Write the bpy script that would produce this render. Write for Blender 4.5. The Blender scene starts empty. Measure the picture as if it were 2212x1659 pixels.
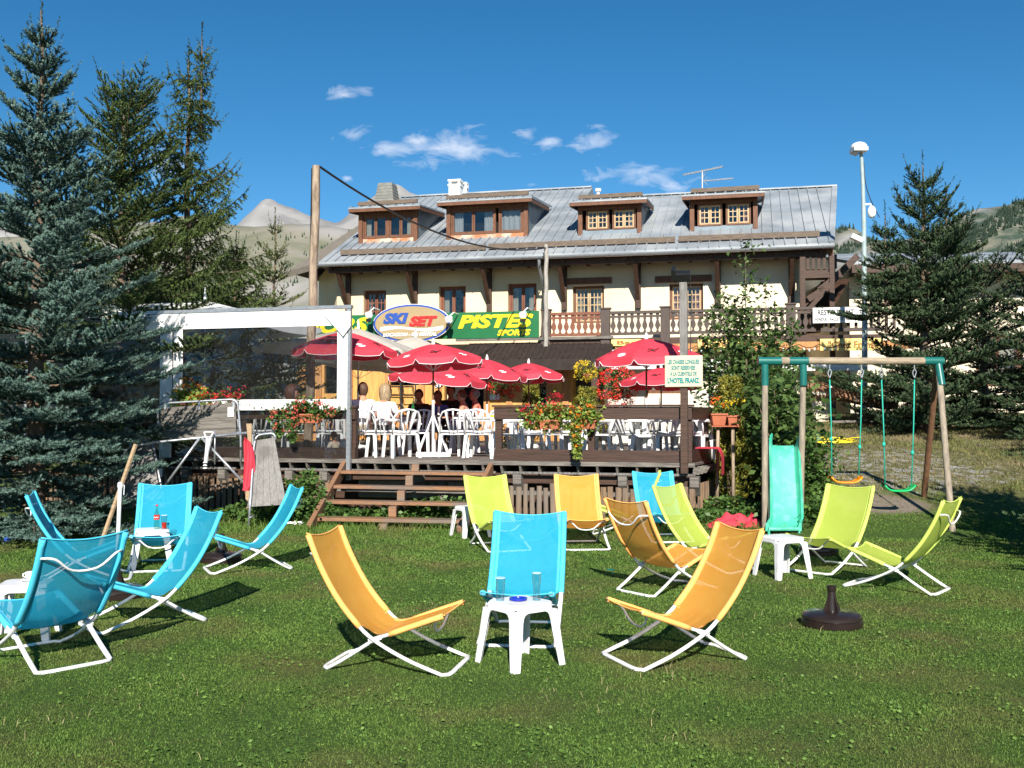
import bpy, math, random
import numpy as np
from math import sin, cos, pi, radians as R, sqrt
from mathutils import Vector, Matrix, noise
random.seed(7)
rng = np.random.default_rng(7)
sc = bpy.context.scene
# ------------------------------------------------------------------ camera
EYE = Vector((0, 0, 1.7)); F = 2200.0; PITCH = math.atan((898-829.5)/F)
cam = bpy.data.cameras.new("camera"); co = bpy.data.objects.new("camera", cam)
sc.collection.objects.link(co); sc.camera = co
co.location = EYE; co.rotation_euler = (pi/2 + PITCH, 0, 0)
cam.sensor_width = 36; cam.lens = 36*F/2212; cam.clip_start = .1; cam.clip_end = 20000
# ------------------------------------------------------------------ sky
SUN_EL = R(31)
w = bpy.data.worlds.new("World"); sc.world = w; w.use_nodes = True
nt = w.node_tree; nt.nodes.clear()
def N(t, **k):
    n = nt.nodes.new(t)
    for a, b in k.items(): setattr(n, a, b)
    return n
def L(a, b): nt.links.new(a, b)
def M(op, a, b=None, clamp=False):
    n = N("ShaderNodeMath", operation=op, use_clamp=clamp)
    for i, v in enumerate((a, b)):
        if v is None: continue
        if isinstance(v, (int, float)): n.inputs[i].default_value = v
        else: L(v, n.inputs[i])
    return n.outputs[0]
out = N("ShaderNodeOutputWorld"); bg = N("ShaderNodeBackground")
sky = N("ShaderNodeTexSky", sky_type='NISHITA', sun_disc=False, sun_elevation=SUN_EL, sun_rotation=pi,
        altitude=2200, air_density=1.0, dust_density=.12, ozone_density=2.6)
hs = N("ShaderNodeHueSaturation"); hs.inputs['Hue'].default_value = .493; hs.inputs['Saturation'].default_value = 1.32; hs.inputs['Value'].default_value = 1.22
L(sky.outputs[0], hs.inputs['Color'])
tc = N("ShaderNodeTexCoord"); sp = N("ShaderNodeSeparateXYZ"); L(tc.outputs['Generated'], sp.inputs[0])
yc = M('MAXIMUM', sp.outputs[1], .05)
U = M('DIVIDE', sp.outputs[0], yc); W = M('DIVIDE', sp.outputs[2], yc)
mask = None
for (px, py, a, b) in [(748,198,52,15),(760,288,55,20),(838,322,64,24),(990,316,128,40),(1135,287,34,26),(1187,303,40,18),
                       (1280,302,64,28),(1392,382,100,30),(745,381,15,11),(1150,396,34,11),(330,340,60,45),(905,298,40,14),(1450,400,50,20)]:
    cu, cw = (px-1106)/F, (898-py)/F
    e = M('SUBTRACT', 1, M('SQRT', M('ADD', M('POWER', M('ABSOLUTE', M('DIVIDE', M('SUBTRACT', U, cu), a*1.12/F)), 2),
                                  M('POWER', M('ABSOLUTE', M('DIVIDE', M('SUBTRACT', W, cw), b*1.12/F)), 2))))
    mask = e if mask is None else M('MAXIMUM', mask, e)
cb = N("ShaderNodeCombineXYZ"); L(U, cb.inputs[0]); L(M('MULTIPLY', W, 2.2), cb.inputs[1]); cb.inputs[2].default_value = 3.7
nz = N("ShaderNodeTexNoise"); nz.inputs['Scale'].default_value = 26; nz.inputs['Detail'].default_value = 7; nz.inputs['Roughness'].default_value = .58
nz.inputs['Distortion'].default_value = .6
L(cb.outputs[0], nz.inputs['Vector'])
d = M('ADD', M('MAXIMUM', mask, -1), M('MULTIPLY', M('SUBTRACT', nz.outputs[0], .56), 3.4))
d = M('MULTIPLY', d, .95, clamp=True)
d = M('MULTIPLY', d, M('GREATER_THAN', mask, -.35))
d = M('MULTIPLY', d, .66)
mx = N("ShaderNodeMix", data_type='RGBA'); L(d, mx.inputs[0]); L(hs.outputs[0], mx.inputs[6]); mx.inputs[7].default_value = (9.5, 10.2, 11.5, 1)
L(mx.outputs[2], bg.inputs[0]); bg.inputs[1].default_value = .056; L(bg.outputs[0], out.inputs[0])
# ------------------------------------------------------------------ sun, exposure
sl = bpy.data.lights.new("sun", 'SUN'); so = bpy.data.objects.new("sun", sl); sc.collection.objects.link(so)
sl.energy = 5.0; sl.angle = R(.5); sl.color = (1, .945, .86)
so.rotation_euler = (R(90)-SUN_EL, 0, R(1.5))
so.location = (0, -30, 30)
vs = sc.view_settings; vs.view_transform = 'Standard'; vs.look = 'None'; vs.exposure = .80; vs.gamma = 1
sc.cycles.max_bounces = 7; sc.cycles.transparent_max_bounces = 24
# ------------------------------------------------------------------ helpers
C = sc.collection
OFF = {}
fwd = Vector((0, cos(PITCH), sin(PITCH))); upv = Vector((0, -sin(PITCH), cos(PITCH))); rt = Vector((1, 0, 0))
def ray(x, y): return rt*(x-1106)/F + upv*(829.5-y)/F + fwd
def gp(x, y, z=0.0):
    r = ray(x, y); return EYE + r*((z-EYE.z)/r.z)
def dp(x, y, Y):
    r = ray(x, y); return EYE + r*(Y/r.y)
class Frame:
    def __init__(s, o, deg):
        a = R(deg); s.o = Vector((o[0], o[1], 0)); s.u = Vector((cos(a), sin(a), 0)); s.n = Vector((-sin(a), cos(a), 0)); s.a = a
    def pt(s, t, d, z): return s.o + s.u*t + s.n*d + Vector((0, 0, z))
    def hit(s, x, y, d):
        r = ray(x, y); k = ((s.o + s.n*d) - EYE).dot(s.n)/r.dot(s.n); p = EYE + r*k
        return (p-s.o).dot(s.u), p.z
BF = Frame((9.27, 29.57), -13.4)     # hotel facade
DF = Frame((2.82, 16.0), -15.3)      # terrace front edge, t runs to the right, d runs back
DZ = .95
def loc_of(o): return OFF.get(o.name, Vector((0, 0, 0))) if o else Vector((0, 0, 0))
def tag(o, label=None, cat=None, group=None, kind=None):
    if label: o['label'] = label
    if cat: o['category'] = cat
    if group: o['group'] = group
    if kind: o['kind'] = kind
    return o
def thing(name, label, cat, loc=(0, 0, 0), group=None, rz=0):
    o = bpy.data.objects.new(name, None); C.objects.link(o); o.empty_display_size = .1
    o.location = loc; o.rotation_euler.z = rz; OFF[o.name] = Vector(loc)
    return tag(o, label, cat, group)
class MB:
    def __init__(s): s.v = []; s.f = []; s.m = []; s.mi = 0
    def add(s, vs, fs):
        b = len(s.v); s.v += [tuple(v) for v in vs]
        for f in fs: s.f.append([b+i for i in f]); s.m.append(s.mi)
        return s
    def hexa(s, p):   # 8 points: bottom 4 ccw, top 4 ccw
        return s.add(p, [(3,2,1,0),(4,5,6,7),(0,1,5,4),(1,2,6,5),(2,3,7,6),(3,0,4,7)])
    def box(s, c, d, rz=0, rx=0, ry=0):
        m = Matrix.Translation(c) @ Matrix.Rotation(rz, 4, 'Z') @ Matrix.Rotation(ry, 4, 'Y') @ Matrix.Rotation(rx, 4, 'X')
        x, y, z = d[0]/2, d[1]/2, d[2]/2
        return s.hexa([m @ Vector(q) for q in ((-x,-y,-z),(x,-y,-z),(x,y,-z),(-x,y,-z),(-x,-y,z),(x,-y,z),(x,y,z),(-x,y,z))])
    def fbox(s, fr, t0, t1, d0, d1, z0, z1):
        return s.hexa([fr.pt(t, d, z) for z in (z0, z1) for t, d in ((t0,d0),(t1,d0),(t1,d1),(t0,d1))])
    def bar(s, p, q, w, h, up=Vector((0, 0, 1))):
        p, q = Vector(p), Vector(q); a = (q-p).normalized(); sx = a.cross(up)
        if sx.length < 1e-3: sx = a.cross(Vector((1, 0, 0)))
        sx.normalize(); u = sx.cross(a).normalized(); sx = sx*w/2; u = u*h/2
        return s.hexa([p-sx-u, p+sx-u, q+sx-u, q-sx-u, p-sx+u, p+sx+u, q+sx+u, q-sx+u])
    def tube(s, pts, r, seg=8, closed=False, flat=None, caps=True):
        pts = [Vector(p) for p in pts]; n = len(pts)
        rs = r if isinstance(r, (list, tuple)) else [r]*n
        prev = None; vs = []
        for i, p in enumerate(pts):
            if closed: a = (pts[(i+1) % n]-pts[i-1])
            else: a = pts[min(i+1, n-1)]-pts[max(i-1, 0)]
            if a.length < 1e-9: a = Vector((0, 0, 1))
            a.normalize()
            if prev is None:
                x = a.cross(Vector((0, 0, 1)))
                if x.length < .05: x = a.cross(Vector((0, 1, 0)))
                x.normalize()
            else:
                x = prev - a*prev.dot(a); x.normalize()
            prev = x; y = a.cross(x)
            fx, fy = flat or (1, 1)
            for k in range(seg):
                an = 2*pi*k/seg; vs.append(p + x*cos(an)*rs[i]*fx + y*sin(an)*rs[i]*fy)
        fs = []
        for i in range(n if closed else n-1):
            j = (i+1) % n
            for k in range(seg):
                k2 = (k+1) % seg; fs.append((i*seg+k, i*seg+k2, j*seg+k2, j*seg+k))
        if caps and not closed:
            fs.append(tuple(range(seg))[::-1]); fs.append(tuple((n-1)*seg+k for k in range(seg)))
        return s.add(vs, fs)
    def lathe(s, prof, c=(0, 0, 0), seg=24, cap=True):
        c = Vector(c); vs = []; n = len(prof)
        for r, z in prof:
            for k in range(seg):
                an = 2*pi*k/seg; vs.append(c+Vector((r*cos(an), r*sin(an), z)))
        fs = [(i*seg+k, i*seg+(k+1) % seg, (i+1)*seg+(k+1) % seg, (i+1)*seg+k) for i in range(n-1) for k in range(seg)]
        if cap:
            fs.append(tuple(range(seg))[::-1]); fs.append(tuple((n-1)*seg+k for k in range(seg)))
        return s.add(vs, fs)
    def prism(s, poly, vec):   # polygon of 3D points extruded by vec
        n = len(poly); poly = [Vector(p) for p in poly]; vec = Vector(vec)
        fs = [tuple(range(n))[::-1], tuple(range(n, 2*n))] + [(i, (i+1) % n, n+(i+1) % n, n+i) for i in range(n)]
        return s.add(poly+[p+vec for p in poly], fs)
    def grid(s, fn, nu, nv, wrap=False):
        vs = [fn(i/nu, j/nv) for i in range(nu+1) for j in range(nv+1)]
        fs = [(i*(nv+1)+j, (i+1)*(nv+1)+j, (i+1)*(nv+1)+j+1, i*(nv+1)+j+1) for i in range(nu) for j in range(nv)]
        return s.add(vs, fs)
    def ell(s, c, r, seg=12, rings=8, fn=None):
        c = Vector(c); vs = [c+Vector((0, 0, -r[2]))]; fs = []
        for i in range(1, rings):
            th = pi*i/rings
            for k in range(seg):
                an = 2*pi*k/seg
                p = Vector((r[0]*sin(th)*cos(an), r[1]*sin(th)*sin(an), -r[2]*cos(th)))
                if fn: p = fn(p)
                vs.append(c+p)
        vs.append(c+Vector((0, 0, r[2])))
        for k in range(seg):
            fs.append((0, 1+(k+1) % seg, 1+k))
            for i in range(rings-2): fs.append((1+i*seg+k, 1+i*seg+(k+1) % seg, 1+(i+1)*seg+(k+1) % seg, 1+(i+1)*seg+k))
            b = 1+(rings-2)*seg; fs.append((b+k, b+(k+1) % seg, len(vs)-1))
        return s.add(vs, fs)
    def mesh(s, me, mat4=None):
        vs = [mat4 @ v.co if mat4 else v.co.copy() for v in me.vertices]
        return s.add(vs, [tuple(p.vertices) for p in me.polygons])
    def build(s, name, mat, parent=None, smooth=False, bevel=0, local=False):
        off = Vector((0, 0, 0)) if local else loc_of(parent)
        me = bpy.data.meshes.new(name); me.from_pydata([(x-off.x, y-off.y, z-off.z) for x, y, z in s.v], [], s.f)
        mats = mat if isinstance(mat, (list, tuple)) else [mat]
        for m in mats: me.materials.append(m)
        if len(mats) > 1: me.polygons.foreach_set('material_index', s.m)
        if smooth:
            me.polygons.foreach_set('use_smooth', [True]*len(me.polygons))
            if smooth != 'all': me.set_sharp_from_angle(angle=R(40))
        me.update()
        o = bpy.data.objects.new(name, me); C.objects.link(o)
        if bevel:
            b = o.modifiers.new('bevel', 'BEVEL'); b.width = bevel; b.segments = 2; b.limit_method = 'ANGLE'; b.angle_limit = R(40)
        if parent: o.parent = parent; OFF[o.name] = Vector(off)
        else: OFF[o.name] = Vector((0, 0, 0))
        return o
def recenter(o):   # put the origin of a one-mesh thing at its base
    me = o.data; n = len(me.vertices); a = np.empty(n*3); me.vertices.foreach_get('co', a); a = a.reshape(-1, 3)
    c = np.array([(a[:, 0].min()+a[:, 0].max())/2, (a[:, 1].min()+a[:, 1].max())/2, a[:, 2].min()])
    me.vertices.foreach_set('co', (a-c).ravel()); me.update(); o.location = c; OFF[o.name] = Vector(c); return o
def copy_tree(o, parent=None):
    c = o.copy(); C.objects.link(c); c.parent = parent
    OFF[c.name] = OFF.get(o.name, Vector((0, 0, 0)))
    for ch in list(o.children): copy_tree(ch, c)
    return c
def npmesh(name, v, f, mat, parent=None, tint=None, smooth=False):
    off = loc_of(parent); v = v - np.array(off[:]); k = f.shape[1]
    me = bpy.data.meshes.new(name); me.vertices.add(len(v)); me.vertices.foreach_set('co', v.astype(np.float32).ravel())
    me.loops.add(f.size); me.loops.foreach_set('vertex_index', f.astype(np.int32).ravel())
    me.polygons.add(len(f)); me.polygons.foreach_set('loop_start', np.arange(0, f.size, k, dtype=np.int32))
    me.polygons.foreach_set('loop_total', np.full(len(f), k, dtype=np.int32))
    if tint is not None:
        a = me.attributes.new('tint', 'FLOAT', 'POINT'); a.data.foreach_set('value', tint.astype(np.float32))
    for m in (mat if isinstance(mat, (list, tuple)) else [mat]): me.materials.append(m)
    if smooth: me.polygons.foreach_set('use_smooth', np.ones(len(f), bool))
    me.update(); me.validate()
    o = bpy.data.objects.new(name, me); C.objects.link(o)
    if parent: o.parent = parent
    OFF[o.name] = Vector(off) if parent else Vector((0, 0, 0))
    return o
# ------------------------------------------------------------------ materials
def newmat(name):
    m = bpy.data.materials.new(name); m.use_nodes = True; t = m.node_tree; t.nodes.clear(); return m, t
def mat(name, c1, c2=None, rough=.7, scale=6, stretch=(1, 1, 1), detail=5, bump=0, bscale=None, metal=0, spec=.4,
        contrast=1.6, sub=0, attr=False, emit=0, trans=0, c3=None, s3=.7, wave=None, coat=0):
    m, t = newmat(name); n = t.nodes; l = t.links
    o = n.new('ShaderNodeOutputMaterial'); p = n.new('ShaderNodeBsdfPrincipled')
    p.inputs['Roughness'].default_value = rough; p.inputs['Metallic'].default_value = metal
    p.inputs['Specular IOR Level'].default_value = spec
    if coat: p.inputs['Coat Weight'].default_value = coat
    tcn = n.new('ShaderNodeTexCoord'); mp = n.new('ShaderNodeMapping'); mp.inputs['Scale'].default_value = stretch
    l.new(tcn.outputs['Object'], mp.inputs[0])
    nz = n.new('ShaderNodeTexNoise'); nz.inputs['Scale'].default_value = scale; nz.inputs['Detail'].default_value = detail
    nz.inputs['Roughness'].default_value = .6; l.new(mp.outputs[0], nz.inputs['Vector'])
    col = None
    if c2 is not None:
        mr = n.new('ShaderNodeMapRange'); mr.inputs[1].default_value = .5-.5/contrast*.6; mr.inputs[2].default_value = .5+.5/contrast*.6
        l.new(nz.outputs[0], mr.inputs[0]); fac = mr.outputs[0]
        if attr:
            at = n.new('ShaderNodeAttribute'); at.attribute_name = 'tint'; fac = at.outputs['Fac']
        mi = n.new('ShaderNodeMix'); mi.data_type = 'RGBA'; l.new(fac, mi.inputs[0])
        mi.inputs[6].default_value = (*c1, 1); mi.inputs[7].default_value = (*c2, 1); col = mi.outputs[2]
        if c3 is not None:
            n3 = n.new('ShaderNodeTexNoise'); n3.inputs['Scale'].default_value = s3; n3.inputs['Detail'].default_value = 4
            l.new(tcn.outputs['Object'], n3.inputs['Vector'])
            r3 = n.new('ShaderNodeMapRange'); r3.inputs[1].default_value = .48; r3.inputs[2].default_value = .68; l.new(n3.outputs[0], r3.inputs[0])
            m3 = n.new('ShaderNodeMix'); m3.data_type = 'RGBA'; l.new(r3.outputs[0], m3.inputs[0]); l.new(col, m3.inputs[6])
            m3.inputs[7].default_value = (*c3, 1); col = m3.outputs[2]
        l.new(col, p.inputs['Base Color'])
    else: p.inputs['Base Color'].default_value = (*c1, 1)
    if bump:
        b = n.new('ShaderNodeBump'); b.inputs['Strength'].default_value = bump; b.inputs['Distance'].default_value = .02
        if bscale:
            nb = n.new('ShaderNodeTexNoise'); nb.inputs['Scale'].default_value = bscale; nb.inputs['Detail'].default_value = 4
            l.new(mp.outputs[0], nb.inputs['Vector']); l.new(nb.outputs[0], b.inputs['Height'])
        else: l.new(nz.outputs[0], b.inputs['Height'])
        l.new(b.outputs[0], p.inputs['Normal'])
    sh = p.outputs[0]
    if trans:
        tr = n.new('ShaderNodeBsdfTranslucent'); ms = n.new('ShaderNodeMixShader'); ms.inputs[0].default_value = trans
        if col: l.new(col, tr.inputs[0])
        else: tr.inputs[0].default_value = (*c1, 1)
        l.new(sh, ms.inputs[1]); l.new(tr.outputs[0], ms.inputs[2]); sh = ms.outputs[0]
    if emit: p.inputs['Emission Color'].default_value = (*c1, 1); p.inputs['Emission Strength'].default_value = emit
    l.new(sh, o.inputs[0]); return m
def seethrough(name, col, alpha, rough=.8, trans=.35, weave=0, c2=None):   # woven mesh fabric
    m, t = newmat(name); n = t.nodes; l = t.links
    o = n.new('ShaderNodeOutputMaterial'); p = n.new('ShaderNodeBsdfPrincipled'); p.inputs['Roughness'].default_value = rough
    p.inputs['Specular IOR Level'].default_value = .25
    tcn = n.new('ShaderNodeTexCoord'); nz = n.new('ShaderNodeTexNoise'); nz.inputs['Scale'].default_value = 5; nz.inputs['Detail'].default_value = 8
    nz.inputs['Roughness'].default_value = .7
    l.new(tcn.outputs['Object'], nz.inputs['Vector'])
    mi = n.new('ShaderNodeMix'); mi.data_type = 'RGBA'; l.new(nz.outputs[0], mi.inputs[0])
    mi.inputs[6].default_value = (*col, 1); mi.inputs[7].default_value = (*(c2 or [c*.8 for c in col]), 1)
    l.new(mi.outputs[2], p.inputs['Base Color'])
    tr = n.new('ShaderNodeBsdfTranslucent'); l.new(mi.outputs[2], tr.inputs[0])
    ms = n.new('ShaderNodeMixShader'); ms.inputs[0].default_value = trans; l.new(p.outputs[0], ms.inputs[1]); l.new(tr.outputs[0], ms.inputs[2])
    tp = n.new('ShaderNodeBsdfTransparent'); m2 = n.new('ShaderNodeMixShader'); m2.inputs[0].default_value = alpha
    if weave:
        vo = n.new('ShaderNodeTexNoise'); vo.inputs['Scale'].default_value = weave; vo.inputs['Detail'].default_value = 1
        l.new(tcn.outputs['Object'], vo.inputs['Vector'])
        bu = n.new('ShaderNodeBump'); bu.inputs['Strength'].default_value = .25; bu.inputs['Distance'].default_value = .003
        l.new(vo.outputs[0], bu.inputs['Height']); l.new(bu.outputs[0], p.inputs['Normal'])
        mr = n.new('ShaderNodeMapRange'); mr.inputs[1].default_value = .3; mr.inputs[2].default_value = .7
        mr.inputs[3].default_value = alpha-.09; mr.inputs[4].default_value = min(1, alpha+.09); l.new(vo.outputs[0], mr.inputs[0]); l.new(mr.outputs[0], m2.inputs[0])
    l.new(tp.outputs[0], m2.inputs[1]); l.new(ms.outputs[0], m2.inputs[2]); l.new(m2.outputs[0], o.inputs[0]); return m
def glassy(name, tint=(1, 1, 1), gloss=.12, rough=.04, wob=0, wscale=3, body=0, bodycol=(.3, .3, .3)):
    m, t = newmat(name); n = t.nodes; l = t.links
    o = n.new('ShaderNodeOutputMaterial'); tp = n.new('ShaderNodeBsdfTransparent'); tp.inputs[0].default_value = (*tint, 1)
    g = n.new('ShaderNodeBsdfGlossy'); g.inputs['Roughness'].default_value = rough
    lw = n.new('ShaderNodeLayerWeight'); lw.inputs[0].default_value = .5; fr = n.new('ShaderNodeMath'); fr.operation = 'POWER'; l.new(lw.outputs['Facing'], fr.inputs[0]); fr.inputs[1].default_value = 4.0
    ad = n.new('ShaderNodeMath'); ad.operation = 'ADD'; l.new(fr.outputs[0], ad.inputs[0]); ad.inputs[1].default_value = gloss
    if wob:
        tcn = n.new('ShaderNodeTexCoord'); nz = n.new('ShaderNodeTexNoise'); nz.inputs['Scale'].default_value = wscale; nz.inputs['Detail'].default_value = 3
        l.new(tcn.outputs['Object'], nz.inputs['Vector']); b = n.new('ShaderNodeBump'); b.inputs['Strength'].default_value = wob; b.inputs['Distance'].default_value = .1
        l.new(nz.outputs[0], b.inputs['Height']); l.new(b.outputs[0], g.inputs['Normal'])
    ms = n.new('ShaderNodeMixShader'); l.new(ad.outputs[0], ms.inputs[0]); l.new(tp.outputs[0], ms.inputs[1]); l.new(g.outputs[0], ms.inputs[2])
    sh = ms.outputs[0]
    if body:
        df = n.new('ShaderNodeBsdfDiffuse'); df.inputs[0].default_value = (*bodycol, 1)
        m2 = n.new('ShaderNodeMixShader'); m2.inputs[0].default_value = body; l.new(sh, m2.inputs[1]); l.new(df.outputs[0], m2.inputs[2]); sh = m2.outputs[0]
    l.new(sh, o.inputs[0]); return m
V3 = Vector
WHITE = mat('white_plastic', (.76,.76,.77), (.66,.66,.66), rough=.4, scale=3, c3=(.60,.59,.56), s3=6)
WTUBE = mat('white_enamel', (.80,.80,.80), (.66,.65,.63), rough=.3, scale=14, contrast=3)
BROWN = mat('dark_brown_plastic', (.016,.010,.009), (.026,.017,.014), rough=.28, scale=5, coat=.2)
DKWOOD = mat('dark_stained_wood', (.038,.019,.011), (.075,.037,.022), rough=.6, scale=3, stretch=(1,1,9), bump=.25)
RAILWOOD = mat('rail_wood', (.035,.017,.011), (.065,.032,.021), rough=.55, scale=2.5, stretch=(1,1,10), bump=.3)
REDWOOD = mat('reddish_wood', (.22,.075,.035), (.13,.045,.025), rough=.6, scale=4, stretch=(3,3,1), bump=.2)
FRAMEWOOD = mat('window_wood', (.17,.07,.03), (.09,.035,.018), rough=.6, scale=5, stretch=(4,4,1), bump=.2)
LTFRAME = mat('pale_window_wood', (.50,.36,.20), (.38,.25,.13), rough=.6, scale=5)
GREYWOOD = mat('weathered_grey_wood', (.20,.18,.155), (.09,.08,.07), rough=.85, scale=3.5, stretch=(1,1,12), bump=.5, contrast=2.2)
GREYWOODV = mat('weathered_grey_boards', (.21,.20,.185), (.09,.085,.08), rough=.85, scale=3.5, stretch=(12,12,1), bump=.5, contrast=2.2)
STAIRWOOD = mat('stair_wood', (.30,.15,.07), (.18,.10,.06), rough=.75, scale=3, stretch=(1.2,10,10), bump=.4, c3=(.17,.13,.10), s3=1.5)
DECKWOOD = mat('deck_wood', (.16,.13,.11), (.085,.07,.06), rough=.85, scale=3, stretch=(2,16,1), bump=.4)
PALEWOOD = mat('pale_timber', (.42,.30,.18), (.28,.19,.11), rough=.7, scale=4, stretch=(1,1,8), bump=.3)
SWINGWOOD = mat('round_timber', (.34,.285,.21), (.19,.155,.12), rough=.75, scale=4, stretch=(6,6,1), bump=.3, contrast=2)
SWINGWOODX = mat('round_timber_beam', (.36,.29,.20), (.21,.165,.115), rough=.75, scale=4, stretch=(1,6,6), bump=.3, contrast=2)
BROWNPOST = mat('brown_timber', (.20,.10,.05), (.12,.06,.03), rough=.75, scale=4, stretch=(6,6,1), bump=.3)
PICKET = mat('picket_wood', (.26,.165,.09), (.12,.08,.055), rough=.85, scale=2.2, stretch=(7,7,1), bump=.4, contrast=2, c3=(.17,.145,.12), s3=1.1)
SHOPWOOD = mat('shop_timber', (.66,.36,.10), (.46,.22,.06), rough=.6, scale=3, stretch=(6,6,.8), bump=.2)
SHOPTRIM = mat('shop_trim', (.52,.25,.08), (.34,.15,.05), rough=.6, scale=3, stretch=(6,6,.8), bump=.2)
METAL = mat('galvanised', (.42,.45,.48), (.30,.32,.34), rough=.38, scale=20, metal=.6)
STEEL = mat('steel_tube', (.55,.57,.60), (.35,.36,.38), rough=.35, scale=12, metal=.7)
ROOFM = mat('zinc_roof', (.28,.31,.335), (.20,.225,.245), rough=.55, scale=1.3, metal=.12, spec=.5, contrast=2.4, c3=(.37,.39,.40), s3=.7, detail=9)
CLAD = mat('zinc_cladding', (.19,.23,.26), (.13,.16,.18), rough=.5, scale=2, metal=.35)
SHINGLE = mat('old_shingle', (.24,.20,.155), (.14,.12,.095), rough=.9, scale=3, stretch=(1,1,9), bump=.5)
SLATE = mat('slate_tile', (.20,.20,.18), (.13,.13,.115), rough=.8, scale=6, bump=.2)
PLASTER = mat('cream_plaster', (.74,.61,.41), (.66,.53,.34), rough=.9, scale=1.2, bump=.12, bscale=60, contrast=1.8, c3=(.66,.50,.31), s3=.5)
PLASTW = mat('pale_plaster', (.74,.66,.50), (.65,.57,.42), rough=.9, scale=1.5, bump=.15, bscale=60, contrast=2, c3=(.58,.48,.34), s3=.45)
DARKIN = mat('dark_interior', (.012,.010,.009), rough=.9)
GLASS = glassy('window_glass', (.55,.58,.60), gloss=.10, rough=.02, wob=.1, wscale=2)
CURTAIN = mat('white_curtain', (.72,.73,.70), (.55,.56,.54), rough=.9, scale=3, stretch=(9,9,.6), trans=.2)
CREAMCUR = mat('cream_curtain', (.62,.58,.46), (.45,.42,.33), rough=.9, scale=3, stretch=(9,9,.6))
REDCUR = mat('red_check_curtain', (.55,.22,.16), (.65,.48,.40), rough=.9, scale=16)
BLACK = mat('black_metal', (.012,.012,.012), rough=.4)
CONC = mat('concrete', (.42,.40,.36), (.30,.28,.25), rough=.9, scale=4, bump=.2)
TERRA = mat('terracotta', (.42,.13,.06), (.34,.10,.05), rough=.75, scale=5)
CANVASW = mat('white_canvas', (.82,.82,.80), (.74,.74,.72), rough=.7, scale=2, trans=.15)
CANVASB = mat('beige_canvas', (.66,.61,.53), (.56,.51,.43), rough=.8, scale=2, trans=.25)
REDCLOTH = mat('red_parasol_cloth', (.76,.065,.10), (.64,.04,.065), rough=.75, scale=3, trans=.22)
ORANGECORD = mat('edge_red', (.45,.09,.03), rough=.6)
GREENP = mat('green_paint', (.012,.14,.045), (.010,.11,.035), rough=.4, scale=2)
YELLOWP = mat('yellow_paint', (.85,.62,.01), rough=.5)
WPAINT = mat('white_paint', (.82,.82,.80), rough=.5)
BLUEP = mat('blue_paint', (.02,.07,.32), rough=.5)
REDP = mat('red_paint', (.60,.02,.02), rough=.5)
TANP = mat('tan_paint', (.36,.27,.14), (.31,.23,.12), rough=.5, scale=2)
YSIGN = mat('yellow_board', (.88,.66,.22), (.80,.58,.18), rough=.6, scale=3)
SKIN1 = mat('skin', (.50,.26,.17), (.44,.21,.13), rough=.55, scale=12)
SKIN2 = mat('sunburnt_skin', (.55,.18,.12), (.46,.14,.09), rough=.55, scale=9)
SKIN3 = mat('tanned_skin', (.32,.16,.10), (.27,.13,.08), rough=.55, scale=9)
def cloth(n, c): return mat(n, c, tuple(x*.8 for x in c), rough=.85, scale=8, bump=.4, bscale=14)
TEEW = cloth('white_cotton', (.78,.78,.80)); DKCLOTH = cloth('dark_cotton', (.03,.03,.035)); BLUECLOTH = cloth('blue_cotton', (.06,.14,.45))
BLACKCL = cloth('black_cotton', (.015,.013,.013)); BEIGECL = cloth('beige_cotton', (.5,.42,.32))
def hair(n, a, b): return mat(n, a, b, rough=.5, scale=22, stretch=(3,3,.5), bump=.6)
HBROWN = hair('brown_hair', (.06,.028,.016), (.10,.05,.03)); HBLOND = hair('streaked_blonde_hair', (.13,.075,.04), (.46,.36,.22))
HGREY = hair('grey_hair', (.22,.20,.19), (.12,.11,.10)); HDARK = hair('dark_hair', (.02,.012,.008), (.04,.022,.014)); HRED = hair('auburn_hair', (.12,.04,.02), (.07,.025,.015))
# ================================================================== terrain
def sstep(x):
    x = np.clip(x, 0, 1); return x*x*(3-2*x)
def ground_h(X, Y):
    X = np.asarray(X, float); Y = np.asarray(Y, float)
    a = sstep((X-3.6-(Y-16)*.12)/1.6)                           # slope on the right only
    hill = 1.72*np.clip((Y-14.2)/11.3, 0, 1)**.82
    hill = np.where(Y < 14.2, 0, hill)
    hill = hill*a
    back = .80*sstep((Y-19)/4.0)                                 # ground under the terrace
    h = np.maximum(hill, back*(1-a))
    h = h + .035*np.sin(X*.9+1)*np.sin(Y*.7)*np.clip((Y-11)/6, 0, 1)
    return h
def gh(x, y): return float(ground_h(x, y))
def hp(x, y):        # pixel -> point on the terrain
    r = ray(x, y); k = 3.0
    for _ in range(6000):
        p = EYE + r*k
        if p.z <= gh(p.x, p.y): break
        k += .01
    return p
xs = np.concatenate([np.linspace(-900, -40, 18), np.arange(-36, 36.01, .45), np.linspace(40, 900, 18)])
ys = np.concatenate([np.linspace(-60, 1, 12), np.arange(1.5, 48, .45), np.linspace(50, 2500, 26)])
XX, YY = np.meshgrid(xs, ys, indexing='ij')
ZZ = ground_h(XX, YY)
nx, ny = XX.shape
v = np.stack([XX, YY, ZZ], -1).reshape(-1, 3)
idx = np.arange(nx*ny).reshape(nx, ny)
f = np.stack([idx[:-1, :-1], idx[1:, :-1], idx[1:, 1:], idx[:-1, 1:]], -1).reshape(-1, 4)
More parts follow.
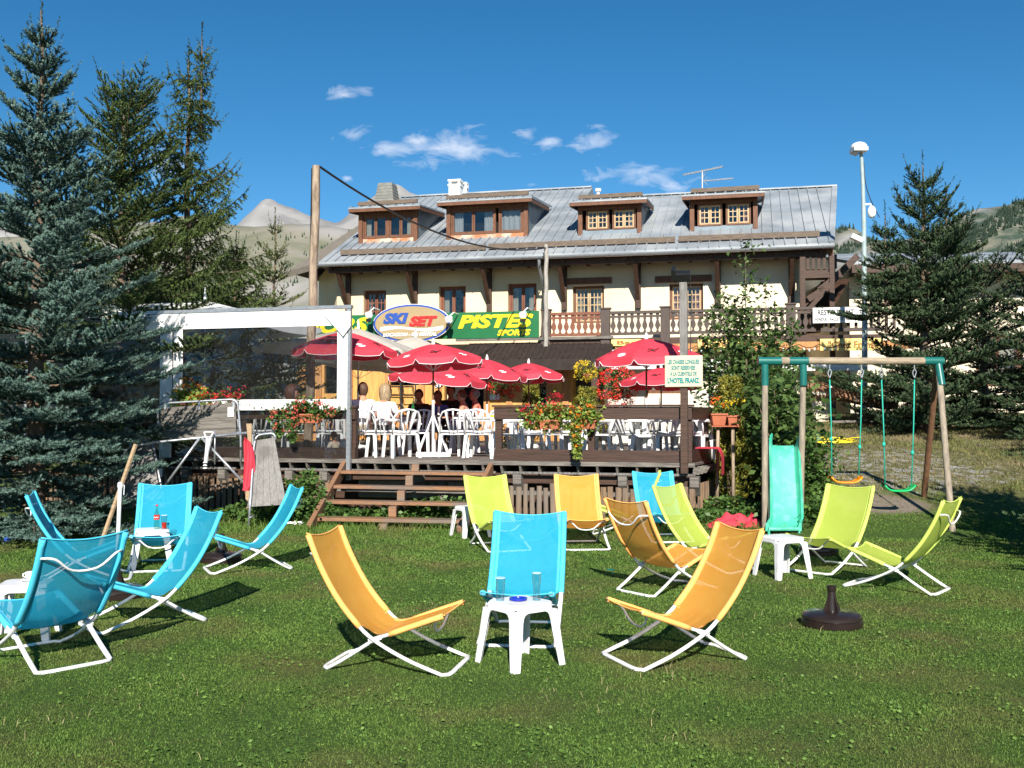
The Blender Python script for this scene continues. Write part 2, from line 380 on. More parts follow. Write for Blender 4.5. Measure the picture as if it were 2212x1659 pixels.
def ground_mat():
    m, t = newmat('lawn_soil'); n = t.nodes; l = t.links
    o = n.new('ShaderNodeOutputMaterial'); p = n.new('ShaderNodeBsdfPrincipled'); p.inputs['Roughness'].default_value = .95; p.inputs['Specular IOR Level'].default_value = .1
    tcn = n.new('ShaderNodeTexCoord')
    def noi(s, d=5):
        q = n.new('ShaderNodeTexNoise'); q.inputs['Scale'].default_value = s; q.inputs['Detail'].default_value = d; q.inputs['Roughness'].default_value = .65
        l.new(tcn.outputs['Object'], q.inputs['Vector']); return q.outputs[0]
    def mixc(f, a, b):
        q = n.new('ShaderNodeMix'); q.data_type = 'RGBA'; l.new(f, q.inputs[0])
        for i, c in ((6, a), (7, b)):
            if isinstance(c, tuple): q.inputs[i].default_value = (*c, 1)
            else: l.new(c, q.inputs[i])
        return q.outputs[2]
    def rng_(f, a, b):
        q = n.new('ShaderNodeMapRange'); q.inputs[1].default_value = a; q.inputs[2].default_value = b; l.new(f, q.inputs[0]); return q.outputs[0]
    c = mixc(rng_(noi(45), .35, .65), (.030, .060, .014), (.095, .15, .035))
    c = mixc(rng_(noi(.8), .48, .72), c, (.125, .115, .045))
    sx0 = n.new('ShaderNodeSeparateXYZ'); l.new(tcn.outputs['Object'], sx0.inputs[0]); c = mixc(rng_(sx0.outputs[2], .12, .5), c, mixc(rng_(noi(9, 6), .35, .65), (.10, .10, .04), (.21, .175, .095)))
    c = mixc(rng_(noi(7, 8), .62, .76), c, (.13, .095, .05))
    # gravel patch and bare earth around the swings: masks by place on the ground
    sx = n.new('ShaderNodeSeparateXYZ'); l.new(tcn.outputs['Object'], sx.inputs[0])
    def ell(cx, cy, a, b, soft):
        def mth(op, A, B):
            q = n.new('ShaderNodeMath'); q.operation = op
            for i, vv in enumerate((A, B)):
                if isinstance(vv, (int, float)): q.inputs[i].default_value = vv
                else: l.new(vv, q.inputs[i])
            return q.outputs[0]
        dx = mth('DIVIDE', mth('SUBTRACT', sx.outputs[0], cx), a); dy = mth('DIVIDE', mth('SUBTRACT', sx.outputs[1], cy), b)
        r = mth('SQRT', mth('ADD', mth('MULTIPLY', dx, dx), mth('MULTIPLY', dy, dy)), 0)
        r = mth('ADD', r, mth('MULTIPLY', mth('SUBTRACT', noi(3.2, 6), .5), soft))
        return rng_(r, 1.1, .75)
    gravel = mixc(rng_(noi(38, 3), .42, .58), (.13, .12, .09), (.52, .51, .48))
    earth = mixc(rng_(noi(18, 5), .3, .7), (.20, .155, .115), (.30, .25, .20))
    def hard(f, k): return rng_(f, k, k+.12)
    gm = ell(6.5, 18.4, 2.2, 1.9, 1.8)
    q = n.new('ShaderNodeMath'); q.operation = 'MULTIPLY'; l.new(gm, q.inputs[0]); l.new(rng_(noi(4.5, 7), .47, .58), q.inputs[1])
    c = mixc(q.outputs[0], c, gravel)
    for e in ((5.55, 15.8, .95, .62, .5), (3.75, 13.9, .55, .35, .5), (9.5, 22, 3, 1.6, 1.4), (-9.5, 15.5, 3.6, 2.0, 1.2), (-1.3, 16.2, 2.5, .6, 1)):
        c = mixc(ell(*e), c, earth)
    l.new(c, p.inputs['Base Color'])
    b = n.new('ShaderNodeBump'); b.inputs['Strength'].default_value = .8; b.inputs['Distance'].default_value = .04; l.new(noi(60, 4), b.inputs['Height']); l.new(b.outputs[0], p.inputs['Normal'])
    l.new(p.outputs[0], o.inputs[0]); return m
tag(npmesh('ground', v, f, ground_mat(), smooth=True), kind='structure')
# ------------------------------------------------------------------ grass
def blades(n, x0, x1, y0, y1, hmin, hmax, wid, seed, wedge=True, keep=None):
    g = np.random.default_rng(seed)
    Y = g.uniform(y0, y1, n)
    if wedge: X = g.uniform(-1, 1, n)*(Y*.525+.6)
    else: X = g.uniform(x0, x1, n)
    # clumpiness
    q = np.sin(X*3.1+Y*1.7)*np.sin(Y*2.3-X*1.1)+np.sin(X*7.3)*np.sin(Y*6.1)*.5
    if keep is not None:
        k = keep(X, Y); X, Y, q = X[k], Y[k], q[k]; n = len(X)
    a = g.uniform(0, 2*pi, n); h = g.uniform(hmin, hmax, n)*(1+.18*q); lean = g.uniform(.1, 1.1, n)*h
    la = g.uniform(0, 2*pi, n); wd = wid*g.uniform(.6, 1.3, n)
    Z = ground_h(X, Y)-.004
    b = np.stack([X, Y, Z], 1); s = np.stack([np.cos(a), np.sin(a), 0*a], 1)*wd[:, None]
    tip = b+np.stack([np.cos(la)*lean, np.sin(la)*lean, h], 1)
    v = np.stack([b-s, b+s, tip], 1).reshape(-1, 3)
    t = np.clip(g.normal(.42, .2, n)+.12*q+(g.random(n) < .035)*.6, 0, 1)
    return v, np.repeat(t, 3)
def under(X, Y):     # not beneath terrace or on the bare patches
    d = (X-DF.o.x)*DF.n.x+(Y-DF.o.y)*DF.n.y
    t = (X-DF.o.x)*DF.u.x+(Y-DF.o.y)*DF.u.y
    k = ~((d > .1) & (t < 1.0))
    rg = rng.random(len(X))
    k &= ~((((X-5.55)/.9)**2+((Y-15.8)/.6)**2 < 1) & (rg < .93))
    k &= ~((((X-6.7)/2.5)**2+((Y-18.6)/2)**2 < 1) & (rg < .72))
    k &= ~((((X-3.75)/.5)**2+((Y-13.9)/.3)**2 < 1) & (rg < .8))
    return k
slope = blades(80000, 3.2, 15, 16.6, 27, .03, .08, .013, 4, wedge=False, keep=under)
parts = [blades(230000, 0, 0, 4.2, 7.2, .006, .019, .0042, 1), blades(230000, 0, 0, 7.2, 11.5, .007, .021, .0065, 2),
         blades(170000, 0, 0, 11.5, 17.5, .010, .030, .010, 3, keep=under),
         blades(9000, -8, 4, 14.6, 16.6, .05, .16, .008, 5, wedge=False, keep=under)]
gv = np.concatenate([p[0] for p in parts]); gt = np.concatenate([p[1] for p in parts])
GRASS = mat('grass_blades', (.040, .100, .016), (.20, .31, .06), rough=.6, attr=True, trans=.3, spec=.2, c3=(.155,.165,.05), s3=.8)
DRYG = mat('slope_grass', (.06,.085,.02), (.27,.25,.10), rough=.7, attr=True, trans=.25, spec=.15, c3=(.26,.21,.11), s3=.9)
tag(npmesh('slope_grass', slope[0], np.arange(len(slope[0])).reshape(-1, 3), DRYG, tint=slope[1]), 'longer half dry grass on the slope behind the swings', 'grass', kind='stuff')
tag(npmesh('grass', gv, np.arange(len(gv)).reshape(-1, 3), GRASS, tint=gt), 'short mown lawn grass with dry patches', 'grass', kind='stuff')
# broad weed leaves (plantain and clover) and dry stalks in the lawn
def leafset(P, size, seed, flat=.4, asp=.6, up=0.3):
    g = np.random.default_rng(seed); n = len(P)
    a = g.uniform(0, 2*pi, n); d = np.stack([np.cos(a), np.sin(a), g.normal(up, flat, n)], 1); d /= np.linalg.norm(d, axis=1)[:, None]
    r = g.normal(size=(n, 3)); r[:, 2] *= flat; s = np.cross(d, r+np.array([0, 0, 1.2])); s /= np.linalg.norm(s, axis=1)[:, None]
    nn = np.cross(s, d)
    L_ = (size*g.uniform(.55, 1.25, n))[:, None]
    v = np.stack([P, P+d*L_*.5+s*L_*asp*.5+nn*L_*.08, P+d*L_-nn*L_*.08, P+d*L_*.5-s*L_*asp*.5+nn*L_*.08], 1).reshape(-1, 3)
    return v, np.arange(4*n).reshape(-1, 4)
g = np.random.default_rng(11)
cx = g.uniform(-5, 6.5, 1100); cy = 4.4+9*g.random(1100)**1.3; P = []
for x, y in zip(cx, cy):
    k = g.integers(5, 22); P.append(np.stack([g.normal(x, .09, k), g.normal(y, .09, k), g.uniform(.004, .018, k)], 1))
P = np.concatenate(P); v, f = leafset(P, .024, 12, flat=.25, asp=.7, up=.25)
WEED = mat('weed_leaves', (.05, .115, .02), (.18, .29, .06), rough=.6, attr=True, trans=.25, spec=.25)
tag(npmesh('clover_and_weeds', v, f, WEED, tint=np.repeat(g.random(len(P)), 4)), 'small broad weed leaves in the lawn', 'weeds', kind='stuff')
n = 2600; X = g.uniform(-1, 1, n); Y = g.uniform(4.4, 15, n); X *= Y*.52
q = (np.sin(X*1.9+.5)*np.sin(Y*1.3)+.6*np.sin(X*5.1)*np.sin(Y*4.3) > .62) | (g.random(n) < .07); X, Y = X[q], Y[q]; n = len(X)
a = g.uniform(0, 2*pi, n); h = g.uniform(.02, .06, n); b = np.stack([X, Y, 0*X], 1); s = np.stack([np.cos(a), np.sin(a), 0*a], 1)*.0017
la = g.uniform(0, 2*pi, n); m_ = b+np.stack([np.cos(la)*h*.25, np.sin(la)*h*.25, h*.7], 1); tp = b+np.stack([np.cos(la)*h*.7, np.sin(la)*h*.7, h], 1)
v = np.stack([b-s, b+s, m_+s, tp, m_-s], 1).reshape(-1, 3)
STRAW = mat('dry_straw', (.42, .36, .18), (.30, .26, .12), rough=.8, scale=3, trans=.2)
tag(npmesh('dry_grass_stalks', v, np.arange(5*n).reshape(-1, 5), STRAW), 'pale dry stalks standing in the lawn', 'dry grass', kind='stuff')
# ------------------------------------------------------------------ mountains
def ridge(name, prof, Y, base, amp, col, kindlabel, seed, back=1.5, nlow=14):
    pr = sorted(prof); xs_ = np.linspace(pr[0][0], pr[-1][0], 260); yy = np.interp(xs_, [p[0] for p in pr], [p[1] for p in pr])
    top = [dp(x, y, Y) for x, y in zip(xs_, yy)]
    vs = []; nr = 26
    for i, p in enumerate(top):
        for j in range(nr+10):
            if j <= nr:
                k = j/nr; yv = base+(Y-base)*k; z = p.z*(k**1.25)
                x = p.x/Y*(yv) if False else p.x
            else:
                k = (j-nr)/9; yv = Y*(1+back*k*.4); z = p.z*(1-k*.8); x = p.x
            s = Y/18
            e = noise.fractal(Vector((x/s+seed, yv/s*.55, seed)), 1.0, 2.1, 7)
            rd = 1-abs(noise.noise(Vector((x/s*.9+seed, yv/s*.25, 2.2))))*2
            edge = 1-abs(j-nr)/nr if j <= nr else 1
            fall = 0 if j == 0 else (1-.75*max(0, edge) if j <= nr else .4)
            z2 = z + amp*(e*1.0+rd*.35-.2)*fall*(min(1, j/6))
            vs.append((x, yv, max(z2, -5)))
    m = nr+10; n_ = len(top)
    idx = np.arange(n_*m).reshape(n_, m); f = np.stack([idx[:-1, :-1], idx[1:, :-1], idx[1:, 1:], idx[:-1, 1:]], -1).reshape(-1, 4)
    o = npmesh(name, np.array(vs), f, col, smooth=True); return tag(o, kind='structure')
ROCK = mat('pale_rock', (.19,.185,.185), (.34,.33,.315), rough=.95, scale=.008, contrast=2.5, c3=(.24,.235,.23), s3=.004, bump=1, bscale=.03, detail=9)
ALP = mat('alpine_slope', (.12,.13,.075), (.23,.21,.165), rough=.95, scale=.012, contrast=2.2, c3=(.28,.265,.25), s3=.007, detail=8)
FORH = mat('forest_hill', (.035,.06,.04), (.20,.19,.14), rough=.95, scale=.02, contrast=3.2, c3=(.28,.27,.26), s3=.012, detail=10)
ridge('mountain_far', [(-900,600),(-500,520),(-200,500),(0,480),(200,492),(330,484),(420,462),(470,470),(510,474),(545,452),(578,430),(600,442),(640,464),(672,480),(700,484),
                       (728,490),(770,462),(810,428),(850,404),(882,414),(905,412),(940,440),(1000,470),(1150,520),(1400,600)], 3200, 1900, 120, ROCK, '', 3.3)
ridge('mountain_near', [(-900,560),(-400,500),(0,510),(200,500),(380,470),(440,466),(500,478),(552,490),(610,485),(664,482),(740,490),(820,500),(950,540),(1150,600)], 1500, 700, 26, ALP, '', 9.1)
ridge('mountain_right', [(1500,640),(1700,540),(1790,510),(1816,495),(1846,490),(1880,510),(1930,520),(1990,505),(2034,485),(2080,468),(2126,451),(2170,440),(2212,428),(2400,380),(2800,330),(3200,400)],
      1700, 700, 40, FORH, '', 5.7)
# ================================================================== the hotel
EZ = 6.56
hotel = thing('hotel', 'long cream two-storey hotel with grey metal roof and four dormers behind the terrace', 'building', BF.pt(-8, 0, 0))
def wall_with_holes(mb, fr, t0, t1, z0, z1, d0, d1, holes):
    ts = sorted({t0, t1, *[h[0] for h in holes], *[h[1] for h in holes]}); zs = sorted({z0, z1, *[h[2] for h in holes], *[h[3] for h in holes]})
    ts = [t for t in ts if t0 <= t <= t1]; zs = [z for z in zs if z0 <= z <= z1]
    for a, b in zip(ts, ts[1:]):
        for c, e in zip(zs, zs[1:]):
            mt, mz = (a+b)/2, (c+e)/2
            if any(h[0] < mt < h[1] and h[2] < mz < h[3] for h in holes): continue
            P = fr.pt; mb.add([P(a, d0, c), P(b, d0, c), P(b, d0, e), P(a, d0, e)], [(0, 1, 2, 3)])
    for h in holes:
        P = fr.pt; a, b, c, e = h
        mb.add([P(a, d0, c), P(b, d0, c), P(b, d0, e), P(a, d0, e), P(a, d1, c), P(b, d1, c), P(b, d1, e), P(a, d1, e)],
               [(0, 4, 5, 1), (1, 5, 6, 2), (2, 6, 7, 3), (3, 7, 4, 0)])
def rect(fr, x0, y0, x1, y1, d):
    a = fr.hit(x0, (y0+y1)/2, d); b = fr.hit(x1, (y0+y1)/2, d); c = fr.hit((x0+x1)/2, y0, d); e = fr.hit((x0+x1)/2, y1, d)
    return a[0], b[0], e[1], c[1]
def window(fr, r, d, leaves, cols, rows, parent, name='window', frame=FRAMEWOOD, bars=None, cur=None, fw=.07, curside=(0, 1), open_leaf=False, glass=None):
    t0, t1, z0, z1 = r
    mb = MB(); mb.fbox(fr, t0, t0+fw, d-.04, d+.04, z0, z1); mb.fbox(fr, t1-fw, t1, d-.04, d+.04, z0, z1)
    mb.fbox(fr, t0+fw, t1-fw, d-.04, d+.04, z1-fw, z1); mb.fbox(fr, t0+fw, t1-fw, d-.05, d+.05, z0, z0+fw)
    o = mb.build(name, frame, parent); OFF[o.name] = OFF[parent.name]
    lw = (t1-t0-2*fw)/leaves; sb = MB(); gb = MB()
    for i in range(leaves):
        a = t0+fw+i*lw+.006; b = a+lw-.012; s = .045
        sb.fbox(fr, a, a+s, d-.025, d+.02, z0+fw, z1-fw); sb.fbox(fr, b-s, b, d-.025, d+.02, z0+fw, z1-fw)
        sb.fbox(fr, a+s, b-s, d-.025, d+.02, z0+fw, z0+fw+s); sb.fbox(fr, a+s, b-s, d-.025, d+.02, z1-fw-s, z1-fw)
        for k in range(1, cols):
            x = a+s+(b-a-2*s)*k/cols; sb.fbox(fr, x-.013, x+.013, d-.02, d+.015, z0+fw+s, z1-fw-s)
        for k in range(1, rows):
            z = z0+fw+s+(z1-z0-2*fw-2*s)*k/rows; sb.fbox(fr, a+s, b-s, d-.018, d+.013, z-.013, z+.013)
        gb.add([fr.pt(a+s, d, z0+fw+s), fr.pt(b-s, d, z0+fw+s), fr.pt(b-s, d, z1-fw-s), fr.pt(a+s, d, z1-fw-s)], [(0, 1, 2, 3)])
    sb.build('sash', bars or frame, o); gb.build('pane', glass or GLASS, o)
    if cur:
        W_ = (t1-t0)
        for sd in curside:
            a = t0+fw if sd == 0 else t1-fw-W_*.24
            if sd == 2: a = t0+fw
            wd = W_*.22 if sd < 2 else W_-2*fw
            cb_ = MB(); cb_.grid(lambda u, vv, a=a, wd=wd: fr.pt(a+wd*u, d+.10+.025*sin(u*26), z0+.06+(z1-z0-.12)*vv), 26, 2)
            cb_.build('curtain', cur, o, smooth='all')
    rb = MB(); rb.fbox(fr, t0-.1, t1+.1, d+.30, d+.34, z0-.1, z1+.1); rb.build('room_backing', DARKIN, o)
    return o
# window openings of the upper floor on the facade plane
WIN = [(785,627,834,716,3),(948,618,1006,710,0),(1097,612,1159,706,0),(1237,617,1305,698,1),(1446,612,1519,690,1)]
tl = BF.hit(728, 640, 0)[0]; tr_ = BF.hit(1727, 640, 0)[0]
holes = []
for x0, y0, x1, y1, k in WIN: holes.append(rect(BF, x0, y0, x1, y1, 0))
split_t = BF.hit(1178, 640, 0)[0]
ze = BF.hit(1807, 402, 5.0)[1]; KR = (ze-EZ)/6.1       # roof slope
def rz_at(d): return EZ+KR*(d+1.1)
wall = MB()
gtop = rect(BF, 1300, 735, 1700, 800, 0)[3]
GZ = .8
wall_with_holes(wall, BF, tl, split_t, 3.9, rz_at(0)-.16, 0, .28, [h for h in holes if h[1] < split_t])
wall.mi = 1
wall_with_holes(wall, BF, split_t, tr_, 3.9, rz_at(0)-.16, 0, .28, [h for h in holes if h[0] > split_t])
# ground floor right of the shop: openings for the shop windows behind the shrubs
gh_ = [rect(BF, 1395, 790, 1500, 850, 0), rect(BF, 1600, 770, 1690, 850, 0)]
wall_with_holes(wall, BF, BF.hit(1300, 700, 0)[0], tr_, GZ-.5, 3.9, 0, .28, gh_)
wall.mi = 0
P = BF.pt
wall.add([P(tl, 0, 0), P(BF.hit(1300, 700, 0)[0], 0, 0), P(BF.hit(1300, 700, 0)[0], 0, 3.9), P(tl, 0, 3.9)], [(0, 1, 2, 3)])
# left side wall, flared backwards, right gable wall and rear
bl = P(tl-2.0, 3.0, 0); 
def zz(p, z): return Vector((p.x, p.y, z))
p0 = P(tl, 0, 0); wall.add([zz(bl, 0), zz(p0, 0), zz(p0, rz_at(0)-.2), zz(bl, EZ+.1)], [(0, 1, 2, 3)])
b2 = P(tl-2.0, 10.5, 0); wall.add([zz(b2, 0), zz(bl, 0), zz(bl, EZ+.1), zz(b2, EZ+.1)], [(0, 1, 2, 3)])
wall.mi = 1
kk = None
ze = BF.hit(1807, 402, 5.0)[1]; KR = (ze-EZ)/6.1       # roof slope
def rz_at(d): return EZ+KR*(d+1.1)
q0 = P(tr_, 0, 0); q1 = P(tr_, 5, 0); q2 = P(tr_, 11, 0)
wall.add([zz(q0, 0), zz(q1, 0), zz(q2, 0), zz(q2, rz_at(0)-.12), zz(q1, rz_at(5)-.12), zz(q0, rz_at(0)-.12)], [(0, 1, 2, 3, 4, 5)])
wall.add([zz(b2, 0), zz(q2, 0), zz(q2, EZ+.5), zz(b2, EZ+.5)], [(3, 2, 1, 0)])
wall.build('wall', [PLASTER, PLASTW], hotel)
for r, (x0, y0, x1, y1, k) in zip(holes, WIN):
    lf = {3: (2, 2, 4), 0: (2, 1, 1), 1: (2, 3, 4)}[k]
    window(BF, r, .20, lf[0], lf[1], lf[2], hotel, frame=FRAMEWOOD if k else REDWOOD, bars=(LTFRAME if k == 1 else REDWOOD),
           cur=CREAMCUR if k != 1 else (REDCUR if x0 > 1400 else CREAMCUR), curside=(0, 1) if x0 > 1000 else (0,))
for r in gh_: window(BF, r, .2, 2, 1, 1, hotel, frame=FRAMEWOOD, cur=CREAMCUR, curside=(0, 1))
for x0, x1, y0, y1 in ((1221,1321,600,613),(1415,1537,595,609)):
    r = rect(BF, x0, y0, x1, y1, -.06); MB().fbox(BF, r[0], r[1], -.1, .05, r[2], r[3]).build('lintel', FRAMEWOOD, hotel, bevel=.015)
# ------------------------------------------------------------------ roof
def roof_hit(x, y):
    # plane z = EZ+KR*(d+1.1)
    r = ray(x, y); nrm = Vector((0, 0, 1)) - BF.n*KR; p0 = BF.pt(0, -1.1, EZ)
    k = (p0-EYE).dot(nrm)/r.dot(nrm); p = EYE+r*k
    return (p-BF.o).dot(BF.u), (p-BF.o).dot(BF.n)
te0 = BF.hit(688, 556, -1.1)[0]; te1 = BF.hit(1801, 520, -1.1)[0]
RR = roof_hit(1807, 402); RM = roof_hit(1263, 431); LM = roof_hit(1262, 405); LL = roof_hit(866, 428)
tm = RM[0]
dR = (RR[1]+RM[1])/2; dL = (LM[1]+LL[1])/2
TH = .14
roof = MB()
def slab(mb, poly, th=TH):   # poly of (t,d)
    top = [BF.pt(t, d, rz_at(d)) for t, d in poly]
    mb.prism([p-Vector((0, 0, th)) for p in top], (0, 0, th))
slab(roof, [(te1, -1.1), (RR[0], dR), (tm, dR), (tm, -1.1)])
slab(roof, [(tm, -1.1), (tm, dL), (LL[0], dL), (te0, -1.1)])
# rear slopes
def rear(mb, a0, a1, d, dd):
    z = rz_at(d); mb.prism([BF.pt(a0, d, z-TH), BF.pt(a1, d, z-TH), BF.pt(a1, dd, z-TH-(dd-d)*KR), BF.pt(a0, dd, z-TH-(dd-d)*KR)], (0, 0, TH))
rear(roof, tm, RR[0], dR, 11.3); rear(roof, LL[0], tm, dL, 12.0)
# verge board of the step between the two roofs
roof.prism([BF.pt(tm, dR-.6, rz_at(dR-.6)), BF.pt(tm, dL, rz_at(dL)), BF.pt(tm, dL+.75, rz_at(dL)-.75*KR)], BF.u*.02)
# seams
for t in np.arange(te0+.25, te1, .305):
    d1 = dR if t > tm else dL
    a = -1.1
    if t < LL[0]:      # along the hip
        d1 = -1.1+(dL+1.1)*(t-te0)/(LL[0]-te0)
    if d1-a < .3: continue
    p, q = BF.pt(t, a-.02, rz_at(a)+.012), BF.pt(t, d1, rz_at(d1)+.012)
    roof.bar(p, q, .035, .05)
e = BF.pt(te1, -1.1, rz_at(-1.1)+.02); g2 = BF.pt(RR[0], dR, rz_at(dR)+.02)
roof.bar(e-BF.u*.06, g2-BF.u*.06, .17, .05)
roof.bar(BF.pt(tm, dR, rz_at(dR)+.02), BF.pt(RR[0], dR, rz_at(dR)+.02), .25, .05)
roof.bar(BF.pt(LL[0], dL, rz_at(dL)+.02), BF.pt(tm, dL, rz_at(dL)+.02), .25, .05)
ro = roof.build('roof', ROOFM, hotel)
hip = MB()
BLp = dp(617, 588, 34.5); E0 = BF.pt(te0, -1.1, EZ); Rg = BF.pt(LL[0], dL, rz_at(dL)); Rb = BF.pt(LL[0]-1.5, 12, EZ)
hip.add([E0, Rg, BLp, E0-V3((0,0,.2)), BLp-V3((0,0,.2)), BF.pt(LL[0], dL, rz_at(dL)-.1)], [(0, 1, 2), (3, 4, 5), (0, 2, 4, 3)])
hip.add([Rg, Rb, BLp], [(0, 1, 2)])
ho = hip.build('hip_roof', SHINGLE, hotel)
# underside boards, fascia, red edge, gutter
MB().fbox(BF, te0, te1, -1.0, .05, EZ-.155, EZ-.13).build('soffit', DKWOOD, hotel)
eb = MB(); eb.fbox(BF, te0, te1, -1.13, -1.105, EZ-.17, EZ-.10); eb.build('eave_edge_strip', ORANGECORD, hotel)
gu = MB()
for side in (0,):
    n_ = 120
    def gfn(u, vv): 
        t = te0+(te1-te0)*u; an = pi+pi*vv; return BF.pt(t, -1.24+.085*cos(an), EZ-.10+.085*sin(an))
    gu.grid(gfn, 60, 8)
    def gfn2(u, vv):
        t = te0+(te1-te0)*u; an = pi+pi*vv; return BF.pt(t, -1.24+.078*cos(an), EZ-.10+.078*sin(an))
    gu.grid(lambda u, vv: gfn2(1-u, vv), 60, 8)
for t in np.arange(te0+.3, te1, .6):
    gu.tube([BF.pt(t, -1.24+.09*cos(pi+pi*k/8), EZ-.10+.09*sin(pi+pi*k/8)) for k in range(9)], .012, 5)
gu.build('gutter', METAL, hotel, smooth=True)
tq = BF.hit(1176, 600, -.4)[0]
dn = MB(); dn.tube([BF.pt(tq, -1.2, EZ-.18), BF.pt(tq, -1.15, EZ-.45), BF.pt(tq, -.35, EZ-.95), BF.pt(tq, -.12, EZ-1.3), BF.pt(tq, -.12, 3.9)], .05, 10)
dn.build('downpipe', METAL, hotel, smooth=True)
# eave purlin, lower plank (gives the broken light line) and brackets
pu = MB(); pu.fbox(BF, te0+.3, te1-.2, -.98, -.86, EZ-.34, EZ-.16); pu.build('eave_purlin', DKWOOD, hotel)
ra = MB()
for t in np.arange(te0+.4, te1-.1, .62): ra.fbox(BF, t-.05, t+.05, -1.08, .02, EZ-.26, EZ-.15)
ra.build('rafter_ends', DKWOOD, hotel)['kind'] = 'stuff'
for x in (754, 898, 1058, 1220, 1379, 1551, 1709):
    t = BF.hit(x, 600, 0)[0]; b = MB()
    b.fbox(BF, t-.08, t+.08, -.13, .0, 4.95, EZ-.15)
    b.bar(BF.pt(t, -.10, 5.25), BF.pt(t, -.93, EZ-.30), .12, .12)
    b.bar(BF.pt(t, .0, EZ-.30), BF.pt(t, -1.0, EZ-.30), .12, .10)
    b.build('bracket', DKWOOD, hotel, bevel=.01)
# snow guard beam
sg = MB(); a = roof_hit(704, 549); b_ = roof_hit(1150, 526); c_ = roof_hit(1789, 503)
for (p, q) in (((te0+.55, -.62), (tm-2.2, -.62)), ((tm-2.1, -.60), (tm+3.6, -.60)), ((tm+3.7, -.60), (te1-.35, -.60))):
    sg.bar(BF.pt(p[0], p[1], rz_at(p[1])+.13), BF.pt(q[0], q[1], rz_at(q[1])+.12), .07, .16)
for t in np.arange(te0+.9, te1, 1.1): sg.bar(BF.pt(t, -.68, rz_at(-.68)+.02), BF.pt(t, -.58, rz_at(-.58)+.26), .02, .02)
sg.build('snow_guard', PALEWOOD if False else mat('old_beam', (.17,.125,.09), (.09,.07,.055), rough=.85, scale=3, stretch=(2,2,10), bump=.4), hotel)
# gable end timber on the right
gt_ = MB()
a = BF.pt(te1-.05, -1.05, rz_at(-1.05)-.28); b_ = BF.pt(RR[0]-.05, dR, rz_at(dR)-.28)
gt_.bar(a, b_, .05, .26)
gt_.build('barge_board', REDWOOD, hotel)
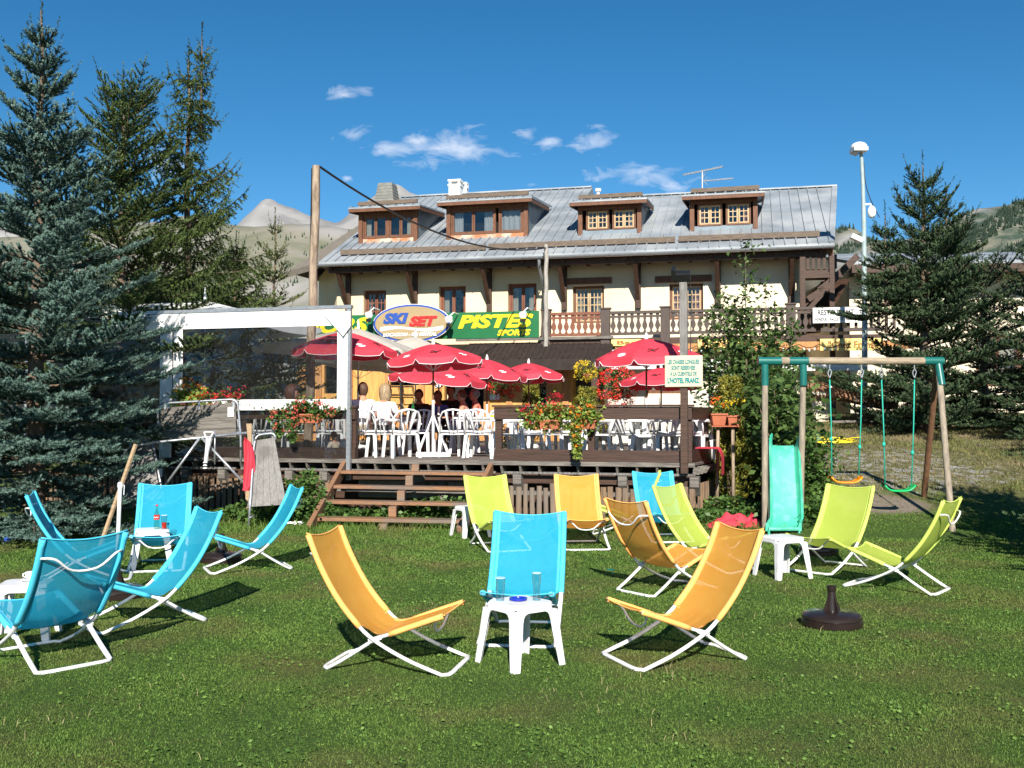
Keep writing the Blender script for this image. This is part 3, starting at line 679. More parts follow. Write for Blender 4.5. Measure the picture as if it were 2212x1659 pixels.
# dormers -------------------------------------------------------------
def dormer(face, ytl, ytr, roofx, rooftop, wins, clad, mat_post=FRAMEWOOD, rdepth=2.2, infill=None):
    (x0, y0, x1, y1) = face    # px of the face: left, bottom-left y, right, bottom-right y
    t, d = roof_hit((x0+x1)/2, (y0+y1)/2)
    ta = BF.hit(x0, 480, d)[0]; tb = BF.hit(x1, 480, d)[0]
    zb = rz_at(d)
    zt = (BF.hit(x0, ytl, d)[1]+BF.hit(x1, ytr, d)[1])/2
    root = MB()
    # posts and head
    root.fbox(BF, ta, ta+.14, d-.06, d+.08, zb-.03, zt); root.fbox(BF, tb-.14, tb, d-.06, d+.08, zb-.03, zt)
    root.fbox(BF, ta+.14, tb-.14, d-.03, d+.08, zt-.16, zt)
    do = root.build('dormer', mat_post, hotel, bevel=.008)
    # sill flashing and infill board below windows
    wz0, wz1 = zb+.13, zt-.17
    inf = MB(); inf.fbox(BF, ta+.14, tb-.14, d+.0, d+.06, zb-.04, wz0+.005); inf.build('sill_board', infill or CLAD, do)
    lh = [ta+.14]
    for (f0, f1, lv, c, r_, cur, cs) in wins:
        a, b = ta+.15+(tb-ta-.30)*f0, ta+.15+(tb-ta-.30)*f1
        window(BF, (a, b, wz0, wz1), d+.03, lv, c, r_, do, frame=mat_post, bars=LTFRAME if c > 1 else mat_post, cur=cur, curside=cs, fw=.05)
    # cheeks
    zr = zt+.02; KD = .10
    dd = (zr-EZ-KR*1.1)/(KR-KD) if False else d+(zr-zb)/(KR-KD)
    for tt, w_ in ((ta+.02, .04), (tb-.06, .04)):
        ch = MB(); ch.prism([BF.pt(tt, d+.08, zb-.05), BF.pt(tt, d+.08, zr), BF.pt(tt, dd, zr+KD*(dd-d))], BF.u*w_); ch.build('cheek', clad, do)
    # roof slab with overhang
    rb = MB(); o_ = .42; s_ = .21; z0 = zr-.42*KD
    poly = [BF.pt(ta-s_, d-o_, zr-o_*KD), BF.pt(tb+s_, d-o_, zr-o_*KD), BF.pt(tb+s_*.9, dd-.45, zr+KD*(dd-d-.45)), BF.pt(tb, dd+.05, zr+KD*(dd-d)), BF.pt(ta, dd+.05, zr+KD*(dd-d)), BF.pt(ta-s_*.9, dd-.45, zr+KD*(dd-d-.45))]
    rb.prism([p+V3((0,0,.03)) for p in poly], (0, 0, .05))
    for t_ in np.arange(ta-s_+.1, tb+s_, .3):
        rb.bar(BF.pt(t_, d-o_-.01, zr-o_*KD+.10), BF.pt(t_, dd, zr+KD*(dd-d)+.10), .035, .045)
    rb.build('dormer_roof', ROOFM, do)
    fa = MB(); fa.fbox(BF, ta-s_, tb+s_, d-o_+.01, d-o_+.05, zr-o_*KD-.075, zr-o_*KD+.028)
    fa.bar(BF.pt(tb+s_-.03, d-o_+.05, zr-o_*KD-.035), BF.pt(tb+s_*.9-.03, dd-.45, zr+KD*(dd-d-.45)-.035), .04, .12)
    fa.bar(BF.pt(ta-s_+.03, d-o_+.05, zr-o_*KD-.035), BF.pt(ta-s_*.9+.03, dd-.45, zr+KD*(dd-d-.45)-.035), .04, .12)
    fa.add([BF.pt(ta-s_+.05, d-o_+.05, zr-.06), BF.pt(tb+s_-.05, d-o_+.05, zr-.06), BF.pt(tb+s_-.05, d, zr-.01), BF.pt(ta-s_+.05, d, zr-.01)], [(0, 1, 2, 3)])
    fa.build('fascia', FRAMEWOOD, do)
    bm_ = MB(); bm_.bar(BF.pt(ta+.05, d-.2, zr+.19), BF.pt(tb+.05, d-.2, zr+.20), .10, .12)
    bm_.build('snow_beam', bpy.data.materials['old_beam'], do)
BRICKP = mat('bare_brick_patch', (.45,.17,.08), (.50,.42,.32), rough=.9, scale=2.5, contrast=4)
dormer((775.5, 527, 902.5, 518), 459, 449, 0, 0, [(0, .5, 2, 1, 1, CREAMCUR, (0,)), (.5, 1, 2, 1, 1, CREAMCUR, (1,))], CLAD, infill=BRICKP)
dormer((965, 517, 1141, 510), 446, 432, 0, 0, [(0, .62, 2, 1, 1, CURTAIN, (0, 1)), (.66, 1, 1, 1, 1, CURTAIN, (2,))], CLAD, infill=BRICKP)
dormer((1249, 508, 1386, 502), 445, 436, 0, 0, [(.06, .49, 2, 2, 3, CREAMCUR, (0,)), (.55, .98, 2, 2, 3, CURTAIN, (1,))], CLAD)
dormer((1490, 500, 1637, 492), 431, 423, 0, 0, [(.05, .48, 2, 2, 3, REDCUR, (0,)), (.54, .97, 2, 2, 3, REDCUR, (1,))], CLAD)
# chimneys ------------------------------------------------------------
def chim_frustum(xc, ytop, ybot, wt, wb, d, name, m):
    t, zt = BF.hit(xc, ytop, d); zb = BF.hit(xc, ybot, d)[1]-.6
    s = (BF.pt(0, d, 0).y)/F
    a, b = wt*s/2, wb*s/2
    mb = MB(); mb.hexa([BF.pt(t+i*b, d+j*b, zb) for i, j in ((-1,-1),(1,-1),(1,1),(-1,1))]+[BF.pt(t+i*a, d+j*a, zt) for i, j in ((-1,-1),(1,-1),(1,1),(-1,1))])
    for k in range(1, 7):      # tile courses
        z = zb+.6+(zt-zb-.6)*k/7; q = b+(a-b)*(z-zb)/(zt-zb)+.012
        mb.hexa([BF.pt(t+i*q, d+j*q, z) for i, j in ((-1,-1),(1,-1),(1,1),(-1,1))]+[BF.pt(t+i*(q-.01), d+j*(q-.01), z+.03) for i, j in ((-1,-1),(1,-1),(1,1),(-1,1))])
    return mb.build(name, m, hotel)
chim_frustum(837, 398, 446, 34, 62, 5.6, 'slate_chimney', SLATE)
def chim(xc, ytop, ybase, wd, d, name):
    t, zt = BF.hit(xc, ytop, d); s = BF.pt(t, d, 0).y/F; h = wd*s/2; zb = rz_at(min(d, dL))-.5
    zc = zt-.27
    mb = MB(); mb.fbox(BF, t-h, t+h, d-h, d+h, zb, zc-.02); o = mb.build(name, WPAINT, hotel)
    m2 = MB(); m2.fbox(BF, t-h*1.15, t+h*1.15, d-h*1.15, d+h*1.15, zc-.02, zc+.05)
    for i in (-1, 1):
        for j in (-1, 1): m2.fbox(BF, t+i*h*.8-.04, t+i*h*.8+.04, d+j*h*.8-.04, d+j*h*.8+.04, zc+.05, zt-.10)
    m2.fbox(BF, t-h*1.15, t+h*1.15, d-h*1.15, d+h*1.15, zt-.10, zt-.04); m2.build('chimney_cap', WPAINT, o)
chim(985, 388, 430, 25, dL-.2, 'chimney'); chim(1003, 393, 430, 14, dL+.9, 'chimney')
t, z = BF.hit(1292, 408, dR+.3); MB().lathe([(.06, rz_at(dR)-.5), (.06, z-.1), (.11, z-.1), (.11, z)], BF.pt(t, dR+.3, 0), 10).build('vent_pipe', WPAINT, hotel, smooth=True)
# balcony --------------------------------------------------------------
BD = -1.25
bt0 = BF.hit(1168, 730, BD)[0]; bt1 = BF.hit(1765, 715, BD)[0]
zrail = (BF.hit(1200, 679, BD)[1]+BF.hit(1700, 668, BD)[1])/2; zfl = (BF.hit(1200, 731, BD)[1]+BF.hit(1700, 722, BD)[1])/2
bal = MB(); bal.fbox(BF, bt0, bt1, BD, 0, zfl-.16, zfl-.04); bal.fbox(BF, bt0, bt1, BD-.03, BD+.07, zfl-.26, zfl-.03)
bo = bal.build('balcony', DKWOOD, hotel)
GREYBR = mat('grey_brown_paint', (.085,.062,.05), (.06,.045,.038), rough=.7, scale=4, stretch=(4,4,1))
def post(x, w_=.26):
    t = BF.hit(x, 700, BD)[0]; mb = MB(); mb.fbox(BF, t-w_/2, t+w_/2, BD-.09, BD+.12, zfl-.22, zrail+.12)
    mb.fbox(BF, t-w_/2-.03, t+w_/2+.03, BD-.12, BD+.15, zrail+.12, zrail+.16); mb.build('balcony_post', GREYBR, bo)
    return t
pts = [post(x) for x in (1180, 1308, 1437, 1708)]
def baluster(mb, t, wd, z0, z1):
    prof = [(0, .62), (.10, .62), (.16, .30), (.24, .5), (.36, .98), (.46, .95), (.60, .55), (.70, .38), (.76, .62), (.80, .42), (.88, .62), (1, .62)]
    h = z1-z0
    left = [BF.pt(t-wd/2*p[1], BD, z0+h*p[0]) for p in prof]; right = [BF.pt(t+wd/2*p[1], BD, z0+h*p[0]) for p in prof]
    n = len(prof); th = BF.n*.03; vs = left+right+[p+th for p in left+right]; fs = []
    for i in range(n-1):
        fs.append((i, n+i, n+i+1, i+1)); fs.append((2*n+i, 2*n+i+1, 3*n+i+1, 3*n+i))
        fs.append((i, i+1, 2*n+i+1, 2*n+i)); fs.append((n+i+1, n+i, 3*n+i, 3*n+i+1))
    mb.add(vs, fs)
for (a, b, m, lab) in ((pts[0], pts[1], REDWOOD, 'reddish baluster panel'), (pts[1], pts[2], GREYBR, None), (pts[2], pts[3], GREYBR, None), (pts[3], bt1+.1, GREYBR, None)):
    a2, b2 = a+.13, b-.13
    if b2-a2 < .3: continue
    mb = MB(); mb.fbox(BF, a2, b2, BD-.04, BD+.08, zrail-.03, zrail+.05); mb.fbox(BF, a2, b2, BD-.02, BD+.05, zfl+.06, zfl+.14)
    mb.fbox(BF, a2, b2, BD-.01, BD+.04, zrail-.14, zrail-.08)
    n_ = max(1, int(round((b2-a2)/.195)))
    for k in range(n_): baluster(mb, a2+(k+.5)*(b2-a2)/n_, .15, zfl+.1, zrail-.03)
    o = mb.build('railing', m, bo)
    if lab: o['label'] = lab
# side stair and timber frame under the right gable
sf = MB(); ta = BF.hit(1730, 640, -1)[0]; tb = BF.hit(1806, 640, -1)[0]
ext = MB(); ext.fbox(BF, bt1, tb+1.2, BD, 1.5, zfl-.16, zfl-.04)
for t in (tr_+.05, tb-.1): 
    sf.fbox(BF, t-.07, t+.07, -1.0, -.86, GZ-.3, EZ-.35)
sf.fbox(BF, tr_, tb+.2, -.98, -.88, 5.6, 5.75)
for k in range(5):
    sf.bar(BF.pt(tr_+.1, -.95+k*.5, 4.6+k*.1), BF.pt(tb+.05, -.95+k*.5, 5.6+k*.1), .12, .12)
sf.fbox(BF, tr_+.1, tb, -.9, .8, 5.76, 5.85)
sf.bar(BF.pt(tr_+.1, -.9, zfl+.05), BF.pt(tb+.1, .6, 5.7), .9, .05)
for t in np.linspace(tr_+.2, tb, 6): sf.fbox(BF, t-.04, t+.04, -.93, -.90, 5.85, EZ-.3)
for k in range(4):
    t = tr_+.2+k*.3; sf.bar(BF.pt(t, -.9, 5.0+k*.25), BF.pt(t+.45, -.9, 5.3+k*.3), .1, .18)
sf.build('side_stair_frame', DKWOOD, hotel); ext.build('side_landing', DKWOOD, hotel)
rl = MB(); 
for z in (zfl+.1, zrail-.02): rl.fbox(BF, bt1+.1, tb+1.2, BD-.02, BD+.05, z-.05, z+.05)
n_ = 10
for k in range(n_): rl.fbox(BF, bt1+.2+k*.2, bt1+.28+k*.2, BD-.01, BD+.03, zfl+.1, zrail-.05)
rl.build('side_railing', GREYBR, hotel)
# canopy over the shop, fascia beams
can = MB(); c0 = BF.hit(1000, 745, -2.0)[0]; c1 = BF.hit(1318, 742, -2.0)[0]
z0c = BF.hit(1250, 778, -2.3)[1]; z1c = BF.hit(1250, 742, -1.3)[1]
can.prism([BF.pt(c0, -2.3, z0c), BF.pt(c1, -2.3, z0c), BF.pt(c1, -1.2, z1c), BF.pt(c0, -1.2, z1c)], (0, 0, .05))
for t in np.arange(c0, c1, .16): can.bar(BF.pt(t, -2.31, z0c+.06), BF.pt(t, -1.2, z1c+.06), .04, .02)
can.fbox(BF, c0, c1, -2.36, -2.30, z0c-.28, z0c+.04); can.fbox(BF, c0, c1, -1.25, -.1, z1c, z1c+.06)
can.build('porch_canopy', mat('black_brown_shingle', (.016,.010,.008), (.035,.022,.017), rough=.8, scale=5, bump=.3), hotel)
fb = MB(); fz = BF.hit(1600, 742, BD)[1]; fb.fbox(BF, c1+.05, tb+2.0, BD-.06, BD+.02, fz-.22, fz+.02)
fb.build('beam', SHOPTRIM, hotel)
fb = MB(); fb.fbox(BF, BF.hit(985, 735, -1.35)[0], c1, -1.4, -1.3, z1c+.12, z1c+.20); fb.build('plank', GREYWOOD, hotel)
for x in (1285, 1313):
    t = BF.hit(x, 800, -2.2)[0]; MB().fbox(BF, t-.09, t+.09, -2.28, -2.10, DZ, z0c-.2).build('porch_post', DKWOOD, hotel)
# shop front of warm timber
SD = -.9
s0 = BF.hit(640, 850, SD)[0]; s1 = BF.hit(1235, 850, SD)[0]; zt_s = BF.hit(1000, 757, SD)[1]
shop = MB()
door = [rect(BF, 960, 790, 1048, 905, SD)]; win_s = [rect(BF, 842, 808, 905, 832, SD), rect(BF, 700, 790, 745, 850, SD), rect(BF, 1165, 780, 1180, 900, SD)]
wall_with_holes(shop, BF, s0, s1, DZ-.1, zt_s, SD, SD+.2, door+win_s)
shop.add([BF.pt(s1, SD, DZ), BF.pt(s1, 0, DZ), BF.pt(s1, 0, zt_s), BF.pt(s1, SD, zt_s)], [(0, 1, 2, 3)])
shop.add([BF.pt(s0, SD, DZ), BF.pt(s0, 0, DZ), BF.pt(s0, 0, zt_s), BF.pt(s0, SD, zt_s)], [(3, 2, 1, 0)])
so_ = shop.build('shopfront', SHOPWOOD, hotel)
tr2 = MB()
for x in (655, 690, 757, 838, 912, 948, 1052, 1100, 1150, 1188, 1222):
    t = BF.hit(x, 850, SD)[0]; tr2.fbox(BF, t-.09, t+.09, SD-.06, SD+.0, DZ, zt_s)
tr2.fbox(BF, s0, s1, SD-.05, SD-.003, zt_s-.25, zt_s); tr2.fbox(BF, s0, s1, SD-.04, SD-.004, DZ+.85, DZ+.93)
for t in np.arange(s0+.1, s1, .14): tr2.fbox(BF, t, t+.11, SD-.016, SD-.003, DZ+.02, DZ+.84)
tr2.build('shop_trim', SHOPTRIM, so_)
for r in door: 
    mb = MB(); mb.fbox(BF, r[0], r[1], SD+.6, SD+.62, r[2], r[3]); mb.build('doorway', DARKIN, so_)
for r in win_s:
    t0, t1, z0, z1 = r; mb = MB(); mb.fbox(BF, t0, t1, SD+.1, SD+.14, z0, z1); mb.build('window', GLASS, so_)
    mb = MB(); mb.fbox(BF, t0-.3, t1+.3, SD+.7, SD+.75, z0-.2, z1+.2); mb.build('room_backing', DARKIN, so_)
# recess between shop and stone wall: dark porch
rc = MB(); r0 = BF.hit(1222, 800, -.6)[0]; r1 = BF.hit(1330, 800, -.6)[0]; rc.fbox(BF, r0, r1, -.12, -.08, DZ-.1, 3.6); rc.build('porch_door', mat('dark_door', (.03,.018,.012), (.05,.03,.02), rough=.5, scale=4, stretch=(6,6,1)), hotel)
sw = MB()
def stone(x0, x1, yt):
    a = BF.hit(x0, yt, -2.6)[0]; b = BF.hit(x1, yt, -2.6)[0]; z = BF.hit((x0+x1)/2, yt, -2.6)[1]
    sw.fbox(BF, a, b, -2.6, -2.3, .5, z)
for x0, x1, y_ in ((1312,1360,861),(1362,1392,857),(1394,1424,857),(1426,1470,865),(1472,1530,843)): stone(x0, x1, y_)
swo = sw.build('stone_wall', mat('pale_limestone', (.62,.58,.50), (.50,.46,.38), rough=.9, scale=6, bump=.6), None, bevel=.03)
recenter(swo); tag(swo, 'low pale stone wall at the hotel foot right of the shop door', 'wall')
AWN = CANVASW
aw = MB(); a0 = BF.hit(1312, 800, -1.6)[0]; a1 = BF.hit(1420, 800, -1.6)[0]; za = BF.hit(1360, 790, -1.9)[1]; zb_ = BF.hit(1360, 745, -1.0)[1]
aw.grid(lambda u, vv: BF.pt(a0+(a1-a0)*u, -1.9+.9*vv, za+(zb_-za)*vv), 8, 4)
aw.fbox(BF, a0, a1, -1.93, -1.90, za-.10, za); o = aw.build('awning', AWN, None); recenter(o); tag(o, 'white awning over the hotel window behind the tallest red parasol', 'awning')
aw = MB(); a0 = BF.hit(1500, 770, -1.6)[0]; a1 = BF.hit(1595, 770, -1.6)[0]
aw.fbox(BF, a0, a1, -1.5, -1.44, 2.95, 3.3); o = aw.build('window_valance', AWN, None); recenter(o); tag(o, 'short white cloth valance under the balcony left of the leafy tree', 'awning'); aw = MB(); a2 = BF.hit(1690, 770, -1.6)[0]; a3 = BF.hit(1860, 770, -1.6)[0]; aw.fbox(BF, a2, a3, -1.5, -1.44, 2.95, 3.22)
o = aw.build('window_valance', AWN, None); recenter(o); tag(o, 'long white cloth valance under the balcony right of the leafy tree', 'awning')
# ------------------------------------------------------------------ lettering
def text(s, fr, t0, t1, z0, z1, d, m, parent, bold=.0, shear=0, name='lettering', th=.012, font_space=1):
    cu = bpy.data.curves.new('tmp', 'FONT'); cu.body = s; cu.size = 1; cu.extrude = .02; cu.offset = bold; cu.shear = shear; cu.resolution_u = 3
    cu.space_character = font_space
    o = bpy.data.objects.new('tmp', cu); C.objects.link(o); bpy.context.view_layer.update()
    me = bpy.data.meshes.new_from_object(o.evaluated_get(bpy.context.evaluated_depsgraph_get()))
    xs = [q.co.x for q in me.vertices]; ys_ = [q.co.y for q in me.vertices]
    x0, x1, y0, y1 = min(xs), max(xs), min(ys_), max(ys_)
    mb = MB(); b = len(mb.v)
    vs = [fr.pt(t0+(t1-t0)*(q.co.x-x0)/(x1-x0), d-(q.co.z+.02)/.04*th, z0+(z1-z0)*(q.co.y-y0)/(y1-y0)) for q in me.vertices]
    mb.add(vs, [tuple(p.vertices) for p in me.polygons])
    bpy.data.objects.remove(o); bpy.data.meshes.remove(me)
    return mb.build(name, m, parent)
# green shop sign
GD = -1.42
g0 = BF.hit(640, 700, GD)[0]; g1 = BF.hit(1164, 700, GD)[0]; gz0 = BF.hit(1000, 731.5, GD)[1]; gz1 = BF.hit(1000, 675, GD)[1]
gs = thing('shop_sign', 'long green board sign with yellow italic lettering under the hotel windows', 'sign', BF.pt((g0+g1)/2, GD, gz0))
MB().fbox(BF, g0, g1, GD, GD+.04, gz0, gz1).build('board', GREENP, gs)
H_ = gz1-gz0
def gt2(x): return BF.hit(x, 700, GD-.02)[0]
text('PISTES', BF, gt2(989), gt2(1152), gz0+H_*.38, gz1-H_*.10, GD-.004, YELLOWP, gs, bold=.045, shear=.25)
text('SPORTS', BF, gt2(1074), gt2(1146), gz0+H_*.08, gz0+H_*.31, GD-.004, YELLOWP, gs, bold=.045, shear=.25)
text('HORS', BF, gt2(648), gt2(797), gz0+H_*.30, gz1-H_*.10, GD-.004, YELLOWP, gs, bold=.045, shear=.25)
OD = -1.62
oc = BF.hit(888, 698, OD); hw = (BF.hit(972, 698, OD)[0]-BF.hit(804, 698, OD)[0])/2; hh = (BF.hit(888, 657, OD)[1]-BF.hit(888, 740, OD)[1])/2
os_ = thing('oval_sign', 'oval tan ski rental sign with blue rim in front of the green board', 'sign', BF.pt(oc[0], OD, oc[1]-hh))
def oval(a, b, d0, d1): return [BF.pt(oc[0]+a*cos(2*pi*k/48), d0, oc[1]+b*sin(2*pi*k/48)) for k in range(48)]
MB().prism(oval(hw, hh, OD+.03, 0), BF.n*.05).build('back_board', WPAINT, os_)
MB().prism(oval(hw*.985, hh*.975, OD+.015, 0), BF.n*.014).build('blue_rim', BLUEP, os_)
MB().prism(oval(hw*.93, hh*.88, OD, 0), BF.n*.014).build('face', TANP, os_)
sw_ = MB(); N2 = 24; top = []; bot = []
for k in range(N2+1):
    u = k/N2; x = oc[0]+hw*(-.80+1.62*u); top.append(BF.pt(x, OD-.006, oc[1]+hh*(-.24+.08*sin(u*pi*2.0+.4)+.02*u+.02*(1 if k else 0)))); bot.append(BF.pt(x, OD-.006, oc[1]+hh*(-.38+.09*sin(u*pi*2.0-.2)+.04*u*u)))
sw_.add(top+bot, [(k, k+N2+1, k+N2+2, k+1) for k in range(N2)]); sw_.build('swoosh', WPAINT, os_)
text('SKI', BF, oc[0]-hw*.72, oc[0]-hw*.06, oc[1]-hh*.02, oc[1]+hh*.55, OD-.01, BLUEP, os_, bold=.06, shear=.25)
text('SET', BF, oc[0]-hw*.05, oc[0]+hw*.68, oc[1]-hh*.18, oc[1]+hh*.36, OD-.01, REDP, os_, bold=.06, shear=.25)
text('LOCATION - SKI RENTAL', BF, oc[0]-hw*.72, oc[0]+hw*.66, oc[1]-hh*.68, oc[1]-hh*.50, OD-.01, WPAINT, os_, bold=.04, shear=.25)
# spotlights over the signs
for i, (x, y, lab) in enumerate(((797, 680, 'white spotlight left of the oval sign'), (970, 690, 'white spotlight at the right rim of the oval sign'), (1130, 680, 'white spotlight above the yellow sign lettering'))):
    t, z = BF.hit(x, y, OD-.35); r0_ = thing('sign_spotlight', lab, 'spotlight', BF.pt(t, OD-.35, z-.1), group='spotlights along the shop sign')
    m_ = MB(); m_.box(BF.pt(t, OD-.35, z), (.2, .14, .16), BF.a, R(25)); m_.build('lamp_head', WPAINT, r0_, bevel=.02)
    MB().tube([BF.pt(t, OD-.35, z+.08), BF.pt(t+.1, OD-.2, z+.22), BF.pt(t+.12, GD+.05, z+.2)], .018, 6).build('arm', WPAINT, r0_)
    MB().box(BF.pt(t, OD-.37, z-.17), (.14, .1, .1), BF.a).build('ballast_box', BLACK, r0_)
# yellow painted signs
def ysign(x0, x1, y0, y1, s, lab, tx):
    d = BD-.12; r = rect(BF, x0, y0, x1, y1, d); o = thing('painted_sign', lab, 'sign', BF.pt((r[0]+r[1])/2, d, r[2]), group='yellow signs under the balcony')
    MB().fbox(BF, r[0], r[1], d, d+.03, r[2], r[3]).build('board', YSIGN, o, bevel=.02)
    h = r[3]-r[2]; text(s, BF, r[0]+tx*(r[1]-r[0]), r[1]-.12, r[2]+h*.22, r[3]-h*.2, d-.003, mat('ochre_lettering', (.30,.12,.03), rough=.6), o, bold=.02)
ysign(1771, 1905, 731, 757, '"Chez Franz"', 'yellow sign reading Chez behind the right spruce', .14)
ysign(1507, 1600, 733, 753, 'Hotel', 'yellow sign half hidden by the leafy tree', .1)
ysign(1320, 1385, 733, 747, 'Bar', 'yellow sign above the tallest red parasol', .2)
# restaurant sign on the railing
d = BD-.16; r = rect(BF, 1756, 664, 1862, 697, d)
rs = thing('restaurant_sign', 'white hand-lettered RESTAURANT banner on the balcony rail', 'sign', BF.pt(r[0], d, r[2]))
MB().fbox(BF, r[0], r[1], d, d+.02, r[2], r[3]).build('board', WPAINT, rs)
BLK = mat('black_lettering', (.02,.02,.025), rough=.6); h = r[3]-r[2]; w_ = r[1]-r[0]
text('RESTAURANT', BF, r[0]+w_*.10, r[0]+w_*.84, r[2]+h*.52, r[2]+h*.86, d-.003, BLK, rs, bold=.012)
text('FONDUE - RACLETTE - PIERRADE', BF, r[0]+w_*.05, r[0]+w_*.93, r[2]+h*.14, r[2]+h*.34, d-.003, BLK, rs, bold=.012)
# antenna on the ridge
at_ = thing('tv_antenna', 'aerial with two horizontal booms on the roof ridge', 'antenna', BF.pt(*([BF.hit(1516, 412, dR)[0], dR, rz_at(dR)])))
ta_ = BF.hit(1517, 412, dR)[0]; bz = rz_at(dR)
def bp(x, y): 
    t, z = BF.hit(x, y, dR); return BF.pt(t, dR, z)
mm = MB(); mm.tube([BF.pt(ta_, dR, bz-.1), bp(1517, 368)], .025, 6); mm.build('mast', STEEL, at_)
mm = MB(); mm.tube([bp(1476, 378), bp(1561, 360)], .03, 6)
for k in range(13):
    p = bp(1476, 378).lerp(bp(1561, 360), k/12); mm.tube([p-BF.n*.22, p+BF.n*.22], .006, 4)
mm.build('upper_boom', STEEL, at_)
mm = MB(); mm.tube([bp(1517, 391), bp(1584, 385)], .022, 6)
for k in range(12):
    p = bp(1525, 390).lerp(bp(1584, 385), k/11); mm.tube([p-V3((0,0,.09)), p+V3((0,0,.03))], .006, 4)
for a_ in (-1, 1): mm.tube([bp(1520, 391), bp(1528, 391+a_*9)], .014, 5)
mm.tube([bp(1518, 384), bp(1524, 372)], .014, 5)
mm.build('lower_boom', STEEL, at_)
# ------------------------------------------------------------------ neighbour house on the right
nb = thing('neighbour_house', 'pale plastered house with dark eaves behind the right spruces', 'building', (16, 33, 0))
NF = Frame((12.1, 31.5), -4)
w_ = MB(); wins_n = [(2.2, 3.6, 2.6, 4.2), (6.2, 7.4, 2.6, 4.2), (5.0, 6.0, 4.9, 5.8)]
wall_with_holes(w_, NF, -1.6, 14, 0, 6.3, 0, .25, wins_n); w_.fbox(NF, -1.6, 14, .3, 9, 0, 6.3)
w_.build('wall', PLASTW, nb)
for r in wins_n: window(NF, r, .15, 2, 1, 2, nb, frame=FRAMEWOOD)
rb = MB(); rb.prism([NF.pt(-1.8, -1.1, 6.25), NF.pt(15, -1.1, 6.25), NF.pt(15, 4.5, 7.35), NF.pt(-1.8, 4.5, 7.35)], (0, 0, .1)); rb.build('roof', ROOFM, nb)
rb = MB(); rb.fbox(NF, -1.8, 15, -1.12, -1.0, 6.0, 6.24)
for t in np.arange(-1.6, 14, .7): rb.fbox(NF, t, t+.12, -1.0, 0, 6.02, 6.2)
rb.build('eaves', DKWOOD, nb)
rb = MB(); rb.fbox(NF, 3, 12, -.9, -.1, 3.0, 3.15); rb.fbox(NF, 3, 12, -.9, -.85, 3.9, 4.0)
for t in np.arange(3, 12, .5): rb.fbox(NF, t, t+.06, -.9, -.85, 3.15, 3.9)
rb.build('balcony', DKWOOD, nb)
ss = MB(); ss.fbox(NF, 4.6, 5.3, .5, .6, 7.0, 7.35); 
# lamp pole with cameras
LY = 26.5
base = dp(1867, 880, LY); base.z = gh(base.x, base.y)
lp = thing('lamp_pole', 'tall grey lamp pole with white camera housings beside the hotel gable', 'lamp pole', base)
pm = [base, dp(1868, 700, LY), dp(1866, 480, LY), dp(1864, 400, LY), dp(1861, 340, LY), dp(1858, 322, LY)]
MB().tube(pm, [.085, .075, .06, .05, .045, .042], 10).build('pole', mat('pale_green_paint', (.34,.42,.42), (.26,.33,.33), rough=.5, scale=8), lp, smooth=True)
h = MB(); c = dp(1855, 318, LY); h.ell(c, (.21, .25, .13), 14, 8); h.box(c+V3((-.02, -.05, -.09)), (.36, .4, .10)); h.build('lamp_head', WPAINT, lp, smooth=True)
MB().box(dp(1848, 327, LY), (.16, .3, .14), 0, 0, R(15)).build('lens_cover', METAL, lp)
h = MB(); c = dp(1881, 448, LY); h.tube([dp(1866, 442, LY), dp(1880, 441, LY), dp(1882, 450, LY)], .03, 6); h.ell(dp(1883, 458, LY), (.11, .11, .17), 12, 8); h.build('dome_camera', WPAINT, lp, smooth=True)
h = MB(); h.box(dp(1850, 515, LY), (.32, .2, .13), 0, 0, R(25)); h.tube([dp(1850, 517, LY), dp(1866, 520, LY)], .03, 6); h.build('box_camera', WPAINT, lp, bevel=.02)
cab = MB(); a = dp(1866, 350, LY); cab.tube([a.lerp(dp(1900, 470, LY), k/8)+V3((-.12*sin(pi*k/8), 0, 0)) for k in range(9)], .012, 5); cab.build('cable', BLACK, lp)
# wooden pole with cable, grey pole, flood light post
def pole(name, x0, y0, x1, y1, Y, r, m, lab, cat='pole', zb=None):
    top = dp(x0, y0, Y); bot = dp(x1, y1, Y); z = gh(bot.x, bot.y) if zb is None else zb
    dirv = (bot-top); bot = top+dirv*((z-top.z)/dirv.z) if abs(dirv.z) > 1e-6 else bot
    mb = MB(); n_ = 14
    mb.tube([bot.lerp(top, k/n_)+V3((.012*sin(k*1.7), .012*cos(k*2.3), 0)) for k in range(n_+1)], [r*(1-.15*k/n_)*(1+.05*sin(k*3.1)) for k in range(n_+1)], 10)
    o = thing(name, lab, cat, (bot.x, bot.y, z)); mb.build('shaft', m, o, smooth=True); return o, top
OLDPOLE = mat('old_pole_wood', (.36,.28,.20), (.17,.12,.085), rough=.85, scale=4, stretch=(5,5,.8), bump=.5, contrast=2.6)
po, ptop = pole('wooden_pole', 684, 358, 675, 660, 19.0, .088, OLDPOLE, 'tall bare wooden pole left of the hotel holding a black cable')
MB().tube([ptop-V3((.09, .0, .05)), ptop-V3((.105, 0, 1.3)), ptop-V3((.12, 0, 3.0))], .012, 5).build('cable_down', BLACK, po)
_pt = BF.pt(BF.hit(1179, 690, BD-.2)[0], BD-.2, 0)
gpo, gtop_ = pole('grey_pole', 1180, 528, 1179, 730, _pt.y, .07, mat('grey_weathered_pole', (.40,.37,.33), (.24,.22,.19), rough=.85, scale=4, stretch=(5,5,.8), bump=.4), 'grey weathered pole between the green sign and the balcony', zb=zfl-.25)
cb2 = MB(); A = ptop-V3((-.06, 0, .02)); B = gtop_-V3((0, 0, .1)); pts2 = []
for k in range(25):
    u = k/24; p = A.lerp(B, u); p.z -= 4*1.05*u*(1-u)*.55+.0; pts2.append(p)
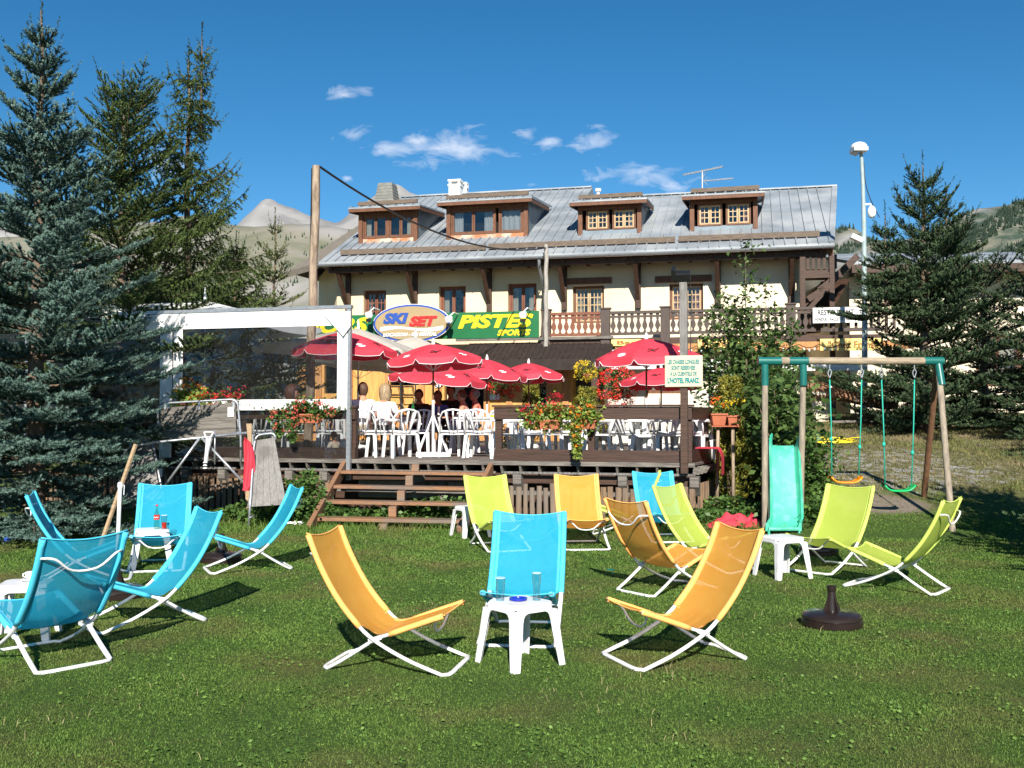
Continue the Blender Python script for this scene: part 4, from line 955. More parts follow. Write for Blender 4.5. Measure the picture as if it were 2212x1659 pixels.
cb2.tube(pts2, .022, 6); o = cb2.build('overhead_cable', BLACK, None, smooth=True); tag(o, 'black cable sagging from the wooden pole to the grey pole', 'cable'); recenter(o)

# string of coloured bulbs along the balcony edge, notices and ironwork on the shop wall
mb = MB(); bl_ = MB(); ts_ = np.linspace(c0, bt1+1.0, 60)
for a, b in zip(ts_[:-1:3], ts_[3::3]):
    mb.tube([BF.pt(a+(b-a)*u, BD-.16, zfl-.30-.10*sin(pi*u)) for u in np.linspace(0, 1, 7)], .010, 4)
    for u in (.25, .5, .75): bl_.ell(BF.pt(a+(b-a)*u, BD-.17, zfl-.37-.10*sin(pi*u)), (.03, .03, .045), 8, 6)
sl_ = thing('string_lights', 'black cable with small bulbs sagging below the balcony edge', 'lights', BF.pt(c0, BD-.16, zfl-.4))
mb.build('cable', BLACK, sl_); o = bl_.build('bulb', mat('pale_bulb', (.55,.62,.60), rough=.2), sl_); o['kind'] = 'stuff'
def notice(x0, x1, y0, y1, m, lab, nm='notice', cat='notice'):
    r = rect(BF, x0, y0, x1, y1, SD-.08); mb = MB(); mb.fbox(BF, r[0], r[1], SD-.09, SD-.07, r[2], r[3]); o = mb.build(nm, m, None, bevel=.01); recenter(o); return tag(o, lab, cat)
notice(940, 952, 815, 838, WPAINT, 'small white hanging notice on the timber post left of the shop door')
notice(1058, 1079, 851, 863, WPAINT, 'white paper notice on the timber wall below the red flower basket')
notice(862, 876, 812, 826, WPAINT, 'white paper on the timber wall left of the shop door, in the window')
notice(1146, 1156, 846, 862, BLACK, 'small black menu box on the timber post at the porch')
rk = thing('iron_rack', 'black wrought iron rack standing against the timber shop wall', 'rack', BF.pt(BF.hit(870, 900, SD-.5)[0], SD-.5, DZ))
def rp(x, y): t, z = BF.hit(x, y, SD-.5); return BF.pt(t, SD-.5, z)
for x0 in (838, 868):
    for y0, y1 in ((812, 832), (836, 852)):
        mb = MB(); mb.tube([rp(x0, y0), rp(x0+22, y0), rp(x0+25, y1), rp(x0+2, y1)], .018, 6, closed=True); mb.build('hoop', BLACK, rk)
mb = MB(); mb.tube([rp(866, 808), rp(866, 906)], .03, 6); mb.tube([rp(866, 870), rp(846, 905)], .02, 6); mb.tube([rp(866, 870), rp(886, 905)], .02, 6); mb.build('stand', BLACK, rk)
# ================================================================== the terrace
t_l, t_r = -12.5, 0.0
SK = .125     # the right edge leans outward
deck = thing('wooden_terrace', 'raised wooden terrace on posts with dark plank railings in front of the hotel', 'terrace', DF.pt(-5, 0, 0))
def dside(d): return t_r+SK*d
dm = MB(); DEPTH = 13.5
dm.prism([DF.pt(t_l, 0, DZ-.045), DF.pt(t_r, 0, DZ-.045), DF.pt(dside(DEPTH), DEPTH, DZ-.045), DF.pt(t_l, DEPTH, DZ-.045)], (0, 0, .04))
k = 0
for d in np.arange(0, 4.4, .122):
    dm.fbox(DF, t_l, dside(d), d+.004, d+.116, DZ-.005, DZ+.002+.003*(k % 2)); k += 1
dm.build('deck_floor', DECKWOOD, deck)
ed = MB(); ed.fbox(DF, t_l, t_r+.05, -.045, -.005, DZ-.06, DZ+.01); ed.build('edge_board', GREYWOOD, deck)
lo = MB()
for a, b in ((t_l, -8.0), (-7.9, -3.2), (-3.1, t_r)): lo.fbox(DF, a, b, -.02, .02, DZ-.20, DZ-.165)
lo.build('lower_strip', GREYWOODV, deck)
js = MB()
for t in np.arange(t_l+.1, t_r, .32): js.prism([DF.pt(t, -.03, DZ-.062), DF.pt(t+.035, -.03, DZ-.062), DF.pt(t+.035, .02, DZ-.165), DF.pt(t, .02, DZ-.165)], DF.n*.5)
for d in np.arange(.15, 1.8, .28): js.prism([DF.pt(dside(d), d, DZ-.062), DF.pt(dside(d)+.10, d, DZ-.062), DF.pt(dside(d)+.02, d, DZ-.2), DF.pt(dside(d)-.05, d, DZ-.2)], DF.n*.05)
js.build('joist_ends', GREYWOOD, deck)['kind'] = 'stuff'
bm = MB(); bm.fbox(DF, t_l, t_r, .12, .26, DZ-.36, DZ-.20); bm.fbox(DF, t_l, t_r, .45, .47, 0, DZ-.2)
bm.build('main_beam', DKWOOD, deck)
for x in (625, 700, 905, 1118, 1345, 1500, 480, 400):
    t = DF.hit(x, 1040, .0)[0]; p = MB()
    p.prism([DF.pt(t-.07, -.04, DZ-.21), DF.pt(t-.07, .25, DZ-.21), DF.pt(t-.07, .25, DZ-.52), DF.pt(t-.07, .12, DZ-.52), DF.pt(t-.07, -.04, DZ-.36)], DF.u*.14)
    p.build('beam_bracket', GREYWOOD, deck)
for t in (-.15, -2.1, -4.2, -6.3, -8.4, -10.5):
    p = MB(); p.fbox(DF, t-.07, t+.07, .13, .26, 0, DZ-.36); p.build('support_post', GREYWOOD, deck)
# pickets closing the space beneath
pk = MB(); g = random.Random(3); first_side = True
for t in np.arange(t_l, t_r+.02, .118):
    if DF.hit(715, 1050, .1)[0] < t < DF.hit(1075, 1050, .1)[0]: continue
    if first_side and t > DF.hit(900, 1050, .1)[0]: pk.build('picket_skirt', PICKET, deck); pk = MB(); first_side = False
    x_ = t; left = t < -4
    zt_ = (.60 if left else .55)+g.uniform(-.03, .05); w_ = g.uniform(.075, .10)
    tilt = g.uniform(-.02, .02); dd = g.uniform(-.01, .015)+(-.0)
    n_ = 5; vs = []
    for z in (-.02, zt_*.5, zt_):
        for k in range(n_):
            an = pi*k/(n_-1); vs.append(DF.pt(t+tilt*z+w_/2*-cos(an), .02+dd-.022*sin(an), z))
    fs = [(i*n_+k, i*n_+k+1, (i+1)*n_+k+1, (i+1)*n_+k) for i in range(2) for k in range(n_-1)]
    b = len(vs); vs += [DF.pt(t-w_/2, .05+dd, zt_), DF.pt(t+w_/2, .05+dd, zt_)]; fs.append((2*n_, 2*n_+1, 2*n_+2, 2*n_+3, 2*n_+4, b+1, b))
    pk.add(vs, fs)
pko = pk.build('picket_skirt', PICKET, deck); pk = MB()
for d in np.arange(.3, 2.2, .13):
    pk.box(DF.pt(dside(d)-.02, d, .3), (.03, .09, .6), DF.a)
pk.build('picket_skirt', PICKET, deck)
MB().fbox(DF, t_l, t_r, .06, .10, .40, .47).build('picket_rail', GREYWOOD, deck)
# old concrete block and timber behind the stairs
cb_ = MB(); a = DF.hit(775, 1060, .35)[0]; b_ = DF.hit(1060, 1060, .35)[0]; cb_.fbox(DF, a, b_-.95, .3, .5, .28, .62); cb_.fbox(DF, b_-.85, b_, .28, .48, .26, .60)
cb_.build('timber_sleeper', mat('pale_sleeper', (.36,.31,.24), (.20,.16,.12), rough=.9, scale=4, bump=.5, c3=(.12,.09,.07)), deck, bevel=.03)
# railings
def railing(ts, d0, lab, gap=.0, sidefn=None):
    r = thing('plank_railing', lab, 'railing', DF.pt((ts[0]+ts[1])/2, d0, DZ), group='dark plank railings of the terrace')
    a, b = ts
    MB().fbox(DF, a, b, d0-.025, d0+.02, DZ+.69, DZ+.89).build('top_plank', RAILWOOD, r)
    MB().fbox(DF, a-.03, b+.03, d0-.06, d0+.09, DZ+.893, DZ+.925).build('cap_board', RAILWOOD, r)
    MB().fbox(DF, a, b, d0-.025, d0+.02, DZ+.015, DZ+.20).build('bottom_plank', RAILWOOD, r)
    n_ = max(2, int(round((b-a)/1.75))+1)
    for k in range(n_):
        t = a+.06+(b-a-.12)*k/(n_-1); MB().fbox(DF, t-.055, t+.055, d0+.022, d0+.12, DZ, DZ+.89).build('rail_post', RAILWOOD, r)
    return r
ra_ = DF.hit(1068, 940, 0)[0]; rb_ = DF.hit(1495, 940, 0)[0]
R1 = railing((ra_, rb_), .0, 'dark railing to the right of the wooden stairs')
lt_ = DF.hit(768, 940, 0)[0]
R2 = railing((t_l+2.5, lt_), .0, 'dark railing below the clear awning left of the stairs')
# side railing
r = thing('plank_railing', 'short dark railing on the right end of the terrace', 'railing', DF.pt(0, 1, DZ), group='dark plank railings of the terrace')
def sd(d, z, o=0): return DF.pt(dside(d)-.05+o, d, z)
for nm, z0, z1 in (('top_plank', .69, .89), ('bottom_plank', .015, .20)):
    m_ = MB(); m_.prism([sd(.03, DZ+z0), sd(1.7, DZ+z0), sd(1.7, DZ+z1), sd(.03, DZ+z1)], DF.u*.04); m_.build(nm, RAILWOOD, r)
for d in (.10, 1.62):
    m_ = MB(); m_.fbox(DF, dside(d)-.17, dside(d)-.07, d-.05, d+.05, DZ, DZ+.89); m_.build('rail_post', RAILWOOD, r)
# ------------------------------------------------------------------ stairs
st = thing('wooden_stairs', 'broad open wooden stairs of five treads leading up to the terrace', 'stairs', (gp(830, 1140).x, gp(830, 1140).y, 0))
TL, TR = DF.pt(DF.hit(745, 1000, 0)[0], -.02, DZ-.06), DF.pt(DF.hit(1062, 1000, 0)[0], -.02, DZ-.06)
BL, BR = gp(668, 1146, 0), gp(992, 1152, 0)
BL.z = BR.z = -.02
for a, b in ((TL, BL), (TR, BR)):
    s_ = MB(); s_.bar(a+V3((0, 0, -.06)), b+V3((0, 0, .02)), .075, .20); s_.build('stringer', STAIRWOOD, st, bevel=.008)
for k, fr_ in enumerate((.175, .395, .61, .835)):
    a = TL.lerp(BL, fr_); b = TR.lerp(BR, fr_); z = DZ*(1-fr_)+.0
    s_ = MB(); dv = (BL-TL); dv.z = 0; dv.normalize()
    p = V3((a.x, a.y, z-.03)); q = V3((b.x, b.y, z-.03)); ddv = (q-p).normalized()
    s_.bar(p+ddv*.03-dv*.12, q-ddv*.0-dv*.12, .30, .05); s_.build('tread', STAIRWOOD, st, bevel=.006)
cs = MB()
for k in range(5):
    f0 = (0, .175, .395, .61, .835)[k]; a = TL.lerp(TR, .50).lerp(BL.lerp(BR, .46), f0+.05); z1 = DZ*(1-f0)-.06; z0 = z1-.155
    cs.box((a.x+.02, a.y-.02, (z0+z1)/2), (.12, .20, z1-z0))
cs.build('centre_blocks', STAIRWOOD, st, bevel=.006)
# ------------------------------------------------------------------ awning frame with clear sheets
aw = thing('awning_enclosure', 'white awning with clear plastic windows on a galvanised frame at the left of the terrace', 'awning', DF.pt(-9, 0, DZ))
AD = -.07
def ah(x, y, d=AD): 
    t, z = DF.hit(x, y, d); return DF.pt(t, d, z)
zt_ = DF.hit(757, 667, AD)[1]
for x, lab in ((754.5, None), (352, None), (60, None)):
    t = DF.hit(x, 800, AD-.03)[0]
    m_ = MB(); m_.fbox(DF, t-.035, t+.035, AD-.07, AD-.0, .60, zt_); m_.build('frame_post', METAL, aw)
t1_ = DF.hit(759, 700, AD)[0]; t0_ = DF.hit(248, 690, AD)[0]
m_ = MB(); m_.fbox(DF, t0_, t1_+.03, AD-.08, AD+.02, zt_, zt_+.06); m_.build('top_beam', METAL, aw)
def sheet(x0, x1, z0, z1, d=AD-.085, wav=.012, nu=30, fn=None):
    a = DF.hit(x0, 780, d)[0]; b = DF.hit(x1, 780, d)[0]
    mb = MB(); mb.grid(lambda u, vv: DF.pt(a+(b-a)*u, d-.0+wav*sin(u*nu*.9+2*vv)*(1-vv), z0+(z1-z0)*vv), nu, 8); return mb
zv0 = DF.hit(600, 707, AD)[1]; zb1 = DF.hit(600, 863, AD)[1]; zb0 = DF.hit(600, 886, AD)[1]
sheet(250, 728, zv0, zt_-.01, wav=.010).build('valance', CANVASW, aw, smooth='all')
m_ = MB(); a = ah(700, 673, AD-.10); m_.add([ah(692, 672, AD-.10), ah(757, 672, AD-.09), ah(757, 705, AD-.12), ah(741, 726, AD-.16)], [(0, 1, 2, 3)]); m_.build('hanging_flap', CANVASW, aw)
sheet(346, 372, DZ, zv0+.02, wav=.02, nu=14).build('curtain_panel', CANVASW, aw, smooth='all')
sheet(374, 394, zb0-.05, zv0+.02, wav=.03, nu=14, d=AD-.10).build('curtain_panel', CANVASW, aw, smooth='all')
sheet(728, 750, zb0, zt_-.05, wav=.02, nu=14, d=AD-.09).build('curtain_panel', CANVASW, aw, smooth='all')
sheet(394, 730, zb0, zb1, wav=.006).build('bottom_band', CANVASW, aw, smooth='all')
PLASTIC = glassy('clear_plastic', (.66,.68,.69), gloss=.07, rough=.12, wob=1.0, wscale=2.2, body=.03, bodycol=(.25,.25,.24))
PLASTIC2 = glassy('dark_tinted_plastic', (.32,.33,.36), gloss=.04, rough=.15, wob=.5, wscale=1.3, body=.12, bodycol=(.07,.07,.075))  # even dark tint and dark body, darkens what stands behind the sheet
sheet(394, 730, zb1, zv0, wav=.01, d=AD-.06).build('clear_window', PLASTIC, aw, smooth='all')
sheet(-150, 346, DZ+.1, zv0, wav=.01, d=AD-.06).build('clear_window', PLASTIC2, aw, smooth='all')
sheet(380, 750, DZ+.03, zb0, wav=.02, d=AD-.03).build('lower_clear_sheet', PLASTIC, aw, smooth='all')
# ------------------------------------------------------------------ parasols
_pr = random.Random(12)
def parasol(name, label, x, yap, Y, half, zdrop, cloth_, nseg=8, val=.13, square=False, group=None, poletop=BROWNPOST, polebot=WTUBE, tilt=(0, 0), logos=True, rot=.2, trim=True, spike=.10, base='plate', basez=DZ):
    tilt = (tilt[0]+_pr.uniform(-.05, .05), tilt[1]+_pr.uniform(-.05, .05)); zdrop *= _pr.uniform(.92, 1.1)
    top = dp(x, yap, Y); o = thing(name, label, 'parasol', (top.x, top.y, basez), group)
    zr = top.z-zdrop; n = 4 if square else nseg
    M_ = Matrix.Translation((top.x, top.y, top.z)) @ Matrix.Rotation(tilt[0], 4, 'X') @ Matrix.Rotation(tilt[1], 4, 'Y') @ Matrix.Rotation(rot, 4, 'Z')
    sub = 8
    def rad(an):   # radius along a flat-sided polygon edge
        k = (an % (2*pi/n))-pi/n; return cos(pi/n)/cos(k)
    def cp(an, r, extra=0):
        kk = ((an % (2*pi/n))-pi/n)/(pi/n); sag = (1-kk*kk)
        h = -zdrop*(r**1.35 if not square else r**1.05)-.045*half*sag*r*(1-r*.35)
        return V3((half*r*rad(an)*cos(an), half*r*rad(an)*sin(an), h-extra))
    mb = MB(); NA = n*sub; NR = 7
    vs = [M_ @ V3((0, 0, 0))]
    for i in range(1, NR+1):
        for a_ in range(NA): vs.append(M_ @ cp(2*pi*a_/NA, i/NR))
    fs = [(0, 1+a_, 1+(a_+1) % NA) for a_ in range(NA)]
    for i in range(NR-1):
        for a_ in range(NA): fs.append((1+i*NA+a_, 1+(i+1)*NA+a_, 1+(i+1)*NA+(a_+1) % NA, 1+i*NA+(a_+1) % NA))
    mb.add(vs, fs); can_ = mb.build('canopy', cloth_, o, smooth='all'); OFF[can_.name] = OFF[o.name]
    # scalloped valance
    vb = MB(); lows = []
    for a_ in range(n*12+1):
        an = 2*pi*a_/(n*12); kk = abs(((a_ % 12)-6)/6); kk = kk if a_ % 12 else 1.0
        dr = val*(.94-.06*kk)*(1 if kk < .92 else .42)
        p = M_ @ cp(an, 1.0); q = M_ @ (cp(an, 1.0)+V3((cos(an)*.02, sin(an)*.02, -dr))); vb.v += [tuple(p), tuple(q)]; lows.append(q)
    for a_ in range(n*12): vb.f.append([2*a_, 2*a_+1, 2*a_+3, 2*a_+2]); vb.m.append(0)
    vb.build('valance', cloth_, can_, smooth='all')
    if trim:
        tb = MB(); tb.tube(lows[:-1], .0055, 5, closed=True); tb.build('white_trim', WPAINT, can_)
    if logos:
        lg = MB(); dk = MB()
        for s_ in range(n):
            an = 2*pi*(s_+.5)/n
            if s_ % 2 == 0:
                P_ = [M_ @ (cp(an+.14*cos(q)*.9, .84+.068*sin(q))+V3((cos(an)*.004, sin(an)*.004, .006))) for q in np.linspace(0, 2*pi, 17)[:-1]]
                for (A, B) in ((0, 6), (8, 14)):
                    lg.add(P_[A:B+1]+[M_ @ (cp(an, .84)+V3((0, 0, .008)))], [tuple(range(B-A+2))])
            else:
                for pts_ in ([(-.5,.2),(-.3,.05),(-.1,.0),(.1,.12),(.2,.3)], [(-.45,-.5),(-.2,-.6),(0,-.5),(.15,-.2),(.4,-.3),(.7,-.6)], [(-.1,.0),(.02,-.25),(.15,-.2)]):
                    dk.tube([M_ @ (cp(an+.28*px_, .74+.13*py_)+V3((0, 0, .008))) for px_, py_ in pts_], .008, 4)
                lg.add([M_ @ (cp(an+.28*a2, .74+.13*b2)+V3((0, 0, .010))) for a2, b2 in ((-.05,-.1),(.12,-.15),(.14,-.35),(.02,-.3))], [(0, 1, 2, 3)])
        lg.build('logo_patch', WPAINT, can_)['kind'] = 'stuff'; dk.build('printed_figure', BLACK, can_)['kind'] = 'stuff'
    for s_ in range(n):
        an = 2*pi*s_/n; rbm = MB(); rbm.tube([M_ @ (cp(an, .03)-V3((0, 0, .03))), M_ @ (cp(an, .98)-V3((0, 0, .012)))], .008, 5)
        rbm.tube([M_ @ (cp(an, .55)-V3((0, 0, .02))), V3((top.x, top.y, top.z-zdrop-.22*half))], .006, 5); rbm.build('rib', STEEL, o)
    fm = MB(); fm.lathe([(.035, -.02), (.03, .04), (.012, spike)], top, 10); fm.build('finial', WPAINT, o)
    mid = basez+(top.z-basez)*.48
    MB().tube([(top.x, top.y, mid), (top.x, top.y, top.z)], .017, 8).build('upper_pole', poletop, o, smooth=True)
    MB().tube([(top.x, top.y, basez+.02), (top.x, top.y, mid+.05)], .024, 8).build('lower_pole', polebot, o, smooth=True)
    bb = MB(); c = V3((top.x, top.y, basez))
    if base == 'cross':
        bb.box(c+V3((0, 0, .05)), (.62, .5, .08), .1)
        bo_ = bb.build('base_tray', WHITE, o, bevel=.02)
        for i, j in ((-1, -1), (1, -1), (1, 1), (-1, 1)):
            MB().tube([c+V3((i*.28, j*.22, .06)), c+V3((i*.1, j*.08, .5)), c+V3((0, 0, .78))], .012, 6).build('brace', WTUBE, o)
    else:
        bb.lathe([(.24, 0), (.24, .05), (.20, .08), (.05, .10), (.035, .30)], c, 20); bb.build('base', WHITE, o, smooth=True)
    return o
GR = 'red parasols on the terrace'
parasol('red_parasol', 'red parasol partly behind the clear awning sheet', 745, 716, 18.7, .96, .33, REDCLOTH, rot=.15, group=GR)
parasol('red_parasol', 'red parasol in front with its white braced foot near the stairs', 936, 743, 18.4, .89, .30, REDCLOTH, rot=.5, group=GR, base='cross')
parasol('red_parasol', 'low red parasol hidden behind the foremost one', 948, 782, 21.0, 1.0, .32, REDCLOTH, rot=.0, group=GR, tilt=(.04, .05))
parasol('red_parasol', 'red parasol right of the foremost one and overlapped by it', 1052, 776, 22.2, .90, .30, REDCLOTH, rot=.15, group=GR, tilt=(0, .06))
parasol('red_parasol', 'small looking red parasol in front of the dark porch', 1142, 784, 24.0, .86, .32, REDCLOTH, rot=.3, group=GR)
parasol('red_parasol', 'tallest red parasol beside the lamp post with the cream notice', 1396, 731, 17.6, .92, .30, REDCLOTH, rot=.42, group=GR)
parasol('red_parasol', 'red parasol partly behind the cream notice board', 1428, 794, 23.5, .94, .34, REDCLOTH, rot=.05, group=GR)
parasol('white_parasol', 'big square white parasol above the clear awning', 443, 650, 20.6, 2.5, .40, CANVASW, square=True, val=.18, rot=.55, logos=False, spike=.28, poletop=STEEL, trim=False)
parasol('beige_parasol', 'big beige parasol behind the red one beside the oval sign', 774, 709, 23.0, 2.4, .62, CANVASB, square=True, val=.14, rot=.5, logos=False, spike=.2, poletop=STEEL, trim=False)
parasol('beige_parasol', 'beige parasol whose edge shows above the middle red parasols', 898, 727, 25.6, 2.3, .62, CANVASB, square=True, val=.14, rot=.6, logos=False, spike=.2, poletop=STEEL, trim=False)
# ------------------------------------------------------------------ garden chairs and tables on the terrace
def garden_chair():
    o = thing('garden_chair', 'x', 'garden chair'); 
    s = MB(); s.grid(lambda u, v: V3((-.22+.44*u, -.20+.42*v, .43-.02*sin(pi*u)*sin(pi*min(1, v*1.1))-.03*v*0)), 8, 8); s.grid(lambda u, v: V3((-.22+.44*(1-u), -.20+.42*v, .41-.02*sin(pi*u)*sin(pi*min(1, v*1.1)))), 8, 8)
    s.fbox(Frame((0, 0), 0), -.22, .22, .20, .225, .408, .43); s.fbox(Frame((0, 0), 0), -.22, .22, -.225, -.20, .408, .43)
    s.fbox(Frame((0, 0), 0), -.225, -.20, -.2, .2, .408, .43); s.fbox(Frame((0, 0), 0), .20, .225, -.2, .2, .385, .43)
    s.build('seat', WHITE, o)
    # back: arch band, inner oval openings, back leans to -y
    b = MB()
    def bk(x, z): return V3((x, -.21-.16*((z-.43)/.42)-.03*(1-(x/.25)**2), z))
    arch = [bk(-.235, .43), bk(-.245, .58), bk(-.235, .72), bk(-.185, .815), bk(-.09, .85), bk(0, .86), bk(.09, .85), bk(.185, .815), bk(.235, .72), bk(.245, .58), bk(.235, .43)]
    b.tube(arch, .036, 6, flat=(.4, 1.25)); b.tube([bk(-.235, .47), bk(0, .46), bk(.235, .47)], .022, 6)
    for x in (-.115, 0, .115): b.tube([bk(x*.55, .45), bk(x*.8, .62), bk(x*1.0, .76), bk(x*1.0, .84)], [.020, .024, .036, .040], 6, flat=(.4, 1.5))
    b.build('backrest', WHITE, o, smooth='all')
    for sx in (-1, 1):
        a = MB(); a.tube([bk(sx*.24, .67), V3((sx*.275, -.12, .665)), V3((sx*.28, .05, .655)), V3((sx*.275, .17, .62)), V3((sx*.25, .215, .52)), V3((sx*.235, .215, .43))], .026, 6, flat=(.55, 1.15)); a.build('armrest', WHITE, o, smooth='all')
        for sy in (-1, 1):
            l_ = MB(); x0, y0, x1, y1 = sx*.215, sy*.205, sx*.255, sy*.26
            if sy < 0: y1 = -.29
            w0, w1 = .042, .024
            l_.hexa([V3((x1-w1, y1-w1, 0)), V3((x1+w1, y1-w1, 0)), V3((x1+w1, y1+w1, 0)), V3((x1-w1, y1+w1, 0)), V3((x0-w0, y0-w0*.5, .43)), V3((x0+w0*.4, y0-w0*.5, .43)), V3((x0+w0*.4, y0+w0*.5, .43)), V3((x0-w0, y0+w0*.5, .43))] if sx < 0 else
                    [V3((x1-w1, y1-w1, 0)), V3((x1+w1, y1-w1, 0)), V3((x1+w1, y1+w1, 0)), V3((x1-w1, y1+w1, 0)), V3((x0-w0*.4, y0-w0*.5, .43)), V3((x0+w0, y0-w0*.5, .43)), V3((x0+w0, y0+w0*.5, .43)), V3((x0-w0*.4, y0+w0*.5, .43))])
            l_.build('leg', WHITE, o)
    return o
gch = garden_chair(); first = [True]
CHG = 'white plastic chairs on the terrace'
def place(proto, flag, pos, rz, label, group):
    o = proto if flag[0] else copy_tree(proto); flag[0] = False
    o.location = pos; o.rotation_euler.z = rz; o['label'] = label; o['group'] = group; return o
def dk(x, Y): p = dp(x, 950, Y); return V3((p.x, p.y, DZ+.003))
CH = [(722,19.0,-10,'behind the clear sheet under the hanging flower box'), (783,18.6,5,'under the man in the white shirt'), (829,18.7,-5,'under the woman with the blonde bob'),
      (866,18.25,25,'left of the front parasol foot, back turned'), (905,19.6,170,'just left of the front parasol pole'), (981,18.5,0,'with arched back right of the parasol foot'),
      (1004,20.4,175,'facing the lawn behind the arched chair'), (1040,18.3,-12,'left of the railing corner post'), (1060,19.6,150,'half behind the railing corner post'),
      (1100,17.9,80,'seen from the side just inside the right railing'), (1150,17.7,-165,'below the terracotta boxes, left side'), (1185,19.0,20,'behind the trailing orange flowers'),
      (1222,17.9,30,'right of the trailing orange flowers'), (1265,18.8,-150,'below the right terracotta box'), (1302,17.6,60,'turned sideways in the middle of the right railing'),
      (1340,18.3,-20,'behind the pole of the tallest parasol'), (1372,17.4,-60,'tipped against the table behind the right railing'), (1405,18.2,185,'back turned left of the notice post'),
      (1440,17.2,10,'beside the notice post, left'), (1462,18.4,140,'behind the notice post'), (1500,17.4,-30,'right of the notice post'), (1518,18.4,200,'at the right end of the terrace'),
      (700,20.8,160,'deep behind the clear sheet'), (560,19.3,20,'behind the clear sheet beside the plank panel'), (520,20.4,190,'left behind the clear sheet'), (640,19.2,15,'under the woman with curly hair'),
      (940,21.6,175,'under the man in dark clothes'), (975,21.7,185,'under the big man in black'), (1000,21.2,100,'under the woman in sunglasses'), (1026,21.4,95,'under the shirtless man'), (905,21.6,180,'under the dark-haired guest at the rear table')]
for x, Y, a, lab in CH:
    place(gch, first, dk(x, Y), R(a), 'white plastic chair '+lab, CHG)
def garden_table():
    o = thing('garden_table', 'x', 'table')
    t = MB(); t.box((0, 0, .705), (1.25, .8, .03)); t.box((0, 0, .665), (1.17, .72, .05)); t.build('tabletop', WHITE, o, bevel=.012)
    for i, j in ((-1, -1), (1, -1), (1, 1), (-1, 1)):
        l_ = MB(); l_.hexa([V3((i*.53+a*.02, j*.33+b*.02, 0)) for a, b in ((-1,-1),(1,-1),(1,1),(-1,1))]+[V3((i*.53+a*.04, j*.33+b*.04, .68)) for a, b in ((-1,-1),(1,-1),(1,1),(-1,1))]); l_.build('leg', WHITE, o)
    return o
gtb = garden_table(); tf = [True]
for x, Y, a, lab in [(800,19.6,-12,'in front of the couple in white shirts'), (1060,19.0,-10,'right of the front parasol foot'), (1178,18.4,-16,'behind the terracotta flower boxes'), (1330,17.9,-12,'behind the middle of the right railing'),
                     (1450,17.9,-15,'behind the notice post'), (965,22.3,-10,'of the rear group in the shade'), (660,20.0,-14,'behind the clear awning sheet')]:
    place(gtb, tf, dk(x, Y), R(a), 'white plastic table '+lab, 'white plastic tables on the terrace')
wt = thing('wooden_table', 'pale wooden table behind the front parasol pole', 'table', dk(866, 20.6)); c = wt.location
MB().box(c+V3((0, 0, .74)), (1.5, .8, .05), -.2).build('tabletop', PALEWOOD, wt)
for i, j in ((-1, -1), (1, -1), (1, 1), (-1, 1)): MB().box(c+V3((i*.6, j*.3, .355)), (.07, .07, .71), -.2).build('leg', PALEWOOD, wt)
# ------------------------------------------------------------------ people
def skinned(verts, edges, rad, lvl=2):
    me = bpy.data.meshes.new('t'); me.from_pydata(verts, edges, []); o = bpy.data.objects.new('t', me); C.objects.link(o)
    s = o.modifiers.new('s', 'SKIN'); s.use_smooth_shade = True
    for i, r_ in enumerate(rad):
        q = me.skin_vertices[0].data[i]; q.radius = (r_, r_) if not isinstance(r_, tuple) else r_
    me.skin_vertices[0].data[0].use_root = True
    u = o.modifiers.new('u', 'SUBSURF'); u.levels = lvl; u.render_levels = lvl
    bpy.context.view_layer.update()
    m2 = bpy.data.meshes.new_from_object(o.evaluated_get(bpy.context.evaluated_depsgraph_get())); bpy.data.objects.remove(o); return m2
def chain(segs):
    vs, es, rs = [], [], []; names = {}
    for path in segs:
        prev = None
        for nm, co_, r_ in path:
            if nm in names: i = names[nm]
            else:
                names[nm] = len(vs); i = len(vs); vs.append(co_); rs.append(r_)
            if prev is not None: es.append((prev, i))
            prev = i
    return vs, es, rs
